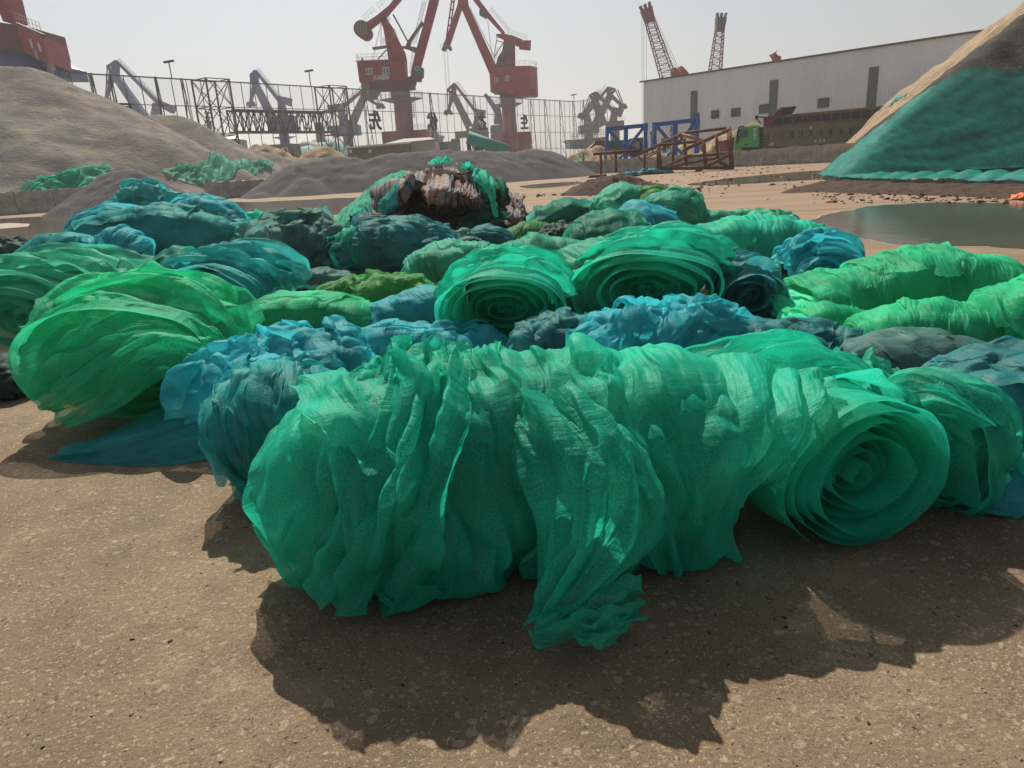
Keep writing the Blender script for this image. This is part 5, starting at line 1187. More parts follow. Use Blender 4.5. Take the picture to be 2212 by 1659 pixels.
for i, x in enumerate(xs):                                   # pressed pockets: dark panels framed by the ribs
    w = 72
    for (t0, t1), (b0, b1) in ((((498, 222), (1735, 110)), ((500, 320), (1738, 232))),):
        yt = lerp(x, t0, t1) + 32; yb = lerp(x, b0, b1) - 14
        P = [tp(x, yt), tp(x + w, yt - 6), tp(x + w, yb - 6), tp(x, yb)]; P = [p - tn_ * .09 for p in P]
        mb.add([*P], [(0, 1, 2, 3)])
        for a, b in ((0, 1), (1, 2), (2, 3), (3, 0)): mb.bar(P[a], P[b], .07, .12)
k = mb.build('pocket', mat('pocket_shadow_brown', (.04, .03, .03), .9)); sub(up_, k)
mb = MB()
for i, x in enumerate(xs):
    yt = lerp(x, (498, 322), (1735, 245)) + 60; yb = lerp(x, (500, 545), (1640, 470)) - 70
    for y0, y1 in ((yt, (yt + yb) / 2 - 4), ((yt + yb) / 2 + 4, yb)):
        P = [tp(x, y0) - tn_ * .02, tp(x + 68, y0 - 5) - tn_ * .02, tp(x + 68, y1 - 5) - tn_ * .02, tp(x, y1) - tn_ * .02]
        for a, b in ((0, 1), (1, 2), (2, 3), (3, 0)): mb.bar(P[a], P[b], .06, .14)
sub(bed, mb.build('pocket_frame', M_bed))
M_wn = mat('worn_navy_paint', (.025, .04, .07), .8, (.05, .06, .06), 2.0)
for x in (775, 870, 970, 1072, 1175, 1285, 1385):
    yt = lerp(x, (498, 322), (1735, 245)) + 70; P = [tp(x, yt) - tn_ * .05, tp(x + 34, yt - 3) - tn_ * .05, tp(x + 34, yt + 62) - tn_ * .05, tp(x, yt + 66) - tn_ * .05]; sub(bed, MB().add(P, [(0, 1, 2, 3)]).build('painted_square', M_wn))
mb = MB(); mb.bar(tp(500, 330) - tn_ * .1, tp(1725, 240) - tn_ * .1, .16, .25); mb.build('rail', M_bedtop, trk)
def onside(txt, x, y, h, w=None, m=M_white, sp=None):
    c_ = tp(x, y) - tn_ * .10; hh = np.linalg.norm(tp(x, y - h / 2) - tp(x, y + h / 2))
    text_obj(txt, 'number', c_, hh, m, trk, right=td, depth=.03, width=np.linalg.norm(tp(x - w / 2, y) - tp(x + w / 2, y)), bold=.015)
onside('628', 575, 503, 34, 66); onside('6', 1042, 472, 30, 20); onside('2', 1084, 470, 30, 20); onside('8', 1128, 468, 30, 20); onside('0', 992, 338, 34, 24); onside('0', 1753, 284, 36, 28)
mb = MB(); ladder(mb, tp(523, 545, -.25), tp(523, 395, -.25), .55, 5, .07); mb.build('ladder', M_black, trk)
tprism([(455, 330), (500, 330), (500, 640), (455, 640)], TW * .9, .3).build('chassis', M_black, trk)
tprism([(500, 545), (1640, 472), (1640, 560), (500, 620)], TW * .8, .25).build('frame_rail', M_black, trk)
mb = MB()
for x in (340, 760, 1250, 1400): 
    p = tp(x, 590); p[2] = .5; mb = MB(); mb.tube(p - tn_ * .02, p + tn_ * .4, .5, .5, 20); mb.build('wheel', M_black, trk)
cvr = tprism([(600, 215), (655, 150), (700, 125), (830, 108), (835, 120), (790, 190)], 1.6, .4).build('cover_arm', M_dred, trk)
sub(cvr, tprism([(690, 165), (715, 128), (828, 112), (780, 190), (700, 200)], .06, .32).build('cover_flap', M_black))
mb = MB(); mb.bar(tp(595, 210, .3), tp(660, 135, .3), .08); mb.bar(tp(660, 135, .3), tp(712, 122, .3), .08); mb.bar(tp(830, 112, .3), tp(800, 180, .3), .08); mb.bar(tp(415, 225, .5), tp(470, 290, .5), .1); mb.bar(tp(420, 222, .5), tp(495, 225, .5), .12); mb.tube(tp(412, 226, .3), tp(440, 224, .3), .22); mb.build('cover_rod', M_black, trk)

# red dump trucks further off
def dumper(label, T, d, body, cab_=None, hd=2.5):
    w = lambda p: W(*T(*p), d); c = thing('dump_truck', label, 'truck', (*w(body[0])[:2], 0), group='red dump trucks')
    MB().prism([w(p) for p in body], hd).build('dump_body', M_dred, c)
    if cab_:
        cc = MB().prism([w(p) for p in cab_], 2.3, (0, -.4, 0)).build('cab', M_red, c, False, .05); x0, y0 = cab_[0]
        sub(cc, MB().prism([w((x0 + 12, y0 + 10)), w((x0 + 60, y0 + 8)), w((x0 + 62, y0 + 30)), w((x0 + 12, y0 + 34))], .1, (0, -.55, 0)).build('windscreen', M_glass))
    mb = MB(); p = w(body[0]);
    for k in (0.9, 2.6):
        mb = MB(); mb.tube((p[0] + k, d - .1, .5), (p[0] + k, d + .35, .5), .5, .5, 16); mb.build('wheel', M_black, c)
    return c, w
c, w = dumper('red dump truck tipping tail behind the left blue trestle', Z3, 92, [(285, 1245), (350, 1185), (358, 1162), (435, 1165), (435, 1300), (330, 1300)], [(395, 1240), (508, 1232), (512, 1325), (395, 1325)])
mb = MB()
for k in range(6): mb.bar(w((298 + k * 10, 1236 - k * 9)) - [0, .1, 0], w((302 + k * 10, 1262 - k * 4)) - [0, .1, 0], .16, .2)
mb.build('rib', M_dred, c)
dumper('dark red truck bucket just left of the green cab', Z3, 86, [(1418, 1160), (1508, 1130), (1500, 1250), (1440, 1250)], None, 2.2)

# ------------------------------------------------------------------ blue trestles and rusty frame
ZF = lambda x, y: (1247 + x / 5.8287, 244 + y / 5.8287)
def zf(x, y, d): return W(*ZF(x, y), d)
def trestle(label, d, members, dd=1.6):
    c = thing('steel_trestle', label, 'trestle', (*zf(members[0][1], 500, d)[:2], 0), group='blue steel trestles')
    for nm, x0, y0, x1, y1, w, q in members:
        a, b = zf(x0, y0, d) + [0, q, 0], zf(x1, y1, d) + [0, q, 0]
        MB().bar(a, b, w, w * 1.1).build(nm, M_blue, c)
trestle('bright blue steel trestle on the left, before the red truck', 82, [('top_beam', 362, 205, 878, 155, .42, 0), ('post', 612, 185, 612, 575, .42, 0), ('brace', 398, 218, 605, 450, .30, 0), ('brace', 838, 180, 622, 450, .30, 0),
    ('leg', 372, 205, 338, 590, .32, -.8), ('leg', 384, 205, 405, 585, .32, .8), ('leg', 852, 150, 822, 560, .32, -.8), ('leg', 868, 150, 888, 450, .32, .8), ('foot_brace', 608, 505, 518, 580, .25, 0), ('foot_brace', 618, 505, 706, 570, .25, 0), ('lug', 369, 172, 369, 215, .2, 0), ('lug', 868, 125, 868, 165, .25, 0)])
trestle('bright blue steel trestle on the right, against the warehouse', 80, [('top_beam', 955, 152, 1532, 84, .42, 0), ('post', 1232, 118, 1230, 530, .45, 0), ('brace', 1000, 165, 1218, 420, .30, 0), ('brace', 1488, 104, 1248, 400, .30, 0),
    ('leg', 968, 150, 938, 430, .32, -.8), ('leg', 984, 150, 1004, 430, .32, .8), ('leg', 1498, 90, 1465, 510, .34, -.8), ('leg', 1514, 90, 1536, 505, .34, .8), ('foot_brace', 1225, 440, 1132, 545, .28, 0), ('foot_brace', 1240, 435, 1330, 525, .28, 0), ('lug', 962, 120, 962, 158, .25, 0), ('lug', 1517, 45, 1517, 90, .14, 0)])
rf = thing('rusty_frame', 'large welded frame of rusty steel tubes standing on the sand', 'steel frame', (*G(1500, 372)[:2], 0), group='rusty tube frames')
N_n, N_f = 62.0, 65.5
for nm, x0, y0, d0, x1, y1, d1, r, mm in (
    ('top_tube', 1322, 255, N_f, 1905, 190, 64.5, .125, 0), ('top_tube', 1345, 465, N_n, 1908, 212, 64, .15, 0), ('corner_post', 1908, 185, 64.3, 1948, 700, 62.4, .21, 0), ('bottom_tube', 1062, 700, N_n, 1950, 690, 62.4, .14, 0),
    ('brace', 1500, 738, 61.2, 1768, 600, 62.2, .15, 0), ('brace', 1768, 600, 62.2, 1925, 520, 63.6, .15, 0), ('brace', 1768, 604, 62.2, 1940, 692, 62.4, .12, 0), ('upright', 1590, 362, 62.6, 1618, 660, 62.2, .15, 0), ('upright', 1750, 285, 63, 1775, 600, 62.5, .14, 0),
    ('upright', 1192, 405, 64.5, 1210, 620, 63.5, .12, 0), ('top_tube', 780, 518, 61.8, 1322, 258, N_f, .13, 0), ('cross_tube', 1015, 408, 63, 1490, 362, 63.5, .12, 0), ('upright', 1018, 430, 62.6, 1055, 700, 62.2, .16, 0), ('upright', 1012, 470, 62.9, 1014, 700, 62.7, .11, 0),
    ('cross_tube', 1370, 550, 64, 1935, 505, 64, .12, 0), ('brace', 1095, 688, 62.5, 1365, 552, 64, .12, 0), ('brace', 1095, 690, 62.5, 1790, 562, 63.5, .10, 0), ('upright', 1342, 290, 65.2, 1378, 668, 64, .15, 0), ('brace', 940, 770, 61, 1060, 700, 62, .13, 0),
    ('loose_tube', 1318, 270, 64.9, 1575, 350, 63.8, .13, 1), ('end_plate', 1330, 465, 61.9, 1352, 465, 61.9, .17, 0)):
    MB().tube(zf(x0, y0, d0), zf(x1, y1, d1), r, r, 8).build(nm, M_orange if mm else M_rust, rf, True)
mb = MB()
for k in range(7):
    x, y = 880 + k * 70, 540 - k * 34; mb.bar(zf(x, y - 60, 63.5), zf(x + 6, y, 63.5), .1)
mb.bar(zf(770, 540, 62), zf(810, 598, 62), .12); mb.bar(zf(810, 598, 62), zf(1000, 500, 63), .1); mb.bar(zf(860, 545, 63.5), zf(1310, 335, 63.5), .1); mb.bar(zf(860, 490, 63.5), zf(1310, 285, 63.5), .1); mb.build('ladder_rack', M_rust, rf)
rg = thing('rusty_frame', 'low gate-like rusty tube frame left of the large one', 'steel frame', (*G(1290, 378)[:2], 0), group='rusty tube frames')
for nm, x0, y0, d0, x1, y1, d1, r in (('top_tube', 200, 518, 62, 775, 472, 62, .13), ('upright', 295, 525, 62, 300, 778, 61.2, .11), ('upright', 485, 512, 62, 490, 750, 61.6, .11), ('upright', 847, 500, 62.5, 847, 695, 62.2, .10), ('bottom_tube', 150, 805, 60.5, 365, 788, 60.8, .13), ('stub_tube', 720, 772, 60.6, 880, 745, 61.2, .1)):
    MB().tube(zf(x0, y0, d0), zf(x1, y1, d1), r, r, 8).build(nm, M_rust, rg, True)
gw = thing('container_wall', 'dull green metal wall between the blue trestles', 'wall', (*zf(500, 450, 100)[:2], 0))
a, b = zf(405, 350, 100), zf(600, 345, 100); MB().box((a[0], 100, 0), (b[0], 100.6, a[2])).build('panel', mat('dull_green_metal', (.02, .09, .07), .7), gw)
a, b = zf(755, 312, 104), zf(830, 312, 104); MB().box((a[0], 104, 0), (b[0], 104.5, a[2])).build('panel', bpy.data.materials['dull_green_metal'], gw)
mc = thing('conveyor', 'small portable conveyor with a wheel under the right half of the left blue trestle', 'conveyor', (*zf(720, 500, 88)[:2], 0))
mb = MB(); mb.bar(zf(690, 380, 88), zf(820, 430, 88), .7, 1.4); mb.bar(zf(720, 350, 88), zf(840, 400, 88), .2); mb.bar(zf(740, 345, 88), zf(700, 560, 88), .15); mb.bar(zf(780, 380, 88), zf(860, 560, 88), .15); mb.build('boom', M_roofg, mc)
MB().tube(zf(705, 440, 87.5), zf(712, 440, 88.2), 1.1, 1.1, 16).build('wheel', M_black, mc)
# shrubs
def shrub(label, x0, y0, x1, y1, d, seed):
    rng = np.random.RandomState(seed); a, b = W(x0, y1, d), W(x1, y0, d); c = thing('shrub', label, 'shrub', ((a[0] + b[0]) / 2, d, 0), group='young shrubs before the warehouse')
    n = 900; cc = np.array([(a[0] + b[0]) / 2, d, (a[2] + b[2]) / 2]); ex_ = np.array([(b[0] - a[0]) / 2, 1.0, (b[2] - a[2]) / 2]); V = []; F = []
    bl_ = rng.normal(size=(14, 3)) * .45
    for i in range(n):
        p = cc + ex_ * (bl_[rng.randint(14)] + rng.normal(size=3) * .22); s = .07 + .07 * rng.rand(); u = rng.normal(size=3); u /= np.linalg.norm(u); v = np.cross(u, rng.normal(size=3)); v /= np.linalg.norm(v)
        k = len(V); V += [p - u * s, p + v * s * .5, p + u * s, p - v * s * .5]; F.append((k, k + 1, k + 2, k + 3))
    o = link('leaves', raw_mesh('leaves', V, F), M_leaf, None, False); adopt(c, o)
    mb = MB()
    for k in range(6): mb.tube((cc[0], d, 0), cc + ex_ * bl_[k], .05, .015, 5)
    mb.build('stem', M_rust, c)
shrub('tall leafy shrub left of the centre post of the right trestle', 1446, 273, 1464, 318, 101, 1)
shrub('thin shrub at the foot of the left warehouse corner', 1403, 290, 1418, 330, 102, 2)
shrub('low bushy shrub between the two others', 1425, 296, 1448, 325, 102, 3)
# ------------------------------------------------------------------ the field of bundled nets
GRP = 'bundled debris nets lying in the yard'
def place(x0, x1, yt, yb, rd=None, dy=0.0):
    g = G((x0 + x1) / 2, yb); d0 = g[1]
    a, b = W(x0, yb, d0), W(x1, yb, d0); wid = np.linalg.norm(a - b)
    H = W((x0 + x1) / 2, yt, d0 + 0.35)[2]
    r = rd or min(0.62 * H, 0.55 * wid)
    dc = d0 + r * 0.85; H = W((x0 + x1) / 2, yt, dc)[2]
    return dc, r, H
def nb(label, x0, x1, yt, yb, m, prof=(.8, 1, 1, .8), rd=None, dy=0.0, seed=0, style='tube', res=1.0, sheets=None, name='net_bundle', shrink=0.9, mid=None, lift=0.0, cat='net bundle', grp=GRP, **kw):
    """bundle lying across the view between screen columns x0..x1, top at yt, resting on the ground at yb"""
    if yb < 800 and name == 'net_bundle':         # slumped ends run into the neighbours
        w_ = (x1 - x0) * .12; x0, x1 = x0 - w_, x1 + w_; prof = (prof[0] * .82, *prof[1:-1], prof[-1] * .82)
    dc, r, H = place(x0, x1, yt, yb, rd, dy)
    if yb < 800: r *= 1.2
    n = len(prof); P = []; rv = []
    for i, k in enumerate(prof):
        t = i / (n - 1); x = x0 + (x1 - x0) * t; p = W(x, (yt + yb) / 2, dc + dy * (t - .5) + (mid[i] if mid else 0)); p[2] = H * k / 2 * shrink + lift; P.append(p); rv.append(H * k / 2 * shrink)
    st = {'tube': dict(ex=(1.04, 1.14), fold=(.8, 13), usize=(.5, .8), vsize=(.3, .6), crumple=.25, amp=.2, pleat=.9, smooth=4, twist=.25),
          'long': dict(ex=(1.13, 1.05), fold=(9, 1.0), usize=(.25, .5), vsize=(.6, .95), crumple=.25, twist=.15, pleat=.9, smooth=4, amp=.18),
          'heap': dict(ex=(1.12, 1.12), fold=(3.2, 6), usize=(.35, .65), vsize=(.35, .7), crumple=.35, amp=.17, hi=.23, slack=.4, pleat=.4),
          'rags': dict(ex=(1.16, 1.16), fold=(7, 8), usize=(.2, .45), vsize=(.2, .45), crumple=.4, amp=.2, hi=.28, lo=.2, lump=.22, smooth=4)}[style]
    st.update(kw)
    nu, nv = int(96 * res), int(120 * res)
    o = bag(name, P, [r * (.85 if k < 1 else 1) for k in prof], rv, m, nu=nu, nv=nv, seed=seed, sheets=sheets if sheets is not None else 6, **st)
    return tag(o, label, cat, grp)
def nr(label, x0, x1, yt, yb, m, length=1.0, yaw=0.0, turns=4, seed=0, res=1.0, name='net_roll', shrink=.90, phase=2.2, r_end=1.0, jag=.10, fold=(.8, 8), grp=GRP, lift=0, core=True, cover=(.34, 1.0), **kw):
    """rolled-up net seen from its open end"""
    g = G((x0 + x1) / 2, yb); d0 = g[1]; a, b = W(x0, yb, d0), W(x1, yb, d0); Rh = np.linalg.norm(a - b) / 2
    H = W((x0 + x1) / 2, yt, d0 + .25)[2]
    A = np.array([(a[0] + b[0]) / 2, d0 + .05, H / 2]); B_ = A + np.array([length * math.sin(yaw), length * math.cos(yaw), 0])
    o = roll(name, A + [0, 0, lift], B_ + [0, 0, lift], Rh * shrink, H / 2 * shrink, m, turns=turns, nu=int(96 * turns * res), nv=int(44 * res * max(1, length)), seed=seed, phase=phase, r_end=r_end, jag=jag, fold=fold, ex=(1.03, 1.12), **kw)
    if core:                                        # wound heart of the roll, set back from the open end
        t = (B_ - A) / np.linalg.norm(B_ - A); r_ = Rh * shrink; h_ = H / 2 * shrink
        c = [A + t * length * k for k in (.34, .7, 1.05)]
        k_ = bag('roll_core', c, [r_ * .62] * 3, [h_ * .72] * 3, m, ex=(1.05, 1.08), fold=(5, 3), nu=60, nv=40, seed=seed + 5, sheets=0, fine=0, cap=.3)
        k_.parent = o
        if cover:
            C = [[A + np.array([math.cos(a) * r_ * (1.04 + .03 * j), 0, 0]) + [0, 0, math.sin(a) * h_ * (1.03 + .03 * j) + lift] + t * length * (cover[0] + (cover[1] - cover[0]) * j / 3) for a in np.linspace(math.pi * .98, .02, 7)] for j in range(4)]
            q = patch('outer_layer', C, m, (60, 110), (1.06, 1.03), (7, 1.4), .07 * r_ / .4, .12 * r_ / .4, -.07, seed + 6, 1, o)
    return tag(o, label, 'net roll', grp)
def flap(label_parent, rows, m, seed=0, n=(70, 70), fold=(2, 6), amp=.04, name='loose_flap', ex=(1.05, 1.10), hi=.06, lo=-.05, fine=1):
    C = [[W(*p) for p in row] for row in rows]
    return patch(name, C, m, n, ex, fold, amp, hi, lo, seed, fine, label_parent)

# front centre bundle: body, upper ruffles, hooded right end, trailing tail
f1 = nb('largest emerald net bundle lying across the front of the photo', 590, 1600, 792, 1262, NET['emerald'], (.86, 1.0, .98, .95, .92), rd=.40, dy=.22, seed=1, res=1.25, sheets=9, crumple=.25, smooth=6, pleat=.6, twist=.1, name='net_bundle', shrink=.92, mid=(0, 0, 0, 0, 0), fold=(.7, 9), amp=.13, ex=(1.03, 1.12), usize=(.55, .85), vsize=(.25, .5))
flap(f1, [[(770, 800, 2.75), (720, 960, 2.42), (640, 1120, 2.3), (600, 1180, 2.35)], [(900, 735, 2.85), (880, 900, 2.42), (800, 1120, 2.22), (720, 1300, 2.25)], [(1010, 745, 2.8), (1000, 900, 2.38), (950, 1100, 2.2), (900, 1285, 2.3)]], NET['emerald'], 11, fold=(7, 1.2), amp=.05, n=(90, 80))
flap(f1, [[(1080, 850, 2.6), (1125, 1000, 2.34), (1160, 1150, 2.22), (1150, 1330, 2.12)], [(1190, 830, 2.5), (1290, 960, 2.24), (1310, 1120, 2.14), (1190, 1320, 2.05)], [(1290, 830, 2.62), (1410, 985, 2.36), (1450, 1150, 2.28), (1230, 1335, 2.08)]], NET['emerald'], 12, fold=(5, 1.2), amp=.05, n=(90, 90))
flap(f1, [[(1380, 1260, 2.2), (1250, 1300, 2.08), (1140, 1330, 2.02)], [(1390, 1330, 2.12), (1280, 1350, 2.0), (1150, 1385, 1.96)]], NET['emerald'], 13, fold=(4, 2), amp=.04, n=(50, 60), name='trailing_hem')
flap(f1, [[(1390, 1310, 2.16), (1300, 1340, 2.02), (1260, 1350, 1.98)], [(1330, 1380, 2.0), (1290, 1390, 1.94), (1240, 1370, 1.95)]], NET['emerald'], 14, fold=(3, 2), amp=.03, n=(30, 40), name='trailing_hem')
# hood: open mouth leaning over the roll on the right
flap(f1, [[(1230, 800, 2.95), (1340, 768, 3.0), (1520, 755, 3.0), (1690, 778, 2.9), (1800, 796, 2.72)], [(1270, 880, 2.55), (1390, 860, 2.55), (1560, 855, 2.55), (1700, 870, 2.55), (1798, 845, 2.6)],
          [(1380, 1010, 2.36), (1450, 1005, 2.36), (1590, 980, 2.4), (1690, 955, 2.45), (1765, 900, 2.52)], [(1430, 1150, 2.34), (1490, 1130, 2.34), (1550, 1110, 2.36), (1610, 1060, 2.40), (1670, 1000, 2.45)]], NET['emerald'], 15, fold=(1.3, 7), amp=.05, n=(80, 100), name='hood')
flap(f1, [[(1290, 850, 2.8), (1340, 1000, 2.45), (1390, 1150, 2.32), (1440, 1262, 2.45)], [(1450, 800, 2.9), (1480, 960, 2.55), (1500, 1120, 2.44), (1510, 1235, 2.55)], [(1580, 830, 2.9), (1600, 950, 2.7), (1590, 1070, 2.62), (1565, 1180, 2.68)]], NET['emerald'], 16, fold=(6, 1.2), amp=.045, n=(80, 80), name='loose_layer')
flap(f1, [[(760, 790, 2.9), (850, 740, 2.95), (900, 728, 2.95), (1000, 745, 2.95), (1100, 800, 2.9)], [(770, 860, 2.6), (860, 830, 2.6), (930, 820, 2.6), (1010, 830, 2.6), (1110, 870, 2.6)]], NET['emerald'], 17, fold=(3, 9), amp=.06, n=(50, 100), name='top_ruffle', hi=.1)

# front right roll and its lobe
f2 = nr('front right emerald net rolled into a spiral facing the camera', 1665, 2105, 805, 1205, NET['emerald'], 0.9, -.25, 9, 21, 1.0, phase=4.0, jag=.06, shrink=.95)
f3 = nb('emerald net lobe bulging beside the front right spiral roll', 1985, 2060, 805, 1110, NET['emerald'], (.9, 1, .9), rd=.24, dy=.2, seed=23, res=.8, style='tube', fold=(1.2, 7), sheets=7, flare=.12)
flap(f2, [[(1770, 850, 3.2), (1790, 800, 3.4), (1812, 746, 3.5)], [(1880, 870, 3.0), (1890, 810, 3.25), (1890, 762, 3.4)], [(1990, 900, 2.95), (1985, 850, 3.1), (1960, 805, 3.3)]], NET['emerald'], 24, fold=(5, 1.2), amp=.05, n=(70, 50), name='upright_fold')
# right edge
nb('blue net bundle on the ground at the right edge, in front', 2105, 2420, 965, 1112, NET['cyan'], (.7, 1, 1), seed=31, res=.7, style='long', sheets=5)
nb('dark teal pleated net bundle at the right edge, behind the front lobe', 2030, 2450, 740, 985, NET['petrol'], (.7, 1, 1), rd=.4, seed=32, res=.9, style='long', sheets=7)
nb('grey-blue net bundle with a drooping corner before the bright rolls on the right', 1840, 2125, 712, 850, NET['grey'], (.8, 1, .7), rd=.3, dy=.1, seed=33, res=.8, style='heap', sheets=7, lift=.02)
nb('grey-teal crumpled net bundle just left of the grey-blue one with the drooping corner', 1490, 1880, 690, 800, NET['petrol'], (.7, 1, .95, .8), rd=.35, seed=34, res=1.1, style='rags', sheets=8, fold=(5, 7))
# middle blue band
nb('sky blue crumpled net heap in the middle, upper half of the blue band', 1215, 1640, 648, 812, NET['cyan'], (.8, 1, .95, .7), rd=.38, seed=35, res=1.25, style='rags', sheets=9, fold=(5, 7))
nb('dark teal net bundle with a pointed hump behind the front centre bundle', 1105, 1310, 668, 800, NET['petrol'], (.7, 1, .8), rd=.28, seed=36, res=1.0, style='rags', sheets=7, fold=(4, 5))
nb('small teal net roll with fan-like pleats in the middle of the blue band', 1265, 1430, 690, 800, NET['teal'], (.8, 1, .8), rd=.24, seed=37, res=.6, style='long', sheets=5)
nb('small vivid blue net scrap tucked behind the hooded end', 1395, 1560, 745, 812, NET['cyan'], (.6, 1, .7), rd=.2, seed=38, res=.5, style='heap', sheets=4)
nb('pale blue-grey net roll lying flat left of the pointed teal bundle', 860, 1090, 692, 785, NET['cyan'], (.8, 1, .7), rd=.28, seed=39, res=.9, style='rags', sheets=6, fold=(5, 6))
nb('aqua twisted net scrap in front of the large nested green arches', 790, 985, 618, 715, NET['cyan'], (.5, .8, 1, .9), rd=.24, dy=.3, seed=40, res=.7, style='heap', sheets=6)
nb('small pale blue net bundle left of the front centre bundle top', 750, 930, 690, 790, NET['cyan'], (.8, 1, .9), rd=.25, seed=41, res=.6, style='heap', sheets=5)
# left teal bundle with its hanging lobe and long tail
t1 = nb('large sky blue and teal net bundle left of the front centre bundle', 360, 800, 725, 950, NET['cyan'], (.55, .9, 1, .9), rd=.42, dy=.5, seed=51, res=1.4, style='rags', sheets=10, fold=(5, 6))
nb('hanging teal net lobe reaching the ground between the blue bundle and the front centre bundle', 480, 712, 790, 1095, NET['teal'], (.85, 1, .9), rd=.30, dy=.1, seed=52, res=.9, style='tube', sheets=8, fold=(1.1, 7))
def flapg(parent, rows, m, seed=0, n=(70, 70), fold=(2, 6), amp=.04, name='loose_flap', ex=(1.05, 1.10), hi=.06, lo=-.05, fine=1):
    return patch(name, [[G(*p) for p in row] for row in rows], m, n, ex, fold, amp, hi, lo, seed, fine, parent)
flapg(t1, [[(98, 990, .01), (120, 975, .05), (150, 965, .02)], [(190, 1000, .01), (210, 960, .08), (240, 930, .04)], [(330, 1005, .01), (345, 930, .14), (360, 860, .12)], [(450, 990, .01), (450, 890, .22), (450, 800, .25)], [(560, 960, .02), (540, 860, .28), (530, 760, .38)]], NET['teal'], 53, fold=(1.5, 5), amp=.045, n=(110, 60), name='trailing_tail')
flapg(t1, [[(310, 960, .02), (345, 900, .12), (400, 820, .22)], [(420, 970, .02), (450, 870, .22), (490, 770, .34)], [(560, 920, .1), (570, 820, .34), (600, 735, .48)]], NET['cyan'], 54, fold=(1.5, 5), amp=.05, n=(60, 60), name='loose_layer')

# left green giants
l1 = nr('big bright green net roll with sweeping nested folds at the left', 60, 500, 615, 925, NET['bright'], 0.9, -.1, 5, 61, 1.1, phase=3.6, fold=(.9, 5), shrink=.92)
flap(l1, [[(50, 700, 4.82), (45, 760, 4.67), (60, 830, 4.57), (110, 890, 4.47)], [(110, 615, 5.22), (150, 690, 4.67), (200, 760, 4.47), (180, 860, 4.37)], [(260, 590, 5.42), (290, 660, 4.82), (330, 720, 4.57), (300, 790, 4.47)], [(420, 625, 5.42), (430, 690, 4.92), (440, 730, 4.72), (420, 760, 4.67)], [(515, 720, 5.12), (500, 750, 4.92), (480, 780, 4.82), (460, 800, 4.77)]],
     NET['bright'], 62, fold=(2.5, 6), amp=.07, n=(130, 80), name='outer_layer', hi=.1)
flap(l1, [[(60, 850, 4.52), (100, 880, 4.44), (150, 915, 4.42)], [(130, 780, 4.52), (190, 830, 4.38), (250, 880, 4.37)], [(240, 700, 4.67), (320, 740, 4.44), (380, 800, 4.40)], [(360, 690, 4.82), (430, 740, 4.57), (500, 790, 4.52)]], NET['bright'], 63, fold=(1.5, 7), amp=.05, n=(100, 60), name='inner_fold')
nr('mid green net roll cut by the left edge behind the big bright one', -190, 250, 560, 800, NET['jade'], 1.0, .1, 3, 64, .9, phase=3.4)
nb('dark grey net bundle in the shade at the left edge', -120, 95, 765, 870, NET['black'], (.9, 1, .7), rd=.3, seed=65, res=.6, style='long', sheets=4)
nr('pale teal net roll arching behind the big bright green roll', 285, 600, 548, 735, NET['teal'], 1.0, .15, 3.2, 66, 1.0, phase=3.2, fold=(.9, 6))
nb('medium green crumpled net heap right of the big bright green roll', 528, 790, 628, 735, NET['bright'], (.7, 1, .9, .7), rd=.35, seed=67, res=.9, style='heap', sheets=8)
nb('olive green net knotted in the middle, left of the nested arches', 700, 915, 583, 690, NET['olive'], (.8, 1, .9), rd=.32, seed=68, res=.8, style='rags', sheets=7)
nb('small dusty grey net strip behind the olive knotted net', 625, 760, 575, 625, NET['grey'], (.5, 1, .8), rd=.25, seed=69, res=.6, style='heap', sheets=4)
nb('thin green and brown net scrap on the ground left of the olive net', 600, 700, 600, 630, NET['jade'], (.5, 1, .5), rd=.2, seed=70, res=.45, style='rags', sheets=3)
# middle green rolls
nr('deep green net roll with large nested arches in the centre', 932, 1248, 560, 765, NET['emerald'], 1.1, .1, 6, 71, 1.0, phase=3.5, fold=(.8, 7), jag=.25)
nb('light green net bundle behind the nested arches, left of the pair', 890, 1075, 512, 625, NET['jade'], (.8, 1, .9), rd=.4, seed=72, res=.8, style='tube', sheets=6, fold=(1.2, 6))
nb('light green net bundle behind the nested arches, right of the pair', 1050, 1262, 503, 610, NET['jade'], (.8, 1, .8), rd=.4, dy=.2, seed=73, res=.8, style='tube', sheets=6, fold=(1.2, 6), twist=.3)
nr('widest light green net roll in the centre right with long diagonal folds', 1208, 1598, 516, 728, NET['emerald'], 1.2, .3, 5, 74, 1.0, phase=3.8, fold=(.9, 7))
nb('light green net layer folded over the left side of the widest light green roll', 1205, 1400, 505, 700, NET['jade'], (.7, 1, .9), rd=.4, dy=.5, seed=75, res=.8, style='tube', sheets=6, fold=(1.1, 6), twist=.3)
nr('dark blue-teal net roll between the widest green roll and the blue curl', 1548, 1718, 560, 715, NET['petrol'], 1.0, .1, 3.6, 76, .9, phase=3.4, fold=(.8, 6))
nr('bright blue net curled like an arch behind the green rolls on the right', 1690, 1885, 508, 645, NET['cyan'], .7, .2, 1.6, 77, .9, phase=4.4)
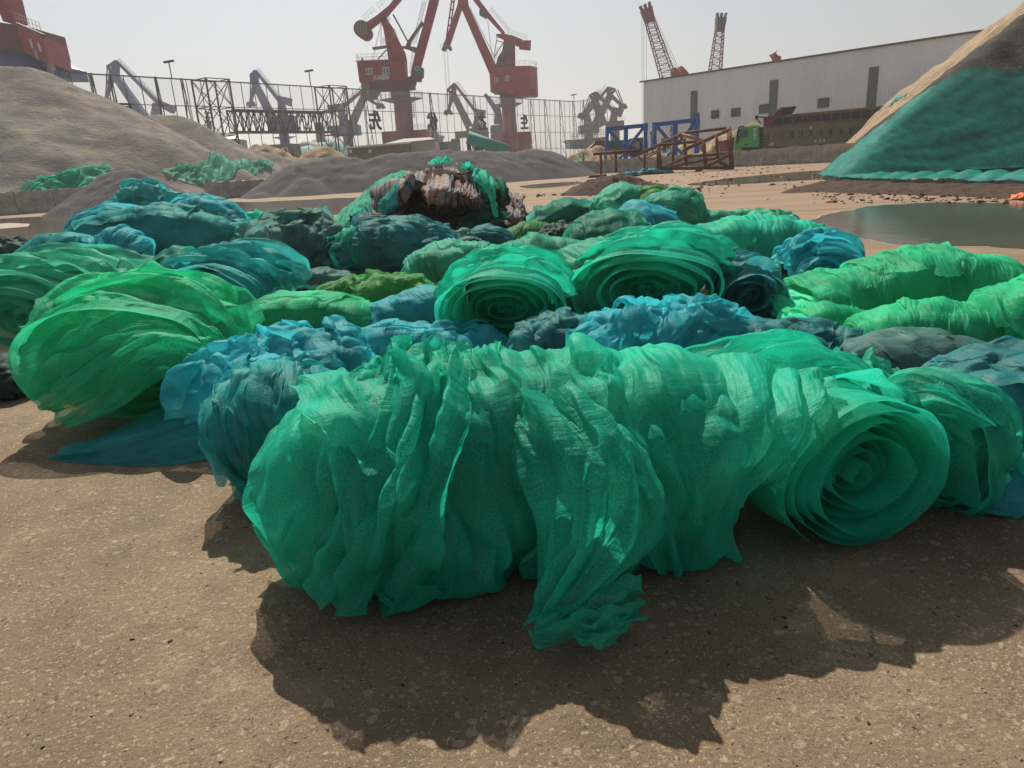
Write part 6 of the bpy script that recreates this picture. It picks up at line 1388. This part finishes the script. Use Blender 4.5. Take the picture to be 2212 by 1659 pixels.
# right bright green twin rolls
nb('upper main bright green net roll of the stack at the right, folded over itself', 1850, 2170, 560, 715, NET['bright'], (.8, 1, 1, .9), rd=.4, dy=-.5, seed=81, res=1.3, style='tube', sheets=9, fold=(.9, 12), amp=.2, lift=.08, twist=.4)
nb('left shoulder of bright green net leaning against the upper main roll of the stack', 1705, 1925, 580, 715, NET['bright'], (.85, 1, .95), rd=.38, dy=.2, seed=811, res=1.1, style='tube', sheets=7, fold=(.9, 9), amp=.22, twist=.3)
nb('lower slimmer bright green net roll in front of the stacked ones at the right', 1870, 2130, 655, 790, NET['bright'], (.85, 1, 1, .85), rd=.27, dy=-.3, seed=82, res=1.1, style='tube', sheets=7, shrink=.92, fold=(.9, 13), amp=.2)
nb('short bright green net end peeping out left of the stacked bright rolls', 1700, 1860, 640, 735, NET['bright'], (.8, 1, .8), rd=.25, seed=83, res=.6, style='heap', sheets=4)
nb('bright green net drooping dark inside at the right edge of the photo', 2110, 2420, 590, 800, NET['bright'], (.8, 1, 1), rd=.4, dy=-.2, seed=84, res=.9, style='tube', sheets=7, fold=(1.2, 6))
# back row left
nb('long blue teal net heap at the back left, behind its smaller lumps', 150, 480, 440, 575, NET['teal'], (.55, .9, .95, .9), rd=.7, seed=91, res=1.0, style='heap', sheets=8, fold=(5, 7))
nb('slanting blue net bundle on the left shoulder of the back left heap', 175, 320, 432, 560, NET['cyan'], (.7, 1, .8), rd=.6, seed=911, res=.8, style='long', sheets=6)
nb('pale aqua net ruffles on top of the back left heap', 255, 400, 412, 520, NET['teal'], (.8, 1, .9), rd=.6, dy=.3, seed=912, res=.9, style='rags', sheets=7, lift=.25, fold=(5, 6))
nb('round sky blue net ball at the right end of the back left heap', 362, 502, 415, 560, NET['cyan'], (.85, 1, .85), rd=.55, seed=92, res=.9, style='heap', sheets=6)
nb('blue net lump spilling forward at the lower left of the back left heap', 45, 200, 500, 600, NET['teal'], (.6, 1, .9), rd=.5, seed=93, res=.8, style='heap', sheets=6)
nb('small dome-shaped blue net lump in front of the back left heap', 140, 232, 502, 595, NET['cyan'], (.8, 1, .8), rd=.35, seed=94, res=.6, style='rags', sheets=5)
nb('dark blue hanging net in front of the back left heap', 225, 300, 480, 600, NET['cyan'], (.8, 1, .8), rd=.35, seed=95, res=.6, style='tube', sheets=4)
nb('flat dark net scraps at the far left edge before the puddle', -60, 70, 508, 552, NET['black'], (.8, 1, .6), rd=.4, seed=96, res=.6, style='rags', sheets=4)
nb('faded green and white rag strip at the left edge below the dark scraps', -60, 48, 572, 600, NET['jade'], (.8, 1, .6), rd=.25, seed=97, res=.5, style='rags', sheets=3)
nb('small emerald net lump between the back left heap and the big dusty bundle', 500, 590, 447, 530, NET['emerald'], (.7, 1, .8), rd=.4, seed=98, res=.7, style='rags', sheets=6)
nb('pale teal rag lump just right of the round sky blue ball', 478, 560, 462, 560, NET['teal'], (.7, 1, .8), rd=.4, seed=99, res=.6, style='rags', sheets=5)
nb('dark net rags at the foot of the back left heap', 290, 560, 530, 600, NET['deep'], (.7, 1, .8), rd=.5, seed=100, res=.7, style='rags', sheets=6)
nb('big dusty grey-green net bundle left of the striped tarp heap', 555, 745, 452, 608, NET['grey'], (.8, 1, .95, .7), rd=.6, seed=101, res=1.2, style='rags', sheets=8, fold=(5, 6))
nb('crumpled grey net coil in front of the big dusty grey-green bundle', 560, 660, 520, 612, NET['grey'], (.8, 1, .7), rd=.3, seed=102, res=.6, style='rags', sheets=5)
nb('dark teal net bundle with an emerald left side in front of the striped tarp heap', 745, 960, 474, 600, NET['petrol'], (.85, 1, 1, .8), rd=.55, seed=103, res=1.2, style='long', sheets=9, amp=.2, hi=.26)
nb('stringy emerald net hanging at the left end of the dark teal bundle', 735, 810, 482, 605, NET['emerald'], (.8, 1, .8), rd=.35, seed=104, res=.7, style='tube', sheets=6, fold=(1, 14))
nb('dull dark green net lump right of the dark teal bundle', 925, 1035, 492, 575, NET['grey'], (.8, 1, .8), rd=.4, seed=105, res=.7, style='rags', sheets=5)
nb('small teal net lump in front of the brown earth of the tarp heap', 1000, 1100, 480, 560, NET['petrol'], (.8, 1, .8), rd=.35, seed=106, res=.6, style='long', sheets=4)
nb('olive green net lump right of the tarp heap with a black hollow', 1085, 1245, 472, 540, NET['olive'], (.8, 1, .8), rd=.45, seed=107, res=.8, style='heap', sheets=6, dusty=0) if False else nb('olive green net lump right of the tarp heap', 1085, 1200, 474, 545, NET['olive'], (.8, 1, .8), rd=.4, seed=107, res=.7, style='heap', sheets=6)
nb('black net lump beside the olive net right of the tarp heap', 1165, 1250, 474, 545, NET['black'], (.8, 1, .8), rd=.35, seed=108, res=.6, style='rags', sheets=4)
nb('dusty trail of brown-green net rags between the dark bundles and the olive knot', 690, 950, 560, 600, NET['grey'], (.6, 1, .7, .5), rd=.3, seed=109, res=.7, style='rags', sheets=5)
# back right cluster
nb('dark emerald crumpled net heap in the back centre right', 1240, 1400, 450, 560, NET['deep'], (.8, 1, .9), rd=.6, seed=111, res=.9, style='heap', sheets=7)
nb('dark green net mound behind the dark emerald heap', 1130, 1290, 428, 500, NET['deep'], (.6, 1, .9), rd=.7, seed=112, res=.8, style='heap', sheets=6)
nb('teal grey net mound behind the pale blue bundle at the back', 1200, 1340, 425, 480, NET['petrol'], (.7, 1, .8), rd=.6, seed=113, res=.7, style='rags', sheets=6)
nb('pale aqua net bundle at the back centre right', 1310, 1450, 432, 530, NET['cyan'], (.6, 1, .8), rd=.6, seed=114, res=.9, style='heap', sheets=6)
nb('light green net thrown over the top of the back right pile', 1295, 1400, 392, 500, NET['jade'], (.7, 1, .8), rd=.8, seed=115, res=.8, style='heap', sheets=6)
nb('yellowish green twisted net on the top right of the back right pile', 1370, 1450, 398, 500, NET['olive'], (.8, 1, .8), rd=.7, seed=116, res=.7, style='long', sheets=5)
nb('dark teal net knots in the middle of the back right pile', 1340, 1450, 430, 500, NET['petrol'], (.8, 1, .8), rd=.4, seed=117, res=.7, style='rags', sheets=6)
nb('light green thick net twist hanging down the right side of the back right pile', 1420, 1500, 400, 510, NET['jade'], (.9, 1, .75), rd=.6, seed=118, res=.8, style='long', sheets=6, dy=-.4)
nb('long twisted light green net trailing right from the back right pile', 1460, 1700, 432, 500, NET['jade'], (.9, .7, .55, .45), rd=.5, seed=119, res=.9, style='rags', sheets=8)
nb('thin far end of light green net on the sand, farthest right of the pile', 1580, 1705, 442, 478, NET['jade'], (.6, .8, .5), rd=.4, seed=120, res=.6, style='rags', sheets=4)
nb('pale green flat net strip between the long twist and the emerald bundles', 1560, 1750, 462, 505, NET['jade'], (.7, 1, .5), rd=.45, seed=121, res=.7, style='heap', sheets=5)
nb('emerald net bundle behind the widest roll, left of the pair', 1385, 1510, 474, 575, NET['emerald'], (.8, 1, .8), rd=.5, seed=122, res=.8, style='heap', sheets=6)
nb('long emerald net bundle behind the widest roll, right of the pair', 1490, 1765, 474, 590, NET['emerald'], (.85, 1, 1, .8), rd=.5, seed=123, res=1.0, style='tube', sheets=9, fold=(.9, 14), amp=.19)
nb('low jade net layer under the long emerald bundle', 1500, 1660, 545, 610, NET['jade'], (.8, 1, .8), rd=.4, seed=124, res=.6, style='heap', sheets=4)
# small nets by the rusty frame
nb('small petrol blue net lump on the ground inside the rusty frame', 1378, 1425, 363, 377, NET['petrol'], (.6, 1, .7), rd=.8, seed=131, res=.5, style='rags', sheets=3)
nb('flat petrol blue net scrap before the barrier, left of the lump', 1328, 1378, 370, 382, NET['petrol'], (.6, 1, .7), rd=.6, seed=132, res=.45, style='rags', sheets=3)
nb('narrow petrol blue net scrap right of the lump under the rusty frame', 1418, 1452, 368, 375, NET['petrol'], (.6, 1, .7), rd=.5, seed=133, res=.4, style='rags', sheets=2)

# ------------------------------------------------------------------ rubbish heap with striped tarpaulins
def plaid(name, tint):
    m, nt, out = new_mat(name); L = nt.links.new; tc = N_(nt, 'ShaderNodeTexCoord'); sp = N_(nt, 'ShaderNodeSeparateXYZ'); L(tc.outputs['UV'], sp.inputs[0])
    def bands(k, f, stops):
        a = N_(nt, 'ShaderNodeMath'); a.operation = 'MULTIPLY'; L(sp.outputs[k], a.inputs[0]); a.inputs[1].default_value = f
        b = N_(nt, 'ShaderNodeMath'); b.operation = 'FRACT'; L(a.outputs[0], b.inputs[0]); r = ramp(nt, b.outputs[0], stops); r.color_ramp.interpolation = 'CONSTANT'; return r.outputs[0]
    w = (.30, .27, .26)
    a = bands(0, 2.2, [(0, w), (.30, (.07, .12, .22)), (.48, w), (.72, tint), (.86, w)])
    b = bands(1, 2.2, [(0, (1, 1, 1)), (.45, (.55, .58, .68)), (.62, (1, 1, 1)), (.82, (.85, .6, .5)), (.93, (1, 1, 1))])
    mu = N_(nt, 'ShaderNodeMixRGB'); mu.blend_type = 'MULTIPLY'; mu.inputs[0].default_value = 1; L(a, mu.inputs[1]); L(b, mu.inputs[2])
    n = N_(nt, 'ShaderNodeTexNoise', Scale=2.5, Detail=6.0); L(tc.outputs['Object'], n.inputs['Vector']); d = ramp(nt, n.outputs[0], [(.35, (.35, .28, .24)), (.65, (1, 1, 1))])
    m2 = N_(nt, 'ShaderNodeMixRGB'); m2.blend_type = 'MULTIPLY'; m2.inputs[0].default_value = .85; L(mu.outputs[0], m2.inputs[1]); L(d.outputs[0], m2.inputs[2])
    p = N_(nt, 'ShaderNodeBsdfPrincipled', Roughness=.8); p.inputs['Specular IOR Level'].default_value = .15; L(m2.outputs[0], p.inputs['Base Color']); L(p.outputs[0], out.inputs[0]); return m
M_plaid = plaid('striped_tarp', (.32, .12, .06)); M_plaidd = plaid('brown_striped_tarp', (.2, .08, .05)); M_grime = mat('grimy_brown_cloth', (.035, .024, .02), .8, (.14, .10, .085), 2.5, .6, 18)
HX = Heap([[Wd(800, 470, 17.6), Wd(850, 420, 17.8), Wd(900, 382, 18), Wd(935, 372, 18), Wd(965, 358, 18), Wd(995, 368, 18), Wd(1050, 405, 18), Wd(1090, 440, 17.9)]], .95, .22, 31, 1.4, .1, .4)
tag(HX.mesh('earth_heap', M_soil, .08), 'dark brown earth core of the striped tarp heap, bare at the front', 'earth heap')
def tarp(label, rows, m, seed, n=(70, 70), fold=(4, 5), amp=.12, off=.10, name='tarpaulin', cat='tarpaulin'):
    C = np.array([[HX.hit(x, y, 8, 40) for x, y in row] for row in rows]); P = spl(C, n[0]); P = np.swapaxes(spl(np.swapaxes(P, 0, 1), n[1]), 0, 1)
    P[..., 2] = np.maximum(P[..., 2], np.maximum(HX.z(P[..., 0], P[..., 1]), .02)) + off
    X = cloth(P, False, (1.10, 1.12), amp, .11, -.05, fold, 50, 1, .0006, seed=seed, outward=-1 if normals(P, False)[..., 1].mean() > 0 else 1, crumple=.8)
    o = net_obj(name, X, False, m); return tag(o, label, cat, 'coverings of the rubbish heap')
tarp('pale striped tarpaulin draped over the peak of the rubbish heap', [[(872, 440), (895, 395), (932, 368)], [(925, 450), (935, 400), (955, 362)], [(985, 455), (985, 405), (985, 364)], [(1045, 470), (1030, 420), (1005, 374)]], M_plaid, 1, (110, 80), (9, 4), .08, .05)
tarp('striped tarpaulin hanging down the right front of the heap', [[(985, 400), (990, 440), (1000, 470)], [(1010, 385), (1030, 430), (1045, 478)], [(1025, 390), (1050, 430), (1075, 475)]], M_plaid, 2, (50, 60), (6, 3), .07, .10)
tarp('brown striped tarpaulin bunched at the right foot of the heap', [[(1075, 425), (1085, 470), (1080, 510)], [(1100, 425), (1110, 465), (1110, 500)], [(1120, 440), (1130, 480), (1128, 505)]], M_plaidd, 3, (40, 50), amp=.15, off=.15)
tarp('reddish brown striped cloth on the upper left of the heap', [[(790, 455), (820, 420), (845, 402)], [(845, 445), (870, 405), (890, 384)], [(885, 432), (905, 392), (930, 370)]], M_plaidd, 4, (60, 40), amp=.08, off=.06)
tarp('grimy cloth folds along the left foot of the heap', [[(730, 500), (750, 470), (770, 450)], [(780, 510), (790, 480), (800, 455)], [(830, 500), (840, 470), (850, 440)]], M_grime, 5, (60, 50), amp=.14, off=.12)
tarp('grey rags on the ground in front of the bare earth', [[(960, 500), (980, 488), (1000, 478)], [(1030, 505), (1040, 492), (1050, 480)], [(1085, 510), (1090, 495), (1085, 480)]], M_grime, 6, (60, 40), amp=.12, off=.1)
tarp('blackish cloth and net slumped over the middle left of the heap', [[(770, 500), (800, 460), (830, 430)], [(820, 510), (850, 465), (875, 425)], [(865, 500), (885, 455), (905, 410)]], M_grime, 7, (60, 60), (5, 5), .1, .09)
tarp('dark brown cloth slumped over the right shoulder of the heap', [[(1000, 380), (1030, 395), (1060, 420), (1100, 455)], [(1020, 400), (1045, 420), (1070, 450), (1105, 480)], [(1030, 430), (1055, 455), (1080, 480), (1110, 505)]], M_grime, 8, (60, 60), (5, 5), .1, .07)
for lb, rows, mm, sd in (
    ('teal net hanging down the left side of the heap', [[(735, 530), (775, 470), (830, 415)], [(775, 530), (815, 475), (855, 428)], [(810, 525), (845, 490), (870, 450)]], 'teal', 11),
    ('jade net edge along the upper left slope of the heap', [[(712, 505), (760, 450), (820, 398), (870, 376)], [(745, 520), (790, 465), (845, 415), (885, 395)]], 'jade', 12),
    ('emerald net tuft on the very top of the heap', [[(925, 362), (945, 352), (960, 348)], [(950, 368), (960, 358), (975, 350)]], 'emerald', 13),
    ('dark green net spread over the upper right of the heap', [[(985, 360), (1010, 368), (1040, 385), (1075, 420)], [(1010, 385), (1030, 400), (1055, 420), (1090, 445)]], 'deep', 14),
    ('teal green net rags on the right shoulder of the heap', [[(1010, 375), (1040, 378), (1060, 400)], [(1025, 400), (1050, 405), (1065, 430)], [(1040, 430), (1060, 440), (1075, 470)]], 'emerald', 15),
    ('deep green net draped low at the right front of the heap', [[(985, 520), (1010, 490), (1040, 470)], [(1040, 525), (1060, 500), (1080, 480)], [(1075, 520), (1090, 505), (1100, 490)]], 'deep', 16)):
    tarp(lb, rows, NET[mm], sd, (50, 50), (5, 5), .14, .2, 'debris_net', 'net')
# rubber belt lying down the slope
C = [[(880, 420, 17.2), (850, 460, 16.7), (810, 500, 16.3), (790, 512, 16.1)], [(935, 418, 17.1), (915, 460, 16.6), (880, 500, 16.2), (850, 515, 16.0)]]
Cw = np.array([[W(*p) for p in r] for r in C]); P = spl(Cw, 14); P = np.swapaxes(spl(np.swapaxes(P, 0, 1), 50), 0, 1)
bl_ = link('rubber_belt', grid_mesh('rubber_belt', P), mat('worn_black_rubber', (.018, .016, .016), .75, (.05, .045, .042), 1.5, .3, 20)); sm_ = bl_.modifiers.new('thick', 'SOLIDIFY'); sm_.thickness = .03
tag(bl_, 'wide black rubber conveyor belt strip curving down the left front of the heap', 'rubber belt')
# small things
ob = Heap([[G(2200, 425) + [0, 0, .22]]], .7, .08, 41, 5); o = nb('bright orange plastic bag on the ground at the right edge', 2188, 2240, 416, 432, mat('orange_plastic', (.85, .16, .03), .4), (.8, 1, .8), rd=.2, seed=141, res=.4, style='rags', sheets=2, name='plastic_bag', cat='bag', grp=None)
def scatter(name, n, pts_fn, smin, smax, m, seed, label, cat):
    rng = np.random.RandomState(seed); V = []; F = []
    base = np.array([(-1, -1, 0), (1, -1, 0), (1, 1, 0), (-1, 1, 0), (-.6, -.6, 1), (.7, -.5, .8), (.5, .7, 1), (-.7, .5, .7)], float); fs = [(0, 1, 5, 4), (1, 2, 6, 5), (2, 3, 7, 6), (3, 0, 4, 7), (4, 5, 6, 7)]
    for i in range(n):
        p = pts_fn(rng); s = smin + (smax - smin) * rng.rand() ** 3; a = rng.rand() * 6.28; R2 = np.array([[math.cos(a), -math.sin(a), 0], [math.sin(a), math.cos(a), 0], [0, 0, 1]])
        k = len(V); V += list((base * (1 + .35 * rng.normal(size=base.shape)) * [s, s * .7, s * .6]) @ R2.T + p - [0, 0, s * .15]); F += [tuple(q + k for q in f) for f in fs]
    return tag(link(name, raw_mesh(name, V, F), m, None, False), label, cat, None, 'stuff')
def near(rng):
    return G(rng.uniform(-100, 2300), rng.uniform(880, 1659))
scatter('gravel', 900, near, .0015, .008, mat('pale_grit', (.16, .13, .10), .9, (.34, .27, .20), 30), 1, 'loose pale grit scattered on the worn concrete', 'grit')
scatter('coal_crumbs', 160, near, .002, .009, M_black, 2, 'scattered black crumbs on the worn concrete', 'crumbs')
scatter('stones', 900, lambda r: G(r.uniform(1230, 2212), 355 + abs(r.normal()) * 28 + r.uniform(0, 8)), .02, .13, mat('dusty_stone', (.14, .10, .075), .9, (.26, .19, .14), 8), 3, 'small stones and clods strewn over the sandy track', 'stones')
scatter('stones', 500, lambda r: G(r.uniform(1750, 2250), r.uniform(408, 440)), .02, .10, M_soil, 4, 'dark clods along the foot of the teal net', 'stones')
scatter('stones', 300, lambda r: HD.P[r.randint(len(HD.P))] * [1, 1, 0] + [r.normal() * 2, r.normal() * 1.3, .03], .02, .12, M_soil, 5, 'dark clods around the low soil heap', 'stones')
# ------------------------------------------------------------------ haze in the harbour air
m = bpy.data.materials.new('harbour_haze'); m.use_nodes = True; nt = m.node_tree; nt.nodes.clear()
out = nt.nodes.new('ShaderNodeOutputMaterial'); v = nt.nodes.new('ShaderNodeVolumePrincipled')
v.inputs['Color'].default_value = (.985, .985, 1.0, 1); v.inputs['Density'].default_value = 0.00062; v.inputs['Anisotropy'].default_value = 0.2
nt.links.new(v.outputs[0], out.inputs['Volume'])
hz = MB().box((-720, -40, -2), (720, 1420, 62)).build('haze', m); tag(hz, kind='stuff')
